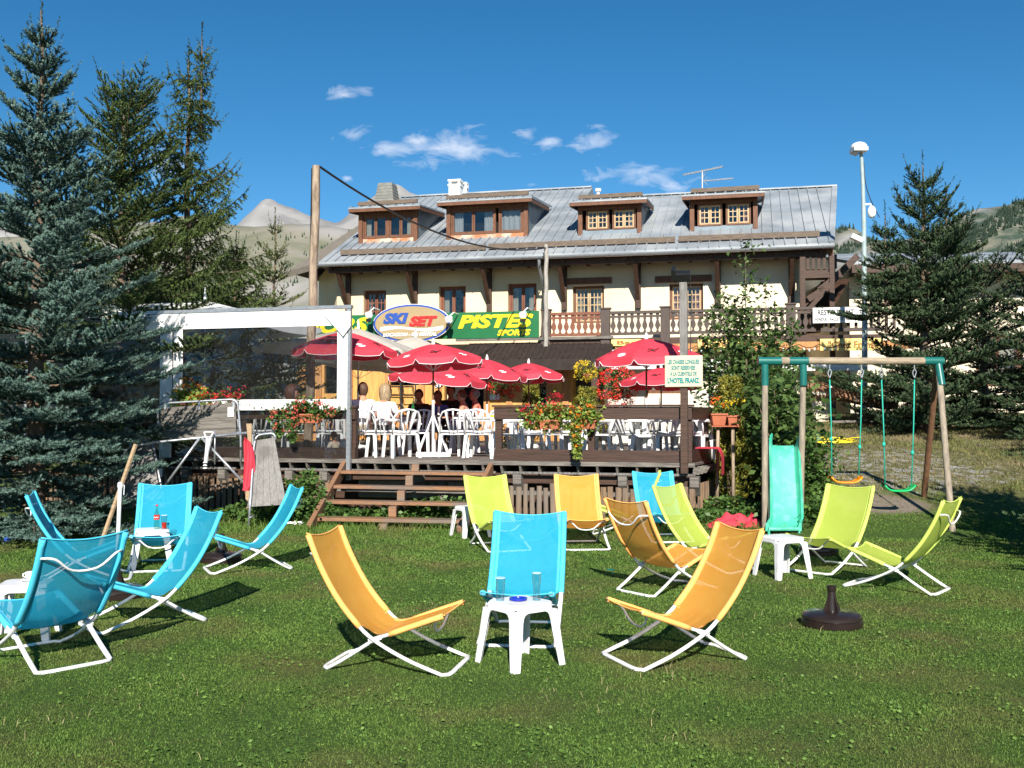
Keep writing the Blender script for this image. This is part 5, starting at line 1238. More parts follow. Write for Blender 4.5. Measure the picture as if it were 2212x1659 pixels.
def person(label, loc, rz, skin, shirt, trousers, hairm, hairlen=0, scale=1.0, arms=((.30, .74), (.30, .74)), lean=0, headturn=0, glasses=False, bare=False, hairpuff=1.0, vest=False, slim=1.0):
    P_ = lambda x, y, z: (x, y+lean*(z-.5), z)
    tor = [('pel', P_(0, -.02, .52), .125*slim), ('wa', P_(0, -.03, .68), .112*slim), ('ch', P_(0, -.02, .86), .132*slim), ('sh', P_(0, -.01, .97), .085), ('nk', P_(0, .0, 1.05), .052), ('hd', P_(0, .015, 1.13), .06)]
    segs = [tor]; hands = []
    for s_, (ay, az) in zip((-1, 1), arms):
        wx = s_*.13; wr = (wx, ay, az)
        el = (s_*.245, .05+ay*.15, .72)
        segs.append([('sh',)*1+(None, None) if False else ('sh', None, None), ('s%d' % s_, P_(s_*.165, -.01, .965), .058), ('e%d' % s_, el, .040), ('w%d' % s_, wr, .027), ('p%d' % s_, (wx*.85, ay+.07, az), (.018, .036))])
        segs.append([('pel', None, None), ('h%d' % s_, (s_*.085, .03, .51), .090*slim), ('k%d' % s_, (s_*.12, .42, .50), .060), ('a%d' % s_, (s_*.11, .43, .10), .040), ('t%d' % s_, (s_*.12, .56, .045), .034)])
        for q, (dx, ln) in enumerate(((-.026, .065), (-.009, .078), (.009, .074), (.025, .058))):
            segs.append([('p%d' % s_, None, None), ('f%d%d' % (s_, q), (wx*.85+dx, ay+.07+ln*.6, az+.004), .010), ('g%d%d' % (s_, q), (wx*.85+dx*1.1, ay+.07+ln, az-.012), .008)])
        segs.append([('p%d' % s_, None, None), ('th%d' % s_, (wx*.85-s_*.038, ay+.055, az+.005), .011), ('ti%d' % s_, (wx*.85-s_*.045, ay+.09, az), .009)])
    names = {}; clean = []
    vs, es, rs = [], [], []
    for path in segs:
        prev = None
        for nm, co_, r_ in path:
            if nm not in names: names[nm] = len(vs); vs.append(co_); rs.append(r_)
            if prev is not None: es.append((prev, names[nm]))
            prev = names[nm]
    bodym = skinned(vs, es, rs, 1)
    Rm = Matrix.Translation(loc) @ Matrix.Rotation(rz, 4, 'Z') @ Matrix.Scale(scale, 4)
    hc = V3(P_(0, .03, 1.19)); HR = Matrix.Translation(hc) @ Matrix.Rotation(headturn, 4, 'Z')
    mb = MB(); mb.mesh(bodym, Rm)
    def hshape(p):
        z = p.z/.125; k = 1-.28*max(0, -z)**1.5; return V3((p.x*k, p.y*(1-.12*max(0, -z))+.012*max(0, -z), p.z))
    h = MB(); h.ell((0, 0, 0), (.078, .098, .125), 18, 14, hshape)
    h.add([(-.012, .09, .012), (.012, .09, .012), (.018, .092, -.028), (-.018, .092, -.028), (0, .122, -.022)], [(0, 1, 4), (1, 2, 4), (2, 3, 4), (3, 0, 4)])   # nose
    for s_ in (-1, 1): h.ell((s_*.078, -.005, -.005), (.012, .02, .032), 8, 6)
    h.ell((0, .088, -.06), (.026, .010, .007), 8, 5)
    for v_ in range(len(h.v)): h.v[v_] = tuple(Rm @ HR @ V3(h.v[v_]))
    mb.add(h.v, h.f)
    body = mb.build('person', skin, None, smooth='all'); me = body.data
    for v_ in me.vertices: v_.co -= V3(loc)
    body.location = loc; OFF[body.name] = V3(loc); tag(body, label, 'person')
    ey = MB()
    for s_ in (-1, 1): ey.ell((s_*.03, .086, .012), (.012, .008, .008), 8, 6)
    if glasses:
        ey.box((0, .098, .015), (.13, .012, .035))
        for s_ in (-1, 1): ey.box((s_*.072, .05, .02), (.008, .1, .012))
    for v_ in range(len(ey.v)): ey.v[v_] = tuple(Rm @ HR @ V3(ey.v[v_]))
    ey.build('sunglasses' if glasses else 'eyes', BLACK, body)
    hb = MB()
    def hf(p):
        q = p.copy(); n_ = noise.noise(q*18)*.012*hairpuff
        q *= 1+n_*6*.3
        if q.y > .03 and q.z < .045: q.y = .03+(q.y-.03)*.25; q.x *= .96
        if hairlen and q.z < 0: q.z *= 1+hairlen; 
        if not hairlen and q.z < -.04: q.z = -.04+(q.z+.04)*.3; q.y *= .9
        return q
    hb.ell((0, -.014, .022), (.095*hairpuff, .114*hairpuff, .126*hairpuff), 20, 14, hf)
    for v_ in range(len(hb.v)): hb.v[v_] = tuple(Rm @ HR @ V3(hb.v[v_]))
    hb.build('hair', hairm, body, smooth='all')
    if not bare:
        sv = [[('pel', P_(0, -.02, .50), .142*slim), ('wa', P_(0, -.03, .68), .130*slim), ('ch', P_(0, -.02, .86), .152*slim), ('sh', P_(0, -.01, .965), .10), ('nk', P_(0, .0, 1.015), .062)]]
        if not vest:
            for s_, (ay, az) in zip((-1, 1), arms):
                sv.append([('sh', None, None), ('s%d' % s_, P_(s_*.168, -.01, .962), .075), ('e%d' % s_, (s_*.232, .04+ay*.08, .80), .062)])
        names = {}; vs, es, rs = [], [], []
        for path in sv:
            prev = None
            for nm, co_, r_ in path:
                if nm not in names: names[nm] = len(vs); vs.append(co_); rs.append(r_)
                if prev is not None: es.append((prev, names[nm]))
                prev = names[nm]
        mb = MB(); mb.mesh(skinned(vs, es, rs, 1), Rm); mb.build('shirt', shirt, body, smooth='all')
    tv = [[('pel', P_(0, -.02, .52), .145*slim), ('w', P_(0, -.03, .60), .135*slim)]]
    for s_ in (-1, 1): tv.append([('pel', None, None), ('h%d' % s_, (s_*.085, .05, .51), .104*slim), ('k%d' % s_, (s_*.12, .42, .50), .076), ('a%d' % s_, (s_*.11, .43, .16), .055)])
    names = {}; vs, es, rs = [], [], []
    for path in tv:
        prev = None
        for nm, co_, r_ in path:
            if nm not in names: names[nm] = len(vs); vs.append(co_); rs.append(r_)
            if prev is not None: es.append((prev, names[nm]))
            prev = names[nm]
    mb = MB(); mb.mesh(skinned(vs, es, rs, 1), Rm); mb.build('trousers', trousers, body, smooth='all')
    return body
def pl(x, Y, dz=-.02): p = dk(x, Y); p.z += dz; return p
person('man in white t-shirt seated with his back to the lawn beside the awning post', pl(783, 18.66), R(8), SKIN1, TEEW, BEIGECL, HBROWN, .15, 1.04, arms=((.34, .74), (.30, .76)), lean=.05, headturn=.2, slim=1.12)
person('woman with streaked blonde bob and white t-shirt seated with her back to the lawn', pl(829, 18.75), R(-8), SKIN1, TEEW, DKCLOTH, HBLOND, .5, 1.0, arms=((.32, .74), (.28, .76)), lean=.10, headturn=.25, hairpuff=1.28, slim=1.02)
person('woman with curly auburn hair and white top seen through the clear sheet', pl(616, 19.2), R(-75), SKIN1, TEEW, DKCLOTH, HRED, .25, 1.0, lean=.15, hairpuff=1.28)
person('guest with dark hair in dark clothes at the far left of the rear table', pl(905, 21.6), R(180), SKIN3, BLACKCL, BLACKCL, HDARK, 0, 1.0)
person('guest in a blue top behind the front parasol pole', pl(946, 21.7), R(175), SKIN3, BLUECLOTH, BLACKCL, HDARK, .2, .98)
person('big man in a black shirt at the rear table', pl(974, 21.9), R(170), SKIN3, BLACKCL, BLACKCL, HDARK, 0, 1.08, slim=1.15)
person('woman with sunglasses and a white vest facing left at the rear table', pl(1000, 21.0), R(85), SKIN1, TEEW, DKCLOTH, HBROWN, 0, .98, glasses=True, vest=True)
person('sunburnt man without a shirt and with grey hair facing left', pl(1027, 21.2), R(92), SKIN2, TEEW, DKCLOTH, HGREY, 0, 1.0, bare=True, arms=((.28, .76), (.34, .70)))
person('small child in a beige top behind the lower clear sheet', pl(722, 17.95, -.30), R(60), SKIN1, BEIGECL, DKCLOTH, HRED, 0, .58)

# things on the terrace tables
for i, (x, Y, z_, m_, lab) in enumerate(((850, 20.5, .765, 'w', 'white candle glass on the pale wooden table'), (892, 20.7, .765, 'g', 'green bottle on the pale wooden table'), (1062, 18.9, .722, 'y', 'yellow ashtray on the white table right of the parasol foot'), (1180, 18.3, .722, 'g', 'green bottle on the table behind the terracotta boxes'), (1335, 17.8, .722, 'w', 'white cup on the table behind the right railing'))):
    q = dk(x, Y); q.z = DZ+z_
    if m_ == 'g': mb = MB().lathe([(.035, 0), (.035, .17), (.014, .22), (.014, .28)], (0, 0, 0), 14); nm, mm_ = 'bottle', mat('green_bottle', (.01,.10,.03), rough=.1)
    elif m_ == 'y': mb = MB().lathe([(.05, 0), (.06, .04), (.05, .04), (.045, .01)], (0, 0, 0), 16); nm, mm_ = 'ashtray', YELLOWP
    else: mb = MB().lathe([(.03, 0), (.04, .08), (.035, .08), (.028, .01)], (0, 0, 0), 16); nm, mm_ = 'cup', WPAINT
    o = mb.build(nm, mm_, None, smooth=True); o.location = q; tag(o, lab, nm)
# ================================================================== loungers
CLO = {'blue': seethrough('blue_mesh_fabric', (.010,.35,.56), .86, weave=300, trans=.34, c2=(.035,.48,.66)),
       'orange': seethrough('orange_mesh_fabric', (.97,.50,.10), .88, weave=300, trans=.38, c2=(.88,.36,.045)),
       'green': seethrough('lime_mesh_fabric', (.56,.66,.11), .87, weave=300, trans=.32, c2=(.46,.58,.08))}
HEM = {'blue': mat('blue_hem', (.05,.47,.66), (.08,.52,.70), rough=.8, scale=20), 'orange': mat('orange_hem', (.95,.48,.14), (.9,.42,.10), rough=.8, scale=20),
       'green': mat('lime_hem', (.56,.68,.14), (.50,.60,.10), rough=.8, scale=20)}
def smooth_path(pts, n):      # Catmull-Rom
    pts = [V3(p) for p in pts]; P_ = [pts[0]*2-pts[1]]+pts+[pts[-1]*2-pts[-2]]; out_ = []
    seg = len(pts)-1
    for i in range(n+1):
        u = i/n*seg; k = min(int(u), seg-1); t = u-k
        a, b, c, d = P_[k:k+4]
        out_.append(.5*((2*b)+(c-a)*t+(2*a-5*b+4*c-d)*t*t+(3*b-a-3*c+d)*t**3))
    return out_
def rounded(pts, r=.05, k=4):
    out_ = [V3(pts[0])]
    for i in range(1, len(pts)-1):
        a, b, c = V3(pts[i-1]), V3(pts[i]), V3(pts[i+1]); u = (a-b); v_ = (c-b); ru = min(r, u.length/2); rv = min(r, v_.length/2)
        p, q = b+u.normalized()*ru, b+v_.normalized()*rv
        for j in range(k+1): t = j/k; out_.append((1-t)**2*p+2*t*(1-t)*b+t*t*q)
    out_.append(V3(pts[-1])); return out_
def make_lounger(colr):
    o = thing('sun_lounger', 'x', 'sun lounger')
    HW, HW2 = .285, .255
    XO = -.41
    backp = [(-.135,.90),(-.05,.70),(.065,.50),(.20,.335),(.33,.22),(.56,.10),(.80,.012)]
    seatp = [(.80,.39),(.62,.325),(.45,.262),(.33,.215),(.15,.10),(.0,.012)]
    b3 = lambda y: smooth_path([(x+XO, y, z) for x, z in backp], 22)
    f1 = b3(HW); f2 = b3(-HW)
    loop = f1+[V3((.835+XO, HW-.03, .012)), V3((.845+XO, HW-.09, .012)), V3((.845+XO, -HW+.09, .012)), V3((.835+XO, -HW+.03, .012))]+f2[::-1]
    mb = MB(); mb.tube(loop, .0145, 8, flat=(1.25, .9))
    # curved stretcher behind the back
    for (px_, pz_, hw_, dx, dz) in ((-.075, .77, HW, -.10, -.10),):
        mb.tube(smooth_path([(px_+XO-.022, hw_-.005, pz_), (px_+XO-.075, hw_-.08, pz_-.01), (px_+XO+dx*.6, hw_*.3, pz_+dz*.95), (px_+XO+dx*.6, -hw_*.3, pz_+dz*.95), (px_+XO-.075, -hw_+.08, pz_-.01), (px_+XO-.022, -hw_+.005, pz_)], 20), .0085, 7)
    mb.build('back_frame', WTUBE, o, smooth='all')
    s3 = lambda y: smooth_path([(x+XO, y, z) for x, z in seatp], 14)
    loop = s3(HW2)+[V3((-.03+XO, HW2-.03, .012)), V3((-.04+XO, HW2-.09, .012)), V3((-.04+XO, -HW2+.09, .012)), V3((-.03+XO, -HW2+.03, .012))]+s3(-HW2)[::-1]
    mb = MB(); mb.tube(loop, .0145, 8, flat=(1.25, .9))
    mb.tube(smooth_path([(.74+XO, HW2, .365), (.72+XO, HW2-.07, .34), (.70+XO, .08, .255), (.70+XO, -.08, .255), (.72+XO, -HW2+.07, .34), (.74+XO, -HW2, .365)], 20), .0085, 7)
    mb.build('seat_frame', WTUBE, o, smooth='all')
    for s_ in (-1, 1):
        p = MB(); p.box((.335+XO, s_*.272, .222), (.09, .014, .03), 0, 0, R(-20)); p.lathe([(.008, -.004), (.008, .004)], (0, 0, 0), 8) if False else None
        p.build('pivot_bracket', WTUBE, o)
    prof = smooth_path([(-.140,.912),(-.097,.80),(-.05,.70),(.065,.50),(.145,.397),(.20,.335),(.262,.285),(.345,.250),(.44,.272),(.60,.325),(.74,.372),(.81,.398)], 44)
    prof = [V3((p.x, 0, p.y)) for p in [V3((q[0], q[1], 0)) for q in prof]]
    nprof = len(prof)-1; NJ = 16
    def fabric(u, v, off=0):
        i = min(int(u*nprof), nprof-1); t = u*nprof-i; p = prof[i].lerp(prof[i+1], t)
        d = (prof[i+1]-prof[i]).normalized(); nrm = V3((d.z, 0, -d.x))       # towards the underside
        if nrm.z > 0 and u > .5: nrm = -nrm
        if nrm.x > 0 and u <= .5: nrm = -nrm
        w_ = 1-(2*v-1)**2
        hw = HW+.012 if u < .5 else HW2+.012
        bl_ = max(0, 1-abs(u-.57)/.09); hw = hw-.035*bl_
        sag = .012*w_+.014*w_*sin(u*pi)
        q = p+nrm*(sag+off)
        # hollow hems
        if u < .05: q = q+d*(.035*w_)*(1-u/.05)
        if u > .95: q = q-d*(.045*w_)*((u-.95)/.05)
        cr_ = .0035*noise.noise(V3((u*9, v*3.2, 1.7)))+.0022*sin(v*26+u*5)*max(0, 1-abs(u-.57)/.2)
        q = q+nrm*cr_*w_
        return V3((q.x+XO, (2*v-1)*hw, q.z))
    mb = MB(); mb.grid(fabric, 44, NJ); fo = mb.build('fabric', CLO[colr], o, smooth='all')
    # side sleeves over the tubes
    for s_ in (-1, 1):
        for (a, b, hw, nm) in ((0, .52, HW, 0), (.60, .985, HW2, 1)):
            mb = MB(); pts_ = [q for q in (b3(s_*HW) if nm == 0 else s3(s_*HW2)) if (q.x-XO < .245 if nm == 0 else q.x-XO > .40)]
            mb.tube(pts_, .0205, 8, flat=(1.15, .95)); mb.build('side_hem', HEM[colr], fo, smooth='all')
            mb = MB()
            def st(u_, v_, a=a, b=b, s_=s_): 
                u = a+(b-a)*u_; vv = .005+.085*v_; vv = vv if s_ < 0 else 1-vv
                q = fabric(u, vv, -.003); return q
            mb.grid(st, 24, 3); mb.build('hem_strip', HEM[colr], fo, smooth='all')
    for uu in (.002, .998):
        mb = MB(); mb.tube([fabric(uu, v) for v in np.linspace(0, 1, 13)], .006, 6); mb.build('end_hem', HEM[colr], fo, smooth='all')
    return o
protos = {c: [make_lounger(c), True] for c in ('blue', 'orange', 'green')}
def lounger(colr, x, y, deg, label, tilt=0):
    pr, fl = protos[colr]; o = pr if fl else copy_tree(pr); protos[colr][1] = False
    o.location = (x, y, gh(x, y)); o.rotation_euler = (0, 0, R(deg)); tag(o, label, group=colr+' mesh sun loungers on the lawn'); return o
def by_foot(colr, px, py, which, deg, label):
    """place by one ground point seen in the photo: which = (along, across), along .41=front bar, -.41 rear foot; across +-.28"""
    p = gp(px, py); a = R(deg); fx, fy = cos(a), sin(a); lx, ly = -sin(a), cos(a)
    return lounger(colr, p.x-fx*which[0]-lx*which[1], p.y-fy*which[0]-ly*which[1], deg, label)
by_foot('orange', 705, 1447, (-.42, -.26), -12, 'orange lounger facing right in the left foreground, front bar towards the white stool')
by_foot('orange', 1611, 1427, (-.42, .26), 201, 'orange lounger facing left in the right foreground with its back high')
by_foot('blue', 1115, 1399, (.43, 0), 263, 'turquoise lounger facing the camera right behind the stool with two glasses')
by_foot('blue', 163, 1443, (-.43, 0), 139, 'turquoise lounger seen from behind at the lower left edge')
by_foot('blue', 441, 1343, (-.42, .26), 217, 'turquoise lounger facing left beside the pole in the brown base')
by_foot('blue', 627, 1230, (-.42, .26), 205, 'turquoise lounger facing left nearest the wooden stairs')
by_foot('blue', 84, 1263, (-.42, -.26), 18, 'turquoise lounger facing right at the left edge, mostly behind the rear-view one')
by_foot('blue', 335, 1236, (.43, 0), 283, 'turquoise lounger facing the camera behind the stool with the cola bottle')
by_foot('green', 1104, 1193, (.43, 0), 291, 'lime green lounger beside the stool at the foot of the stairs')
by_foot('orange', 1270, 1190, (.43, 0), 275, 'orange lounger facing the camera in front of the terrace pickets')
lounger('blue', 2.10, 14.1, 279, 'turquoise lounger farthest back below the notice board')
by_foot('green', 1633, 1229, (.43, .28), 318, 'lime green lounger between the farthest turquoise one and the slide')
by_foot('orange', 1370, 1283, (-.43, 0), 36, 'orange lounger seen from behind in the middle of the lawn')
by_foot('green', 1740, 1237, (.43, 0), 223, 'lime green lounger in front of the swings, facing left')
by_foot('green', 2016, 1287, (-.43, .24), 141, 'lime green lounger at the far right, seen half from behind')
lounger('green', 1.62, 14.95, 172, 'lime green lounger mostly hidden behind the orange and turquoise ones near the pickets')
# ------------------------------------------------------------------ white stools
def make_stool():
    o = thing('plastic_stool', 'x', 'side table'); h = .43; a = .18
    mb = MB()
    def oct_(r, z, c=.05): return [V3((x*r, y*r, z)) for x, y in ((-1+c/r*1, -1), (1-c/r, -1), (1, -1+c/r), (1, 1-c/r), (1-c/r, 1), (-1+c/r, 1), (-1, 1-c/r), (-1, -1+c/r))]
    r0 = oct_(a-.012, h); r1 = oct_(a, h-.012); r2 = oct_(a+.003, h-.055)
    mb.add(r0+r1+r2, [tuple(range(8))]+[(i, 8+i, 8+(i+1) % 8, (i+1) % 8) for i in range(8)]+[(8+i, 16+i, 16+(i+1) % 8, 8+(i+1) % 8) for i in range(8)])
    mb.grid(lambda u, v: V3((-a*.97+a*1.94*u, a*.97-a*1.94*v, h-.025)), 1, 1)
    mb.build('tabletop', WHITE, o, bevel=.006)
    for sx in (-1, 1):
        for sy in (-1, 1):
            l_ = MB()
            # L-shaped tapered leg, splayed, with an arched shoulder joining the apron
            def ring(z, w, c): 
                x, y = sx*c, sy*c; t = .012
                return [V3((x, y, z)), V3((x-sx*w, y, z)), V3((x-sx*w, y-sy*t, z)), V3((x-sx*t, y-sy*t, z)), V3((x-sx*t, y-sy*w, z)), V3((x, y-sy*w, z))]
            lv = [(z_, w__, a+.003+.040*(h-.05-z_)/(h-.05)) for z_, w__ in ((h-.050, .185), (h-.056, .110), (h-.066, .088), (h-.085, .076), (h-.12, .070), (.20, .066), (0, .052))]
            vs = [p for z, w, c in lv for p in ring(z, w, c)]; fs = []
            for i in range(len(lv)-1):
                for k in range(6): fs.append((i*6+k, i*6+(k+1) % 6, (i+1)*6+(k+1) % 6, (i+1)*6+k))
            fs.append(tuple(range((len(lv)-1)*6, len(lv)*6)))
            if sx*sy < 0: fs = [tuple(reversed(f_)) for f_ in fs]
            l_.add(vs, fs); l_.build('leg', WHITE, o, bevel=.004)
    return o
stool = make_stool(); sf_ = [True]
def put_stool(x, y, deg, label):
    o = stool if sf_[0] else copy_tree(stool); sf_[0] = False
    o.location = (x, y, gh(x, y)); o.rotation_euler.z = R(deg); o['label'] = label; o['group'] = 'white plastic stools used as side tables'; return o
s1_ = gp(1126, 1411); S1 = put_stool(.055, 7.05, 38, 'white stool in the foreground with two empty glasses and a blue ashtray')
s2_ = gp(1690, 1246); S2 = put_stool(s2_.x, s2_.y, 22, 'white stool with nothing on it between the right orange and lime loungers')
s3_ = gp(328, 1225); S3 = put_stool(s3_.x, s3_.y, 20, 'white stool carrying the cola bottle and a red drink')
s4_ = gp(1016, 1158); S4 = put_stool(s4_.x, s4_.y, 30, 'white stool beside the lime lounger at the foot of the stairs')
s5_ = gp(40, 1385); S5 = put_stool(s5_.x, s5_.y+.1, 12, 'white stool with a cup at the left edge of the lawn')
# glasses, ashtray, bottle
GL = glassy('clear_glass', (.93,.95,.95), gloss=.06, rough=.01)
def tumbler(pos, prof, label, name='drinking_glass', fill=None):
    o = thing(name, label, 'glass', pos); n_ = len(prof)
    inner = [(max(.004, r-.0025), z+(.008 if i == 0 else 0)) for i, (r, z) in enumerate(prof)]
    MB().lathe(prof+inner[::-1], pos, 20, cap=True).build('glass_wall', GL, o, smooth=True)
    rm = MB(); rr = prof[-1][0]; rm.tube([V3(pos)+V3((rr*cos(q), rr*sin(q), prof[-1][1])) for q in np.linspace(0, 2*pi, 25)[:-1]], .0016, 5, closed=True); rm.build('rim', WPAINT, o)
    if fill:
        zt_, m_ = fill; f_ = [(r-.003, z+.004) for r, z in prof if z < zt_]+[(prof[-1][0]-.006, zt_)]; MB().lathe(f_, pos, 16).build('drink', m_, o, smooth=True)
    return o
T = .432
l = S1.location
tumbler((l.x-.135, l.y-.02, T), [(.026, 0), (.028, .03), (.031, .09), (.033, .155)], 'straight empty glass left of the blue ashtray')
tumbler((l.x+.115, l.y+.0, T), [(.027, 0), (.025, .02), (.021, .055), (.024, .09), (.031, .14), (.030, .185)], 'curved empty glass right of the blue ashtray')
BLUEGL = mat('blue_plastic', (.012,.03,.42), (.01,.02,.3), rough=.25, scale=9)
a_ = thing('ashtray', 'round blue ashtray between the two glasses on the foreground stool', 'ashtray', (l.x-.012, l.y+.0, T))
MB().lathe([(.056, 0), (.062, .006), (.062, .017), (.050, .017), (.046, .008), (.001, .008)], a_.location, 28, cap=False).build('bowl', BLUEGL, a_, smooth=True)
l = S3.location
bt = thing('soda_bottle', 'glass cola bottle with red and white label on the stool', 'bottle', (l.x+.06, l.y-.03, T)); b = bt.location
GGL = glassy('greenish_glass', (.75,.88,.80), gloss=.08, rough=.02)
MB().lathe([(.028, 0), (.031, .03), (.027, .07), (.030, .10), (.031, .14), (.020, .19), (.012, .225), (.012, .26)], b, 18).build('bottle_glass', GGL, bt, smooth=True)
MB().lathe([(.0315, .105), (.0325, .13), (.0320, .155)], b, 18, cap=False).build('red_label', REDP, bt, smooth=True)
lb = MB(); lb.tube([b+V3((.034*sin(q), -.034*cos(q), .13+.006*sin(q*9))) for q in np.linspace(-.9, .9, 16)], .0028, 5); lb.build('white_script', WPAINT, bt)
MB().lathe([(.013, .255), (.013, .27), (.002, .272)], b, 12).build('cap', REDP, bt)
REDDR = mat('red_drink', (.75,.04,.02), rough=.2, trans=.4)
tumbler((l.x+.14, l.y-.02, T), [(.028, 0), (.030, .04), (.033, .15)], 'glass with red drink beside the cola bottle', fill=(.07, REDDR))
l = S5.location
cs_ = thing('cup_and_saucer', 'white cup on a saucer on the left edge stool', 'cup', (l.x+.03, l.y+.02, T)); c = cs_.location
MB().lathe([(.04, 0), (.07, .012), (.072, .016), (.03, .008), (.001, .008)], c, 24, cap=False).build('saucer', WPAINT, cs_, smooth=True)
MB().lathe([(.026, .012), (.038, .03), (.043, .07), (.040, .07), (.034, .03), (.001, .02)], c, 24, cap=False).build('cup', WPAINT, cs_, smooth=True)
MB().tube([c+V3((-.04, 0, .06)), c+V3((-.06, 0, .055)), c+V3((-.06, 0, .035)), c+V3((-.04, 0, .03))], .005, 6).build('handle', WPAINT, cs_, smooth='all')
# parasol feet on the lawn
def make_foot():
    o = thing('parasol_stand', 'x', 'parasol base')
    MB().lathe([(.225, 0), (.243, .012), (.243, .055), (.232, .062), (.238, .068), (.236, .090), (.215, .108), (.06, .128), (.045, .128)], (0, 0, 0), 40).build('foot', BROWN, o, smooth=True)
    m_ = MB(); m_.lathe([(.05, .12), (.036, .22), (.030, .285), (.026, .285)], (0, 0, 0), 20)
    for k in range(4):
        a = k*pi/2+.3; m_.prism([(.035*cos(a), .035*sin(a), .12), (.085*cos(a), .085*sin(a), .122), (.033*cos(a), .033*sin(a), .25)], (-.008*sin(a), .008*cos(a), 0))
    m_.build('stem', BROWN, o, smooth=True)
    MB().lathe([(.031, .28), (.037, .285), (.037, .325), (.030, .33), (.020, .33), (.019, .29)], (0, 0, 0), 20).build('collar', BROWN, o, smooth=True)
    return o
foot = make_foot(); ff = [True]
def put_foot(px, py, label, rz=0):
    o = foot if ff[0] else copy_tree(foot); ff[0] = False; p = gp(px, py)
    o.location = (p.x, p.y, gh(p.x, p.y)-.005); o.rotation_euler.z = rz; o['label'] = label; o['group'] = 'dark brown parasol bases on the lawn'; return o
put_foot(1797, 1351, 'empty brown parasol base alone on the grass at the lower right')
put_foot(1768, 1196, 'brown parasol base behind the lime lounger near the swings', 1)
put_foot(478, 1213, 'brown parasol base under the seat tip of the lounger near the stairs', 2)
fb_ = put_foot(252, 1290, 'brown parasol base holding the white pole at the left', .5)
pl_ = thing('parasol_pole', 'bare white parasol pole standing in the brown base at the left', 'pole', fb_.location); q = fb_.location
MB().tube([(q.x, q.y, .29), (q.x+.02, q.y, dp(262, 1046, q.y).z)], .019, 10).build('pole_tube', WTUBE, pl_, smooth=True)
m_ = MB(); zt2 = dp(262, 1046, q.y).z; m_.lathe([(.024, -.03), (.024, .01), (.012, .02)], (q.x+.02, q.y, zt2), 12); m_.tube([(q.x+.02, q.y, zt2), (q.x+.06, q.y, zt2-.01), (q.x+.055, q.y, zt2-.10)], .004, 5); m_.build('pole_clip', WTUBE, pl_)
# wooden stick leaning
a = dp(214, 1183, 13.05); a.z = 0; b = dp(293, 960, 13.6); bw_ = MB(); bw_.bar(a, b, .045, .03); o = bw_.build('wooden_stick', PALEWOOD, None); tag(o, 'long pale wooden stick leaning beside the blue spruce behind the turquoise loungers', 'stick'); recenter(o)
# ------------------------------------------------------------------ metal frames with grey planks, left
FRY = 15.6
def fp(x, y, Y=FRY): return dp(x, y, Y)
fs_ = thing('plank_bench', 'grey plank panel in a bent steel tube frame standing in front of the clear awning', 'frame', fp(430, 945, 15.9))
mb = MB(); mb.tube(rounded([fp(343, 945, 15.8), fp(340, 872, 15.8), fp(513, 862, 15.8), fp(520, 945, 15.8), fp(520, 1005, 15.8)], .12, 5), .018, 8); mb.build('tube_frame', STEEL, fs_, smooth='all')
def board(pts_, th=.03): return [V3(p) for p in pts_]
for k in range(4):
    y0, y1 = 877+k*17.2, 877+(k+1)*17.2-.8
    mb = MB(); mb.prism([fp(347, y0+4-k*.6, 15.78), fp(509, y0-7.5+k*1.6, 15.78), fp(510, y1-7.5+(k+1)*1.6, 15.78), fp(347.5, y1+4-(k+1)*.6, 15.78)], (0, .03, 0)); mb.build('plank', GREYWOODV if False else GREYWOOD, fs_)
mb = MB(); mb.prism([fp(492, 880, 15.76), fp(505, 879, 15.76), fp(505, 900, 15.76), fp(492, 901, 15.76)], (0, .005, 0)); mb.build('white_note', WPAINT, fs_)
for x in (357, 430, 505):
    mb = MB(); mb.box(fp(x, 876, 15.76), (.03, .02, .12)); mb.build('clip', STEEL, fs_)
fr2 = thing('steel_trestle', 'low steel tube trestle with crossed braces in front of the terrace pickets', 'frame', fp(400, 1130))
G_ = lambda x, y, Y=15.4: V3((dp(x, y, Y).x, Y, max(0.0, dp(x, y, Y).z)))
mb = MB()
mb.tube(rounded([G_(238, 1160), G_(272, 965), G_(340, 955), G_(533, 935)], .12, 5), .020, 8); mb.tube([G_(280, 962, 15.9), G_(395, 950, 15.9), G_(520, 939, 15.9)], .018, 8)
mb.build('top_rail', STEEL, fr2, smooth='all')
for (a, b) in (((432, 945), (345, 1065)), ((434, 944), (548, 1066))):
    mb = MB(); mb.tube([G_(*a), G_(*b)], .020, 8); mb.build('brace', STEEL, fr2, smooth='all')
for x, y0, y1 in ((464, 928, 1003), (445, 944, 962)):
    mb = MB(); mb.tube([G_(x, y0), G_(x, y1)], .013, 6); mb.build('hook', STEEL, fr2, smooth='all')
def trapezoid(name, label, tl_, tr__, br_, bl_, Y0, Y1, nb=5, extra=None):
    o = thing(name, label, 'panel', (dp((bl_[0]+br_[0])/2, bl_[1], Y1).x, Y1, 0))
    T0, T1, B1, B0 = dp(*tl_, Y0), dp(*tr__, Y0), dp(*br_, Y1), dp(*bl_, Y1)
    for k in range(nb):
        a, b = k/nb+.003, (k+1)/nb-.003; mb = MB(); mb.prism([T0.lerp(T1, a), T0.lerp(T1, b), B0.lerp(B1, b), B0.lerp(B1, a)], (0, .025, 0)); mb.build('plank', GREYWOODP, o)
    return o, (T0, T1, B1, B0)
GREYWOODP = mat('grey_upright_planks', (.25,.24,.225), (.15,.14,.13), rough=.85, scale=3, stretch=(14,14,1), bump=.4, contrast=1.6, c3=(.13,.12,.11), s3=3)
o, q = trapezoid('plank_stand', 'tapering grey plank panel in a steel tube leaning left of the stairs', (555, 951), (593, 945), (619, 1090), (534, 1095), 15.55, 15.1)
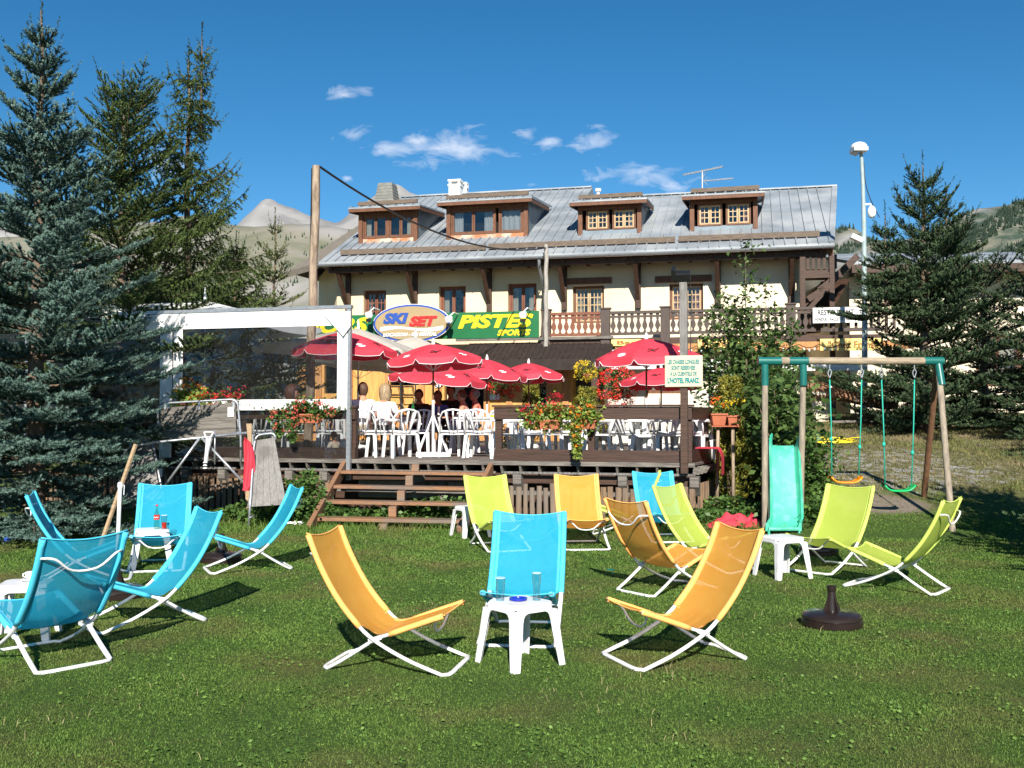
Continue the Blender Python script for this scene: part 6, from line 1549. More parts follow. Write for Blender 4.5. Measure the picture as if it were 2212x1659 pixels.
mb = MB(); mb.tube(rounded([dp(537, 1137, 15.05), dp(541, 1080, 15.1), dp(549, 960, 15.5), dp(554, 940, 15.55), dp(592, 935, 15.55), dp(596, 950, 15.55)], .08, 4), .018, 8)
mb.tube([dp(540, 1118, 15.05), dp(552, 1113, 15.3)], .014, 6); mb.build('tube_frame', STEEL, o, smooth='all')
o, q = trapezoid('plank_stand', 'dark grey plank panel with cross battens behind the turquoise lounger', (293, 962), (325, 960), (352, 1095), (258, 1100), 15.75, 15.3)
for k, (f0, f1) in enumerate(((.12, .5), (.45, .8))):
    a = q[0].lerp(q[3], f0+.05); b = q[1].lerp(q[2], f0+.22); mb = MB(); mb.bar(a-V3((0, .03, 0)), b-V3((0, .03, 0)), .03, .09); mb.build('batten', GREYWOODP, o)
mb = MB(); mb.tube([q[0]+V3((-.03, 0, .05)), q[3]+V3((-.03, 0, 0))], .018, 8); mb.tube([q[1]+V3((.03, 0, .05)), q[2]+V3((.03, 0, 0))], .018, 8); mb.build('tube_frame', STEEL, o, smooth='all')
# post stump and folded red parasol hanging
mb = MB(); mb.fbox(Frame((dp(538, 950, 16.3).x, 16.3), 0), -.045, .045, -.02, .02, 0, dp(538, 915, 16.3).z); o = mb.build('wooden_stake', PALEWOOD, None); recenter(o); tag(o, 'pale wooden stake between the plank frames', 'stake')
fc = MB(); prof_ = [(529,944,.0),(534,955,.05),(538,975,.07),(539,1000,.075),(538,1025,.08),(537,1052,.085),(534,1060,.08)]
fc.grid(lambda u, v: (lambda p, w_: dp(p[0], p[1], 15.3)+V3(((v-.5)*w_*2, -.03*sin(v*9+u*4), 0)))(*(lambda k, t: ((prof_[k][0]*(1-t)+prof_[k+1][0]*t, prof_[k][1]*(1-t)+prof_[k+1][1]*t), prof_[k][2]*(1-t)+prof_[k+1][2]*t))(min(int(u*6), 5), u*6-min(int(u*6), 5))), 36, 10)
o = fc.build('red_cloth', REDCLOTH, None, smooth='all'); recenter(o); tag(o, 'red cloth with white print hanging from the plank frames', 'cloth')
tr_m = MB(); tr_m.tube([dp(533, 1000, 15.25), dp(536, 1020, 15.25), dp(532, 1040, 15.25), dp(528, 1055, 15.25), dp(540, 1053, 15.25)], .006, 4); tr_m.build('white_print', WPAINT, o); 
for ch in o.children: ch.data.transform(Matrix.Translation(-o.location))
wb = MB(); wb.tube([dp(452, 946, 15.3), dp(447, 975, 15.3), dp(444, 1000, 15.3)], [.05, .03, .028], 8); wb.tube(rounded([dp(446, 946, 15.3), dp(440, 933, 15.3), dp(462, 933, 15.3), dp(454, 946, 15.3)], .03, 3), .012, 6)
for k in range(3): wb.lathe([(.035, 0), (.02, .02)], dp(443, 1012-k*6, 15.3), 8)
o = wb.build('hanging_clamp', WHITE, None, smooth=True); recenter(o); tag(o, 'white plastic fitting hanging from the steel trestle', 'fitting')
# ------------------------------------------------------------------ swing frame
SY = 15.0
sw = thing('swing_set', 'round timber swing frame with green corner sleeves on the right', 'swing set', (5.2, SY, gh(5.2, SY)))
def sp_(x, y, Y=SY): return dp(x, y, Y)
GRN = mat('dark_green_sleeve', (.012,.14,.12), (.01,.11,.095), rough=.35, scale=6)
RB = .054
bz = (sp_(1640, 780).z+sp_(2040, 780).z)/2
xl, xm, xr = sp_(1652, 780).x, sp_(1735, 780).x, sp_(2027, 780).x
mb = MB(); mb.tube([(xl-.09, SY, bz), (xm, SY, bz+.004), (xr-1, SY, bz), (xr+.06, SY, bz)], RB, 16); mb.build('beam', SWINGWOODX, sw, smooth=True)
def leg(x0, y0, x1, y1, r=.046, m=SWINGWOOD, nm='post'):
    mb = MB(); mb.tube([(x0+(x1-x0)*k/4, y0+(y1-y0)*k/4, bz-.08+(gh(x1, y1)-.06-bz+.08)*k/4) for k in range(5)], r, 14); mb.build(nm, m, sw, smooth=True)
leg(xl, SY, xl-.03, SY-.05); leg(xm, SY, xm+.01, SY+.25)
leg(xr, SY, xr-.06, SY-.55); leg(xr, SY+.05, xr+.26, SY+1.25, m=BROWNPOST)  # rear leg: brown timber, its shade darkened into the colour
for x, dx in ((xl, .06), (xm, -.06), (xr, -.06)):
    mb = MB(); mb.tube([(x-.15+dx, SY, bz), (x+.12+dx*.8, SY, bz)] if dx < 0 else [(x-.10, SY, bz), (x+.24, SY, bz)], RB+.006, 16); mb.tube([(x, SY, bz-.05), (x+(.012 if x == xr else 0), SY-(.08 if x == xr else 0), bz-.36)], .054, 16)
    mb.build('green_sleeve', GRN, sw, smooth=True)
ROPE = mat('turquoise_rope', (.02,.45,.33), (.015,.35,.26), rough=.6, scale=30)
def swing(xa, xb, yseat, m, label, seatx):
    A, B = sp_(xa, 790), sp_(xb, 790); zs = sp_(seatx[0], yseat).z
    SA, SB = sp_(seatx[0], yseat), sp_(seatx[1], yseat)
    o = thing('swing', label, 'swing', ((SA.x+SB.x)/2, SY, zs), group='swings hanging from the timber beam')
    n_ = 12; s_ = MB(); st_ = lambda u, v: V3((SA.x-.03+(SB.x-SA.x+.06)*u, SY-.08+.16*v, zs-.085*(1-(2*u-1)**4)))
    s_.grid(st_, n_, 3); s_.grid(lambda u, v: st_(1-u, v)-V3((0, 0, .022)), n_, 3)
    for v in (0, 1): s_.tube([st_(u/n_, v)-V3((0, 0, .011)) for u in range(n_+1)], .014, 6)
    s_.build('seat', m, o, smooth='all')
    for P0, P1 in ((A, SA), (B, SB)):
        r_ = MB(); top = V3((P0.x, SY, bz-RB-.22)); r_.tube([top, top.lerp(V3((P1.x, SY, zs)), .45)+V3((.01, .01, 0)), (P1.x, SY, zs)], .0095, 6); r_.lathe([(.02, -.03), (.028, 0), (.018, .03)], top.lerp(V3((P1.x, SY, zs)), .62 if P0 is A else .7), 8)
        r_.build('rope', ROPE, o, smooth='all')
        h_ = MB(); h_.tube(rounded([(P0.x, SY, bz-RB+.03), (P0.x, SY, bz-RB-.06), (P0.x+.03, SY, bz-RB-.10), (P0.x, SY, bz-RB-.20), (P0.x-.03, SY, bz-RB-.12), (P0.x, SY, bz-RB-.06)], .02, 3), .009, 6); h_.build('hook', STEEL, o)
swing(1792, 1861, 1028, mat('orange_plastic', (.85,.27,.01), rough=.35), 'swing with the orange seat', (1797, 1855))
swing(1904, 1975, 1046, mat('green_plastic', (.01,.45,.12), rough=.3), 'swing with the green seat', (1912, 1969))
# slide
SLM = mat('mint_plastic', (.065,.48,.31), (.05,.40,.26), rough=.42, scale=3, c3=(.12,.50,.37), s3=7)
sd_ = thing('slide', 'mint green children slide leaning on the timber frame', 'slide', gp(1690, 1155))
ST = (sp_(1663, 966), sp_(1726, 966)); xt0, xt1 = sp_(1664, 960, 15.35).x, sp_(1724, 960, 15.35).x; zt3 = sp_(1690, 962, 15.35).z
b0, b1 = dp(1650, 1146, 14.5), dp(1733, 1146, 14.5); pathp = smooth_path([(0, 15.38, zt3), (.0, 15.25, zt3-.12), (0, 14.98, .58), (0, 14.76, .19), (0, 14.62, .10), (0, 14.47, .085)], 26)
WS = lambda k: ((xt1-xt0)/2*(1-k)+(b1.x-b0.x)/2*.86*k); CX = lambda k: ((xt0+xt1)/2*(1-k)+(b0.x+b1.x)/2*k)
mb = MB()
sec = [(-1.0, .14), (-.93, .155), (-.86, .14), (-.80, .03), (-.72, .0), (-.3, -.008), (.3, -.008), (.72, 0), (.80, .03), (.86, .14), (.93, .155), (1.0, .14), (1.02, -.02), (.95, -.03), (-.95, -.03), (-1.02, -.02)]
vs = []; nn_ = len(sec)
for i, p in enumerate(pathp):
    k = i/26; d = (pathp[min(i+1, 26)]-pathp[max(i-1, 0)]).normalized(); up_ = V3((0, -d.z, d.y)); up_ = -up_ if up_.z < 0 else up_
    hk = 1.0 if i > 1 else 1.5
    for sx, h_ in sec: vs.append(V3((CX(k)+sx*WS(k)*1.08, p.y, p.z))+up_*(h_*(hk if h_ > 0 else 1)*(1-.35*k)))
mb.add(vs, [(i*nn_+j, i*nn_+(j+1) % nn_, (i+1)*nn_+(j+1) % nn_, (i+1)*nn_+j) for i in range(26) for j in range(nn_)]+[tuple(range(nn_)), tuple(range(26*nn_, 27*nn_))])
mb.build('chute', SLM, sd_, smooth=True)
mb = MB(); mb.tube([(CX(1)-WS(1)*.9, 14.46, .0), (CX(1)-WS(1)*.9, 14.45, .10), (CX(1)+WS(1)*.9, 14.45, .10), (CX(1)+WS(1)*.9, 14.46, .0)], .03, 8); mb.build('foot_bar', SLM, sd_, smooth=True)
for s_ in (-1, 1):
    mb = MB(); mb.tube([(CX(0)+s_*WS(0), 15.38, zt3+.02), (CX(0)+s_*WS(0), 15.42, gh(CX(0), 15.42))], .022, 8); mb.build('support', SLM, sd_)
# ------------------------------------------------------------------ notice post
np_ = thing('notice_post', 'timber post carrying the cream notice board and a floodlight at the terrace rail', 'post', (dp(1478, 990, 16.05).x, 16.0, .9))
PB = DF.hit(1478, 900, -.10)
mb = MB(); a = DF.pt(PB[0], -.085, .93); mb.fbox(DF, PB[0]-.055, PB[0]+.055, -.14, -.035, .80, DF.hit(1478, 830, -.1)[1]+.05); mb.build('lower_post', BROWNPOST if False else DKWOOD, np_)
mb = MB(); mb.fbox(DF, PB[0]-.058, PB[0]+.058, -.15, -.035, DF.hit(1478, 830, -.1)[1]+.05, DF.hit(1478, 602, -.1)[1]); mb.build('upper_post', GREYWOODP, np_)
r = rect(DF, 1436, 768, 1518, 836, -.17)
mb = MB(); mb.fbox(DF, r[0], r[1], -.18, -.155, r[2], r[3]); nb2 = mb.build('notice_board', mat('cream_board', (.60,.53,.38), (.56,.49,.34), rough=.55, scale=4), np_, bevel=.012)
TEAL = mat('teal_lettering', (.01,.22,.22), rough=.5); Hn = r[3]-r[2]; Wn = r[1]-r[0]
for s_, a, b, y0, y1, bo in (('LES CHAISES LONGUES', .08, .91, .73, .87, .03), ('SONT RESERVEES', .18, .81, .54, .68, .03), ('A LA CLIENTELE DE', .145, .845, .36, .49, .03), ("L'HOTEL FRANZ", .075, .91, .12, .30, .05)):
    text(s_, DF, r[0]+Wn*a, r[0]+Wn*b, r[2]+Hn*y0, r[2]+Hn*y1, -.183, TEAL, nb2, bold=bo, th=.004)
fl = thing('floodlight', 'black floodlight on top of the notice post', 'lamp', DF.pt(PB[0], -.1, DF.hit(1478, 602, -.1)[1]))
c = DF.pt(PB[0]-.02, -.12, DF.hit(1478, 597, -.1)[1]); mb = MB(); mb.box(c, (.26, .16, .15), DF.a, R(30)); mb.build('lamp_body', BLACK, fl, bevel=.02)
mb = MB(); mb.box(c+V3((-.13, 0, .05)), (.06, .2, .16), DF.a, R(30)); mb.build('lamp_fin', BLACK, fl); mb = MB(); mb.tube([c+V3((.12, 0, -.05)), c+V3((.15, .02, -.3)), c+V3((.13, .03, -1.2))], .008, 5); mb.build('cord', BLACK, fl)
# ------------------------------------------------------------------ odds and ends on the right
cr = MB(); c = dp(1592, 1130, 15.35); g = random.Random(5)
def crump(u, v):
    x = (u-.5)*.95; y = (v-.5)*.5; n_ = noise.fractal(V3((u*3.5, v*3.2, 1.3)), 1, 2, 4)
    e = max(0, 1-((2*u-1)**2+(2*v-1)**2)*.75); return V3((c.x+x+.08*noise.noise(V3((u*4, v*4, 5))), c.y+y, gh(c.x, c.y)+.02+.13*e+.15*n_*e+.03*sin(u*30+v*8)*e))
cr.grid(crump, 46, 30); o = cr.build('folded_parasol', REDCLOTH, None, smooth='all'); recenter(o); tag(o, 'crumpled red parasol lying on the ground left of the slide', 'parasol')
tm_ = MB()
for k in range(3):
    tm_.tube([crump(.1+.8*u, .25+.2*k+.12*sin(u*6+k))+V3((0, -.01, .01)) for u in np.linspace(0, 1, 22)], .006, 4)
tm_.build('white_trim', WPAINT, o); o.children[-1].data.transform(Matrix.Translation(-o.location))
def bucket(px, py, label, r_=.13, h_=.2, m=WHITE):
    p = hp(px, py); o = thing('plant_tub', label, 'tub', (p.x, p.y, gh(p.x, p.y)), group='white plant tubs by the terrace corner')
    MB().lathe([(r_*.82, 0), (r_, h_), (r_*1.06, h_), (r_*1.06, h_+.015), (r_*.96, h_+.015), (r_*.9, h_*.9), (.001, h_*.9)], o.location, 20, cap=False).build('tub', m, o, smooth=True); return o
bucket(1566, 1056, 'white plant tub at the terrace corner, left of two', .14, .24); bucket(1600, 1062, 'white plant tub nearer the slide, right of two', .15, .24)
# leaning branch, red cloth on terrace corner
a = hp(1612, 1062); b = dp(1572, 940, a.y+.1); mb = MB(); mb.tube([a, a.lerp(b, .5)+V3((.03, 0, 0)), b], .03, 8); o = mb.build('branch', OLDPOLE, None, smooth=True); recenter(o); tag(o, 'bare branch leaning at the terrace corner', 'branch')
mb = MB(); p0, p1 = DF.pt(.05, .55, DZ+.20), DF.pt(.45, 1.2, DZ+.22)
mb.grid(lambda u, v: DF.pt(.0+.42*min(u*1.4, 1), .5+.75*v, DZ+.22+.015*sin(v*12)-(max(0, u-.62)*1.15)), 16, 10); o = mb.build('red_cover', REDCLOTH, None, smooth='all'); recenter(o); tag(o, 'red cloth hanging over the right end of the terrace', 'cloth')
# hose
HOSE = mat('yellow_hose', (.80,.62,.03), rough=.4)
c = hp(1795, 955); pts_ = []
for k in range(150):
    u = k/149; a = u*2*pi*4; rr = .33+.10*sin(u*17)+.05*sin(a*.5); x = c.x+rr*cos(a)*1.25; y = c.y+rr*sin(a)*.85; pts_.append(V3((x, y, gh(x, y)+.02+.035*u*abs(sin(a)))))
for k in range(5): 
    x, y = c.x+.5+k*.07, c.y+.3+k*.03; pts_.append(V3((x, y, gh(x, y)+.03)))
mb = MB(); mb.tube(pts_, .012, 6); o = mb.build('garden_hose', HOSE, None, smooth='all'); recenter(o); tag(o, 'yellow garden hose coiled on the slope behind the swings', 'hose')
# old cart with a wheel under the spruce, lamp with orange shade
c = dp(1800, 920, 24.0); gz_ = gh(c.x, c.y); ct = thing('old_cart', 'old brown wooden handcart with a spoked wheel below the right spruce', 'cart', (c.x, c.y, gz_))
x0 = c.x; mb = MB(); mb.bar((x0-.1, 24, gz_+.75), (x0+1.4, 24.1, gz_+.45), .8, .22); mb.bar((x0-.3, 24.3, gz_+.55), (x0-.3, 24.3, gz_+1.05), .3, .5); mb.build('cart_body', REDWOOD if False else STAIRWOOD, ct)
mb = MB(); wc = V3((x0+.75, 23.6, gz_+.40)); mb.tube([wc+V3((.38*cos(q), 0, .38*sin(q))) for q in np.linspace(0, 2*pi, 25)[:-1]], .025, 6, closed=True)
for q in np.linspace(0, 2*pi, 9)[:-1]: mb.tube([wc, wc+V3((.38*cos(q), 0, .38*sin(q)))], .014, 5)
mb.build('wheel', GREYWOOD, ct)
mb = MB(); mb.bar((x0-.2, 23.5, gz_+.06), (x0+1.6, 23.6, gz_+.10), .1, .05); mb.build('shaft', GREYWOOD, ct)
pd = thing('white_planter', 'pale square planter left of the old cart', 'planter', (dp(1770, 900, 24.4).x, 24.4, gh(dp(1770, 900, 24.4).x, 24.4))); q = pd.location
MB().hexa([q+V3((i*.17, j*.17, 0)) for i, j in ((-1,-1),(1,-1),(1,1),(-1,1))]+[q+V3((i*.26, j*.26, .72)) for i, j in ((-1,-1),(1,-1),(1,1),(-1,1))]).build('planter_box', PLASTW, pd, bevel=.02)
MB().lathe([(.10, .73), (.13, .78), (.12, .90), (.05, .93)], q+V3((.2, 0, 0)), 14).build('pale_jug', WPAINT, pd, smooth=True)
ol = thing('patio_lamp', 'small lamp with an orange shade below the balcony on the right', 'lamp', dp(1790, 880, 25)); q = dp(1787, 832, 25)
MB().lathe([(.17, -.14), (.11, .10)], q, 16, cap=False).build('lamp_shade', mat('orange_shade', (.9,.28,.02), rough=.6, trans=.4), ol)
MB().tube([q-V3((0, 0, .1)), V3((q.x, q.y, gh(q.x, q.y)))], .03, 8).build('lamp_stand', WPAINT, ol)
# small litter on the grass
p = gp(1318, 1240); mb = MB(); mb.box((p.x, p.y, .05), (.075, .02, .012), .1); mb.tube([(p.x+.03, p.y, .0), (p.x+.03, p.y, .05)], .003, 4); o = mb.build('toy', mat('teal_plastic', (.03,.5,.45), rough=.3), None); recenter(o); tag(o, 'tiny teal plastic toy standing on the grass beside the rear-view orange lounger', 'toy')
p = gp(634, 1138); mb = MB(); mb.grid(lambda u, v: V3((p.x+(u-.5)*.28, p.y+(v-.5)*.2, .06+.05*noise.noise(V3((u*4, v*4, 2))))), 10, 8); o = mb.build('paper', PALEWOOD if False else WPAINT, None); recenter(o); tag(o, 'crumpled pale paper at the left foot of the stairs', 'paper')
p = gp(8, 1190, 0); bo = thing('water_bottle', 'clear water bottle with a blue band at the left edge of the lawn', 'bottle', (p.x+.05, p.y, 0)); q = bo.location
MB().lathe([(.04, 0), (.042, .16), (.035, .2), (.014, .25), (.014, .28)], q, 16).build('bottle_wall', GL, bo, smooth=True); MB().lathe([(.0425, .13), (.0425, .18)], q, 16, cap=False).build('blue_band', BLUEP, bo)
# ================================================================== vegetation
BARK = mat('spruce_bark', (.20,.14,.095), (.10,.07,.05), rough=.9, scale=8, stretch=(3,3,1), bump=.5)
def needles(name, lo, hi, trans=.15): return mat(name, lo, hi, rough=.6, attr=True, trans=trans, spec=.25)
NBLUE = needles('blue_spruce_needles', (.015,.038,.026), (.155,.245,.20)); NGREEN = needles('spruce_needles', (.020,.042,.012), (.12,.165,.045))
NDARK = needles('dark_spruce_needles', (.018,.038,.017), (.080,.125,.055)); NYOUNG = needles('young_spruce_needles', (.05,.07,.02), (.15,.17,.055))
def brushes(P, D, Ln, tint, nn=15, nl=.020, nw=.007, seed=0, rad=1.0, bark=True):
    g = np.random.default_rng(seed); n = len(P)
    D = D/np.linalg.norm(D, axis=1)[:, None]
    up_ = np.tile([0., 0, 1], (n, 1)); up_[np.abs(D[:, 2]) > .95] = [1, 0, 0]
    X = np.cross(D, up_); X /= np.linalg.norm(X, axis=1)[:, None]; Y = np.cross(D, X)
    vs = []; ts = []
    for k in range(nn):
        a = (k+.5)/nn + g.uniform(-.04, .04, n); ph = k*2.4+g.uniform(0, 6.28, n)
        base = P+D*(Ln*a)[:, None]; rd = X*np.cos(ph)[:, None]+Y*np.sin(ph)[:, None]
        nd = D*.62+rd*.80; taper = 1-.35*np.clip((a-.75)/.25, 0, 1)
        L_ = nl*taper*g.uniform(.8, 1.2, n)*rad; sd = np.cross(nd, D); sd /= np.linalg.norm(sd, axis=1)[:, None]
        w_ = nw*g.uniform(.8, 1.3, n)
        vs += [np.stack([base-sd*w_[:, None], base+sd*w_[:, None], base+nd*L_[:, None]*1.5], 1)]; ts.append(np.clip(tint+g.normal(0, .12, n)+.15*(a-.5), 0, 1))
    V_ = np.stack(vs, 1).reshape(-1, 3); T_ = np.repeat(np.stack(ts, 1).reshape(-1), 3)
    return V_, T_
def spruce(name, label, base, H, Rr, z0, mt, seed, gap=.24, nbr=6, step=.12, blen=.13, droop=.25, hang=0.0, nn=13, nl=.022, nw=.0075, el0=-8, el1=48, side=.42, trunk_r=.10, whorl_gap=None, irregular=.25, tops=None, group='conifers around the hotel', shape=.8, az_keep=None, leader=.5):
    g = np.random.default_rng(seed); rd = random.Random(seed)
    o = thing(name, label, 'spruce', (base[0], base[1], base[2]), group); B = np.array(base, float)
    tk = MB(); tk.tube([V3(base)+V3((.02*sin(k), .02*cos(k*1.3), H*k/16)) for k in range(17)], [trunk_r*(1-k/16)**.8+.008 for k in range(17)], 9)
    P, D, Ln, Tn = [], [], [], []
    z = z0
    stems = [(B, H, Rr, z0)]+[(B+np.array([dx, dy, 0]), h_, r_, zz_) for dx, dy, h_, r_, zz_ in (tops or [])]
    for (SB, SH, SR, SZ) in stems:
        z = SZ
        if SB is not B: tk.tube([V3((SB[0], SB[1], SB[2]+SZ-.4)), V3((SB[0], SB[1], SB[2]+SH))], [.04, .008], 6)
        while z < SH-.25:
            fr_ = (z-SZ)/(SH-SZ); Lm = SR*(1-fr_)**shape+.10; a0 = rd.uniform(0, 6.28)
            nb_ = nbr if fr_ < .75 else max(4, nbr-1)
            for b_ in range(nb_):
                az = a0+b_*2*pi/nb_+rd.uniform(-.3, .3)
                L_ = Lm*rd.uniform(1-irregular*1.4, 1+irregular*.6)
                if az_keep is not None: L_ *= az_keep(az, fr_)
                if L_ < .12: continue
                el = R(el0+(el1-el0)*fr_+rd.uniform(-8, 8)); h = np.array([cos(az), sin(az), 0.]); lat = np.array([-sin(az), cos(az), 0.])
                zb = z+rd.uniform(-.08, .08)
                def bp_(s): u = s/L_; return SB+h*(s*cos(el))+np.array([0, 0, zb+s*sin(el)-droop*L_*(u**1.5)*(1-fr_)+.22*L_*max(0, u-.55)**1.6*2.2])
                npt = max(3, int(L_/.3)); tk.tube([V3(bp_(L_*q/npt)) for q in range(npt+1)], [.004+.018*(1-q/npt)*min(1, L_/1.5) for q in range(npt+1)], 4, caps=False)
                s = .12*L_+.05
                while s < L_:
                    p = bp_(s); q = bp_(min(L_, s+.03)); ax = (q-p); nrm_ = np.linalg.norm(ax); ax = ax/nrm_ if nrm_ > 1e-6 else h
                    bt_ = rd.gauss(0, .10)
                    P.append(p); D.append(ax); Ln.append(blen); Tn.append(.45+bt_)
                    for sgn in (-1, 1):
                        tl_ = min(side, (L_-s)*.62+.09)*rd.uniform(.75, 1.15); nseg_ = max(1, int(round(tl_/(blen*.85))))
                        dr = ax*.72+lat*sgn*.72+np.array([0, 0, rd.uniform(-.1, .25)-hang*.5]); dr /= np.linalg.norm(dr); pp = p.copy()
                        for m_ in range(nseg_):
                            dr2 = dr+np.array([0, 0, -hang*.75*(m_+1)/nseg_*1.4+.10]); dr2 /= np.linalg.norm(dr2)
                            P.append(pp.copy()); D.append(dr2); Ln.append(blen*1.05); Tn.append(.40+.22*(m_+1)/nseg_+rd.gauss(0, .12))
                            if rd.random() < .8:
                                d3 = dr2+ax*rd.uniform(-.2, .7)+lat*rd.uniform(-.6, .6)+np.array([0, 0, rd.uniform(-.1, .75) if hang < .3 else -rd.uniform(.5, 1.8)])
                                P.append(pp.copy()); D.append(d3/np.linalg.norm(d3)); Ln.append(blen*rd.uniform(.6, .95)); Tn.append(.5+rd.gauss(0, .14))
                            pp = pp+dr2*blen*.85
                    s += step*rd.uniform(.8, 1.2)
                p = bp_(L_); P.append(p); D.append(bp_(L_)-bp_(L_*.93)+np.array([0, 0, .03])); Ln.append(blen*1.6); Tn.append(.7)
            z += gap*rd.uniform(.75, 1.25)*(1+.6*fr_)
        # leader shoots
        for k in range(int(leader*10)+2):
            P.append(SB+np.array([0, 0, SH-leader+k*.11])); D.append(np.array([rd.uniform(-.1, .1), rd.uniform(-.1, .1), 1.])); Ln.append(.13); Tn.append(.6)
        for k in range(5):
            az = k*1.256+rd.uniform(-.3, .3); d_ = np.array([cos(az)*.8, sin(az)*.8, .75]); 
            for m_ in range(3): P.append(SB+np.array([0, 0, SH-leader])+d_*.13*m_); D.append(d_); Ln.append(.15); Tn.append(.6)
    tk.build('trunk', BARK, o, smooth='all')
    P = np.array(P); D = np.array(D); Ln = np.array(Ln); Tn = np.clip(np.array(Tn), 0, 1)
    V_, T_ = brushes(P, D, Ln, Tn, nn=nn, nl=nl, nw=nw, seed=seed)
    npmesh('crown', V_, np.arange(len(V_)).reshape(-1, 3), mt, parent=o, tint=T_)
    return o, len(P)
p = dp(75, 1100, 14.2); H1 = dp(75, 10, 14.2).z; cnt = []
cnt.append(spruce('spruce', 'big blue-green spruce filling the left edge in front of the awning', (p.x-.1, 14.4, 0), H1, 2.42, .25, NBLUE, 3, gap=.26, nbr=9, step=.105, blen=.135, droop=.20, nn=17, nl=.030, nw=.0105, trunk_r=.13, el0=-6, el1=42, side=.46, shape=1.0, irregular=.40, leader=.9, az_keep=lambda az, f_: 1-.30*max(0, cos(az+.3))*(f_ < .26)+.10*max(0, cos(az+.1))*(.30 < f_ < .40))[1])
p = dp(258, 900, 19.5); cnt.append(spruce('spruce', 'olive green spruce with a ragged top behind the blue one', (p.x, 19.5, .3), dp(250, 200, 19.5).z-.3, 2.75, .8, NGREEN, 8, gap=.22, nbr=7, step=.13, blen=.15, droop=.22, nl=.032, nw=.013, trunk_r=.11, irregular=.5, shape=.48, leader=.1, side=.5)[1])
p = dp(400, 900, 21.5); cnt.append(spruce('spruce', 'tallest slender spruce with two thin leaders left of the wooden pole', (p.x, 21.5, .7), dp(402, 130, 21.5).z-.7, 2.1, 1.0, NGREEN, 15, gap=.25, nbr=6, step=.13, blen=.16, droop=.12, hang=.75, nl=.032, nw=.013, side=.5, trunk_r=.12, irregular=.45, shape=.72, tops=[(.28, 0, dp(402, 70, 21.5).z-.75, .25, dp(402, 200, 21.5).z-1.2)], leader=.6)[1])
p = dp(592, 800, 23.0); cnt.append(spruce('young_spruce', 'small yellowish young spruce beside the wooden pole', (p.x, 23.0, .7), dp(592, 478, 23).z-.7, 1.15, .9, NYOUNG, 22, gap=.34, nbr=5, step=.15, blen=.16, droop=.05, nl=.032, nw=.012, trunk_r=.05, irregular=.3, side=.3, leader=.8)[1])
p = dp(500, 800, 22.3); cnt.append(spruce('spruce', 'low wide spruce between the tall one and the young one', (p.x, 22.6, .7), dp(500, 520, 22.3).z-.7, 2.0, .7, NGREEN, 27, gap=.26, nbr=7, step=.14, blen=.16, droop=.1, hang=.5, nl=.032, nw=.013, trunk_r=.08, irregular=.4, el0=8)[1])
p = dp(140, 900, 24); cnt.append(spruce('spruce', 'dark spruce mass behind the awning at the far left', (p.x-.2, 24, .8), 5.4, 2.9, .3, NDARK, 31, gap=.34, nbr=6, step=.2, blen=.18, nn=11, nl=.03, nw=.014, droop=.15, shape=.55)[1])
p = dp(330, 900, 25); cnt.append(spruce('spruce', 'dark spruce seen through the clear awning window', (p.x, 25.5, .8), 4.3, 2.6, .2, NDARK, 32, gap=.34, nbr=6, step=.2, blen=.18, nn=11, nl=.03, nw=.014, droop=.15, shape=.5)[1])
p = dp(520, 900, 26); cnt.append(spruce('spruce', 'dark low spruce behind the terrace at the left end of the hotel', (p.x, 26.5, .8), 3.4, 2.2, .2, NDARK, 33, gap=.34, nbr=6, step=.2, blen=.18, nn=11, nl=.03, nw=.014, droop=.15, shape=.5)[1])
p = dp(2000, 900, 22.5); zb = gh(p.x, 22.5); cnt.append(spruce('spruce', 'broad dark spruce with several tips right of the lamp pole', (p.x, 22.5, zb), dp(1985, 356, 22.5).z-zb, 2.35, .15, NDARK, 41, gap=.23, nbr=8, step=.13, blen=.16, droop=.12, nl=.032, nw=.0135, side=.5, trunk_r=.12, irregular=.42, shape=.78, el0=2, leader=1.1, az_keep=lambda az, f_: 1-.42*max(0, -cos(az-.3))*(.18 < f_ < .75),
     tops=[(.55, .1, dp(2040, 425, 22.5).z-zb, .8, 3.2), (-.85, 0, dp(1880, 465, 22.5).z-zb, .9, 2.6)])[1])
p = dp(2290, 900, 21.0); zb = gh(p.x, 21.0); cnt.append(spruce('spruce', 'spruce cut by the right edge of the picture', (p.x+.35, 21.0, zb), dp(2240, 300, 21).z-zb, 2.3, .3, NDARK, 43, gap=.22, nbr=7, step=.14, blen=.16, droop=.16, nl=.032, nw=.013, trunk_r=.14, shape=.7)[1])
# its shadow falls across the lawn at the right: a spruce just outside the frame
cnt.append(spruce('spruce', 'spruce just outside the right edge that shades the lawn by the swings', (7.6, 10.7, 0), 4.0, 1.8, .5, NDARK, 47, gap=.2, nbr=8, step=.16, blen=.2, nn=14, nl=.04, nw=.02, shape=.6)[1])
cnt.append(spruce('spruce', 'dark low spruce below the broad one on the right slope', (dp(2140, 900, 24).x, 24.3, gh(9.5, 24)), 3.9, 2.6, .1, NDARK, 49, gap=.28, nbr=7, step=.17, blen=.16, nn=12, nl=.026, nw=.012, shape=.5, el0=2)[1])
for i_, (x, Y, h_, lab) in enumerate(((40, 23.5, 4.0, 'dark spruce farthest left behind the terrace'), (230, 24.5, 3.8, 'dark spruce between the two left ones behind the terrace'), (420, 25.0, 3.7, 'dark spruce behind the right half of the clear window'))):
    q = dp(x, 900, Y); cnt.append(spruce('spruce', lab, (q.x, Y, .8), h_, 2.3, .1, NDARK, 60+i_, gap=.26, nbr=8, step=.18, blen=.19, nn=12, nl=.036, nw=.017, droop=.12, shape=.42, side=.55)[1])
print('brushes', cnt)
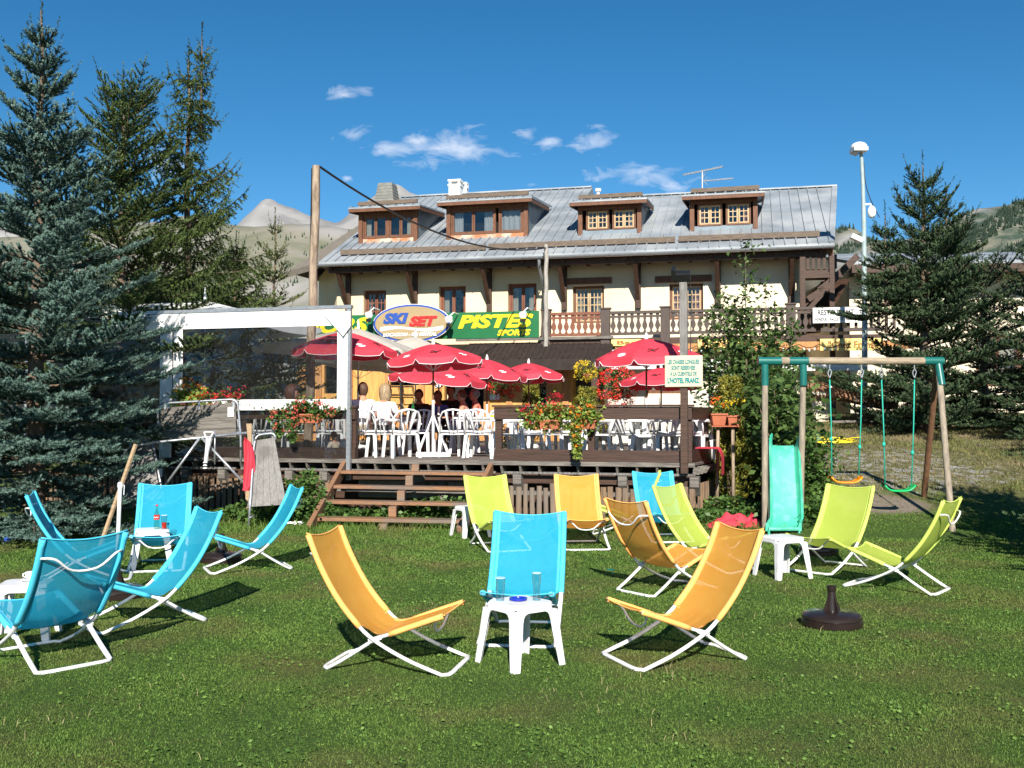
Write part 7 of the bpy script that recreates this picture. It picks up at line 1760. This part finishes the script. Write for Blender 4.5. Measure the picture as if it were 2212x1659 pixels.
# ------------------------------------------------------------------ leafy plants
def leafmat(n, a, b, trans=.3): return mat(n, a, b, rough=.5, attr=True, trans=trans, spec=.35)
LGREEN = leafmat('dark_leaves', (.024,.058,.015), (.125,.20,.05)); LHERB = leafmat('herb_leaves', (.035,.085,.018), (.13,.23,.05)); LYEL = leafmat('cypress_foliage', (.07,.10,.015), (.42,.38,.06)); LBRIGHT = leafmat('nasturtium_leaves', (.10,.19,.03), (.36,.42,.09))
FRED = mat('red_petals', (.72,.02,.02), (.85,.07,.05), rough=.6, attr=True, trans=.2); FORANGE = mat('orange_petals', (.85,.12,.01), (.95,.32,.02), rough=.6, attr=True, trans=.2); FYEL = mat('yellow_petals', (.85,.55,.02), (.9,.7,.05), rough=.6, attr=True, trans=.2)
FCRIM = mat('crimson_petals', (.45,.005,.02), (.62,.02,.05), rough=.6, attr=True, trans=.2); FPINK = mat('salmon_petals', (.80,.10,.08), (.85,.2,.16), rough=.6, attr=True, trans=.2)
def leaves(name, P, size, m, parent, seed, **k):
    P = np.asarray(P); v, f = leafset(P, size, seed, **k); t = np.random.default_rng(seed+1).random(len(P))
    return npmesh(name, v, f, m, parent=parent, tint=np.repeat(t, 4))
def clumps(g, centers, n, spread):
    c = np.array(centers)[g.integers(0, len(centers), n)]; return c+g.normal(0, 1, (n, 3))*np.array(spread)
# tall leafy young tree before the facade
g = np.random.default_rng(61); LYb = 20.5; cx = dp(1612, 800, LYb).x; zb = gh(cx, LYb)
lt = thing('leafy_tree', 'slender leafy young tree reaching to the eaves in front of the pale facade', 'tree', (cx, LYb, zb)); tk = MB(); cs = []
topz = dp(1612, 528, LYb).z
for k in range(22):
    a = g.uniform(0, 6.28); r_ = abs(g.normal(.48, .26)); h_ = (topz-zb)*g.uniform(.6, 1.0) if k else topz-zb
    if k == 0: r_ = 0
    else: r_ = min(r_, .85); h_ *= (1-.30*r_)
    pth = smooth_path([(cx+.1*cos(a), LYb+.1*sin(a), zb), (cx+r_*.6*cos(a), LYb+r_*.5*sin(a), zb+h_*.4), (cx+r_*cos(a), LYb+r_*sin(a), zb+h_*.75), (cx+r_*1.1*cos(a), LYb+r_*1.1*sin(a), zb+h_)], 24)
    tk.tube(pth, [.022*(1-i/24)+.004 for i in range(25)], 5)
    for i, q in enumerate(pth[3:]):
        fr_ = (i+3)/24
        for _ in range(int(g.integers(5, 11)*(1.25-.6*fr_))):
            sp2 = .30*(1.1-fr_)+.08; aa = g.uniform(0, 6.28); e_ = abs(g.normal(0, sp2)); cs.append((q.x+e_*cos(aa), q.y+e_*sin(aa), q.z+g.normal(0, .07)))
tk.build('trunk', BARK, lt, smooth='all'); cs = np.array(cs); kk = np.concatenate([cs+g.normal(0, .06, cs.shape) for _ in range(3)])
leaves('crown', kk, .125, LGREEN, lt, 62, flat=.6, asp=.55, up=-.15)
# climber / currant bushes behind the slide
def bush(name, label, c, rad, h, n, size, m, seed, cat='bush', group=None, stems=7, **k):
    g = np.random.default_rng(seed); o = thing(name, label, cat, c, group); tk = MB(); P = []
    for s in range(stems):
        a = g.uniform(0, 6.28); r_ = rad*g.uniform(.15, .95); hh = h*g.uniform(.6, 1.0)*(1-.25*(r_/rad)**2)
        pth = smooth_path([c, (c[0]+r_*.4*cos(a), c[1]+r_*.4*sin(a), c[2]+hh*.5), (c[0]+r_*cos(a), c[1]+r_*sin(a), c[2]+hh)], 12); tk.tube(pth, [.016*(1-i/12)+.003 for i in range(13)], 5)
        for q in pth[1:]:
            P += [(q.x, q.y, q.z)]
    tk.build('stems', BARK, o, smooth='all'); P = np.array(P)[g.integers(0, len(P), n)]+g.normal(0, 1, (n, 3))*np.array([rad*.24, rad*.24, h*.075]); P[:, 2] = np.maximum(P[:, 2], c[2]+.02)
    leaves('foliage', P, size, m, o, seed+5, **k); return o
def at_g(x, y, Y): q = dp(x, y, Y); return (q.x, Y, gh(q.x, Y))
bush('climbing_bush', 'dense dark leafy bush between the timber posts behind the slide', at_g(1690, 950, 17.4), .8, 2.2, 2700, .13, LGREEN, 71, stems=16, flat=.6, asp=.8, up=-.1)
bush('climbing_bush', 'dark leafy bush behind the left timber post of the swings', at_g(1652, 950, 18.6), .75, 2.6, 2800, .12, LGREEN, 75, stems=14, flat=.6, asp=.8, up=-.1)
bush('leafy_bush', 'low leafy bush at the foot of the right timber post', at_g(1760, 1000, 16.6), .6, 1.0, 1500, .10, LHERB, 78, stems=10, flat=.5, asp=.7)
# yellow-green columnar cypress and dwarf conifers: upright scaly sprays
def cypress(name, label, c, r0, h, n, m, seed, group=None):
    g = np.random.default_rng(seed); o = thing(name, label, 'conifer', c, group); tk = MB(); tk.tube([c, (c[0], c[1], c[2]+h*.9)], [.05, .01], 6); tk.build('trunk', BARK, o)
    u = g.random(n)**.8; ph = g.uniform(0, 6.28, n); lump = 1+.45*np.sin(ph*3+u*9)+.22*np.sin(ph*5-u*17+seed)
    rr = r0*np.clip(1.15-u, 0, 1)**.6*np.clip(u*6+.25, 0, 1)*lump*g.uniform(.35, 1, n)**.5
    P = np.stack([c[0]+rr*np.cos(ph), c[1]+rr*np.sin(ph), c[2]+.03+u*h], 1); D = np.stack([np.cos(ph)*.6, np.sin(ph)*.6, .9+0*ph], 1)+g.normal(0, .25, (n, 3))
    V_, T_ = brushes(P, D, np.full(n, .11), np.clip(g.normal(.45, .2, n)+.3*np.sin(ph*4+u*11), 0, 1), nn=10, nl=.026, nw=.011, seed=seed); npmesh('crown', V_, np.arange(len(V_)).reshape(-1, 3), m, parent=o, tint=T_); return o
c = at_g(1576, 1050, 17.85); cypress('columnar_cypress', 'tall yellow-green cypress behind the flower pots at the terrace corner', (c[0], 17.85, c[2]), .33, dp(1578, 826, 17.85).z-c[2], 2300, LYEL, 81)
q = dk(1268, 24.0); cypress('dwarf_conifer', 'rounded olive dwarf conifer left of the big red geranium', (q.x, q.y, DZ), .42, dp(1268, 845, 24).z-DZ, 1500, LYEL, 83)
q = dk(1146, 25.5); cypress('dwarf_conifer', 'slim olive dwarf conifer behind the pole of the porch parasol', (q.x, q.y, DZ), .24, dp(1146, 830, 25.5).z-DZ, 900, LYEL, 85)
# herbs along the terrace foot: one object, nobody could count them
def weedband(name, label, specs, size, m, seed):
    g = np.random.default_rng(seed); P = []
    for (x, y, sx, sy, h, n) in specs:
        px_ = g.normal(x, sx, n); py_ = g.normal(y, sy, n); P.append(np.stack([px_, py_, ground_h(px_, py_)+.02+h*g.random(n)**.8*np.exp(-((px_-x)/sx)**2*.35)], 1))
    P = np.concatenate(P); v, f = leafset(P, size, seed, flat=.5, asp=.65, up=.1); return tag(npmesh(name, v, f, m, tint=np.repeat(g.random(len(P)), 4)), label, 'weeds', kind='stuff')
A = gp(655, 1115); S0 = gp(700, 1130)
specs = [(dp(622, 1080, 15.9).x, 16.0, .34, .25, .66, 1600), (dp(655, 1080, 15.9).x, 16.2, .24, .2, .80, 1100), (dp(560, 1100, 16).x, 16.2, .5, .2, .34, 900), (dp(500, 1100, 16).x, 16.3, .5, .15, .22, 500)]
for x in np.linspace(700, 980, 9): specs.append((dp(x, 1120, 15.9).x, 16.15+.1*sin(x), .2, .14, .30+.10*sin(x*.7), 380))
for x in np.linspace(1020, 1540, 10): specs.append((dp(x, 1120, 15.9).x, 15.75, .25, .14, .16+.08*sin(x), 130))
specs += [(dp(1505, 1090, 15.8).x, 15.9, .2, .15, .22, 350), (dp(1575, 1075, 16.6).x, 16.8, .35, .2, .34, 900), (dp(1590, 1085, 15.2).x, 16.0, .25, .2, .18, 400), (dp(1765, 1110, 15.1).x, 15.2, .2, .35, .36, 900), (dp(1640, 1110, 15.6).x, 15.7, .3, .2, .3, 600)]
weedband('nettles_and_herbs', 'green nettles and herbs growing beneath the stairs and along the pickets', specs, .085, LHERB, 91)
# ------------------------------------------------------------------ flowers
def flowers(centers, g, spread, nflo, petal, m, parent, seed, nm='blossoms', headr=.035, perhead=14):
    cs = clumps(g, centers, nflo, spread); P = []
    for c_ in cs:
        d = g.normal(size=(perhead, 3)); d /= np.linalg.norm(d, axis=1)[:, None]; P.append(c_+d*headr*np.array([1, 1, .75]))
    return leaves(nm, np.concatenate(P), petal, m, parent, seed, flat=.8, asp=.9, up=.3)
def flowerbox(label, fr, x0, x1, y0, y1, d, fl, sprd, seed, leafm=LHERB, nleaf=500, lsize=.06, grp='terracotta flower boxes on the terrace rail', box=True, trail=None, up_=.14):
    a, zt_ = fr.hit(x0, y0, d); b, zb_ = fr.hit(x1, y1, d); g = np.random.default_rng(seed)
    o = thing('flower_box', label, 'flower box', fr.pt((a+b)/2, d, zb_), grp)
    if box:
        mb = MB(); D_ = .16
        mb.hexa([fr.pt(t, dd, z) for z, e in ((zb_, .02), (zt_, 0)) for t, dd in ((a+e, d-D_/2+e), (b-e, d-D_/2+e), (b-e, d+D_/2-e), (a+e, d+D_/2-e))])
        mb.fbox(fr, a-.012, b+.012, d-D_/2-.012, d+D_/2+.012, zt_-.03, zt_); mb.build('trough', TERRA, o, bevel=.006)
        mb = MB(); t = a+.12
        mb.tube([fr.pt(a+.1+.5*(b-a-.2)*(1+sin(q*.5))/1.0*.5+.0, d-.10, (zb_+zt_)/2+.03*cos(q)) for q in np.linspace(-3, 3, 12)], .005, 5); mb.build('bracket', BLACK, o)
    cen = [tuple(fr.pt(a+(b-a)*u, d-.02, zt_+up_*.4)) for u in np.linspace(.0, 1, 7)]
    P = clumps(g, cen, nleaf, (.07, .06, sprd*.55)); 
    if trail:
        for (tx, ty0, ty1, w_) in trail:
            n_ = int(120+3*(ty1-ty0)); tt = g.random(n_); q = [fr.hit(tx, ty0+(ty1-ty0)*u, d-.12) for u in tt]; P = np.concatenate([P, np.array([tuple(fr.pt(t_+g.normal(0, w_*(1-.75*u)), d-.13+g.normal(0, .04), z_)) for (t_, z_), u in zip(q, tt)])])
    leaves('leaves', P, lsize, leafm, o, seed+2, flat=.6, asp=.8, up=.1)
    for i, (m_, n_, (cx0, cx1), dz, hr) in enumerate(fl):
        cen2 = [tuple(fr.pt(a+(b-a)*u, d-.05, zt_+dz)) for u in np.linspace(cx0, cx1, 6)]
        flowers(cen2, g, (.06, .05, sprd*.4), n_, .028, m_, o, seed+10+i, headr=hr)
    if trail:
        for (tx, ty0, ty1, w_) in trail:
            cen3 = [tuple(fr.pt(*(lambda h_: (h_[0], d-.17, h_[1]))(fr.hit(tx, y_, d-.15)))) for y_ in np.linspace(ty0, ty0+(ty1-ty0)*.6, 5)]
            flowers(cen3, g, (.06, .03, .06), 9, .028, fl[0][0], o, seed+30, headr=.03)
    return o
flowerbox('terracotta box with trailing coral geraniums hanging below the clear awning sheet', DF, 634, 692, 894, 914, -.16, [(FPINK, 18, (-.75, .3), .02, .04), (FRED, 10, (.1, 1.1), .13, .035), (FORANGE, 4, (.7, 1.3), .12, .02)], .16, 101, nleaf=900, trail=[(600, 880, 945, .13), (632, 905, 955, .09), (715, 880, 902, .12), (650, 870, 885, .15)])
flowerbox('box of orange nasturtiums on the rail behind the plank panel', DF, 385, 440, 872, 885, -.14, [(FORANGE, 20, (0, 1), .24, .045), (FRED, 8, (.6, 1.1), .12, .05)], .24, 111, leafm=LBRIGHT, nleaf=620, lsize=.09)
flowerbox('box of crimson geraniums on the rail behind the plank panel', DF, 450, 515, 872, 885, -.14, [(FCRIM, 18, (0, 1.15), .14, .055), (FRED, 10, (0, 1), .12, .05)], .16, 121, nleaf=300, lsize=.06)
flowerbox('terracotta box with crimson geraniums and orange nasturtiums, left of two on the right railing', DF, 1166, 1211, 907, 927, -.15, [(FCRIM, 30, (.35, 1.1), .24, .05), (FORANGE, 9, (-.55, .15), .10, .03)], .20, 131, leafm=LBRIGHT, nleaf=520, lsize=.07, trail=[(1142, 885, 925, .12)])
flowerbox('terracotta box with trailing orange nasturtiums, right of two on the right railing', DF, 1250, 1288, 907, 927, -.15, [(FORANGE, 12, (-.6, .8), .12, .03), (FYEL, 3, (.5, 1.5), .08, .02)], .18, 141, leafm=LBRIGHT, nleaf=420, lsize=.07, trail=[(1240, 880, 930, .20), (1246, 925, 992, .07)])
def basket(label, x, y, Y, r_, h_, fl, leafm, seed, nleaf=700, ropes=True, lsize=.06):
    c_ = dp(x, y, Y); g = np.random.default_rng(seed); o = thing('hanging_basket', label, 'flower basket', c_-V3((0, 0, h_*.5)), 'hanging flower baskets')
    MB().lathe([(.08, -h_*.35), (.14, -h_*.2), (.15, -h_*.1)], c_, 14).build('pot', TERRA, o)
    if ropes:
        for k in range(3): MB().tube([c_+V3((.14*cos(k*2.1), .14*sin(k*2.1), -h_*.1)), c_+V3((0, 0, h_*.5+.35))], .004, 4).build('cord', BLACK, o)
    n_ = nleaf; d = g.normal(size=(n_, 3)); d /= np.linalg.norm(d, axis=1)[:, None]; P = np.array(c_[:])+d*np.array([r_, r_, h_*.5])*(g.random((n_, 1))**.4)*(1+.2*np.sin(d[:, :1]*7))
    leaves('leaves', P, lsize, leafm, o, seed+1, flat=.7, asp=.7, up=0)
    for i, (m_, nf, hr, off) in enumerate(fl):
        d = g.normal(size=(nf, 3)); d[:, 1] = -abs(d[:, 1]); d /= np.linalg.norm(d, axis=1)[:, None]; cs_ = np.array(c_[:])+np.array(off)+d*np.array([r_*1.02, r_*1.0, h_*.52]); P = []
        for q in cs_:
            e = g.normal(size=(16, 3)); e /= np.linalg.norm(e, axis=1)[:, None]; P.append(q+e*hr)
        leaves('blossoms', np.concatenate(P), .035, m_, o, seed+3+i, flat=.8, asp=.9, up=.2)
    return o
basket('hanging basket of red geraniums in front of the timber shop wall', 1087, 836, 25.0, .38, .52, [(FRED, 42, .05, (0, 0, -.03)), (FPINK, 10, .05, (0, 0, -.05))], LHERB, 151)
basket('largest hanging basket, a ball of red geraniums right of the dark porch', 1334, 832, 24.0, .46, .98, [(FRED, 110, .05, (0, 0, -.05)), (FPINK, 25, .05, (0, 0, -.1))], LHERB, 161, nleaf=900)
basket('hanging basket of yellow flowers in the dark porch', 1270, 803, 26.5, .32, .5, [(FYEL, 30, .04, (-.08, 0, .0))], LYEL, 171, nleaf=500)
def pot(label, x, ytop, ybot, Y, w_, seed, fm=FORANGE):
    t_, b_ = dp(x, ytop, Y), dp(x, ybot, Y); h_ = t_.z-b_.z; o = thing('flower_pot', label, 'flower pot', b_, 'terracotta pots at the terrace corner'); g = np.random.default_rng(seed)
    MB().hexa([b_+V3((i*w_*.38, j*w_*.38, 0)) for i, j in ((-1,-1),(1,-1),(1,1),(-1,1))]+[b_+V3((i*w_*.5, j*w_*.5, h_)) for i, j in ((-1,-1),(1,-1),(1,1),(-1,1))]).build('pot_body', TERRA, o, bevel=.008)
    mb = MB(); mb.box(b_+V3((0, 0, h_-.015)), (w_*1.1, w_*1.1, .03)); mb.box(b_-V3((0, 0, .012)), (w_*1.0, w_, .02)); mb.build('rim_and_saucer', TERRA, o)
    leaves('leaves', clumps(g, [tuple(t_+V3((0, 0, .08)))], 160, (.09, .08, .07)), .05, LHERB, o, seed+1, flat=.6)
    flowers([tuple(t_+V3((dx, 0, .17+dz))) for dx, dz in ((-.1, .0), (0, .06), (.1, .02))], g, (.05, .05, .05), 9, .03, fm, o, seed+2, headr=.03); return o
pot('terracotta pot of orange marigolds at the terrace corner, left of two', 1551, 893, 919, 17.2, .26, 181)
pot('terracotta pot of yellow marigolds at the terrace corner, right of two', 1583, 897, 919, 17.3, .22, 184, FYEL)
mb = MB(); q = dp(1551, 920, 17.2); mb.tube([(q.x, q.y, q.z-.02), (q.x-.05, q.y-.1, gh(q.x, q.y))], .03, 7); q2 = dp(1583, 920, 17.3); mb.tube([(q2.x, q2.y, q2.z-.02), (q2.x, q2.y, gh(q2.x, q2.y))], .03, 7)
o = mb.build('pot_stand', OLDPOLE, None, smooth='all'); recenter(o); tag(o, 'thin wooden stakes holding the two marigold pots', 'plant stand')
# small plants on the terrace in front of the hotel wall
for i, (x, Y, h_, m_, lab) in enumerate(((1500, 22.5, .5, LGREEN, 'sparse shrub in front of the pale stone wall behind the notice board'), (1100, 24, .35, LHERB, 'low green plant under the red basket by the shop wall'), (800, 24.5, .4, LHERB, 'low green plant behind the couple in white'))):
    q = dk(x, Y); bush('potted_shrub', lab, (q.x, q.y, DZ), .35, h_+.2, 500, .06, m_, 190+i*7, stems=8, flat=.6, group=None)
# scattered conifers on the far slopes, too small and many to count
g = np.random.default_rng(5); dg = bpy.context.evaluated_depsgraph_get(); V_ = []
def far_trees(n, x0, x1, y0, y1, hgt, cond):
    for _ in range(n):
        x, y = g.uniform(x0, x1), g.uniform(y0, y1)
        if not cond(x, y): continue
        r = ray(x, y); best = None
        for nm in ('mountain_near', 'mountain_right'):
            ob = bpy.data.objects[nm]; ok, loc, nr, ix = ob.ray_cast(EYE, r.normalized())
            if ok and (best is None or (loc-EYE).length < (best-EYE).length): best = loc
        if best is None: continue
        h = hgt*g.uniform(.6, 1.4); w_ = h*.22; a = g.uniform(0, 3)
        for k in range(3):
            q = a+k*1.047; V_.append([best+V3((w_*cos(q), w_*sin(q), -h*.1)), best-V3((w_*cos(q), w_*sin(q), h*.1)), best+V3((0, 0, h))])
far_trees(380, 440, 760, 480, 620, 5, lambda x, y: noise.noise(V3((x*.02, y*.04, 1))) > .05)
far_trees(5000, 1800, 2212, 430, 640, 8, lambda x, y: noise.noise(V3((x*.012+y*.02, y*.02, 6))) > -.02)
V_ = np.array([[tuple(p) for p in t] for t in V_]).reshape(-1, 3)
tag(npmesh('far_conifers', V_, np.arange(len(V_)).reshape(-1, 3), mat('far_conifer', (.03,.055,.035), rough=.9)), 'dark conifers dotted over the far slopes', 'forest', kind='stuff')
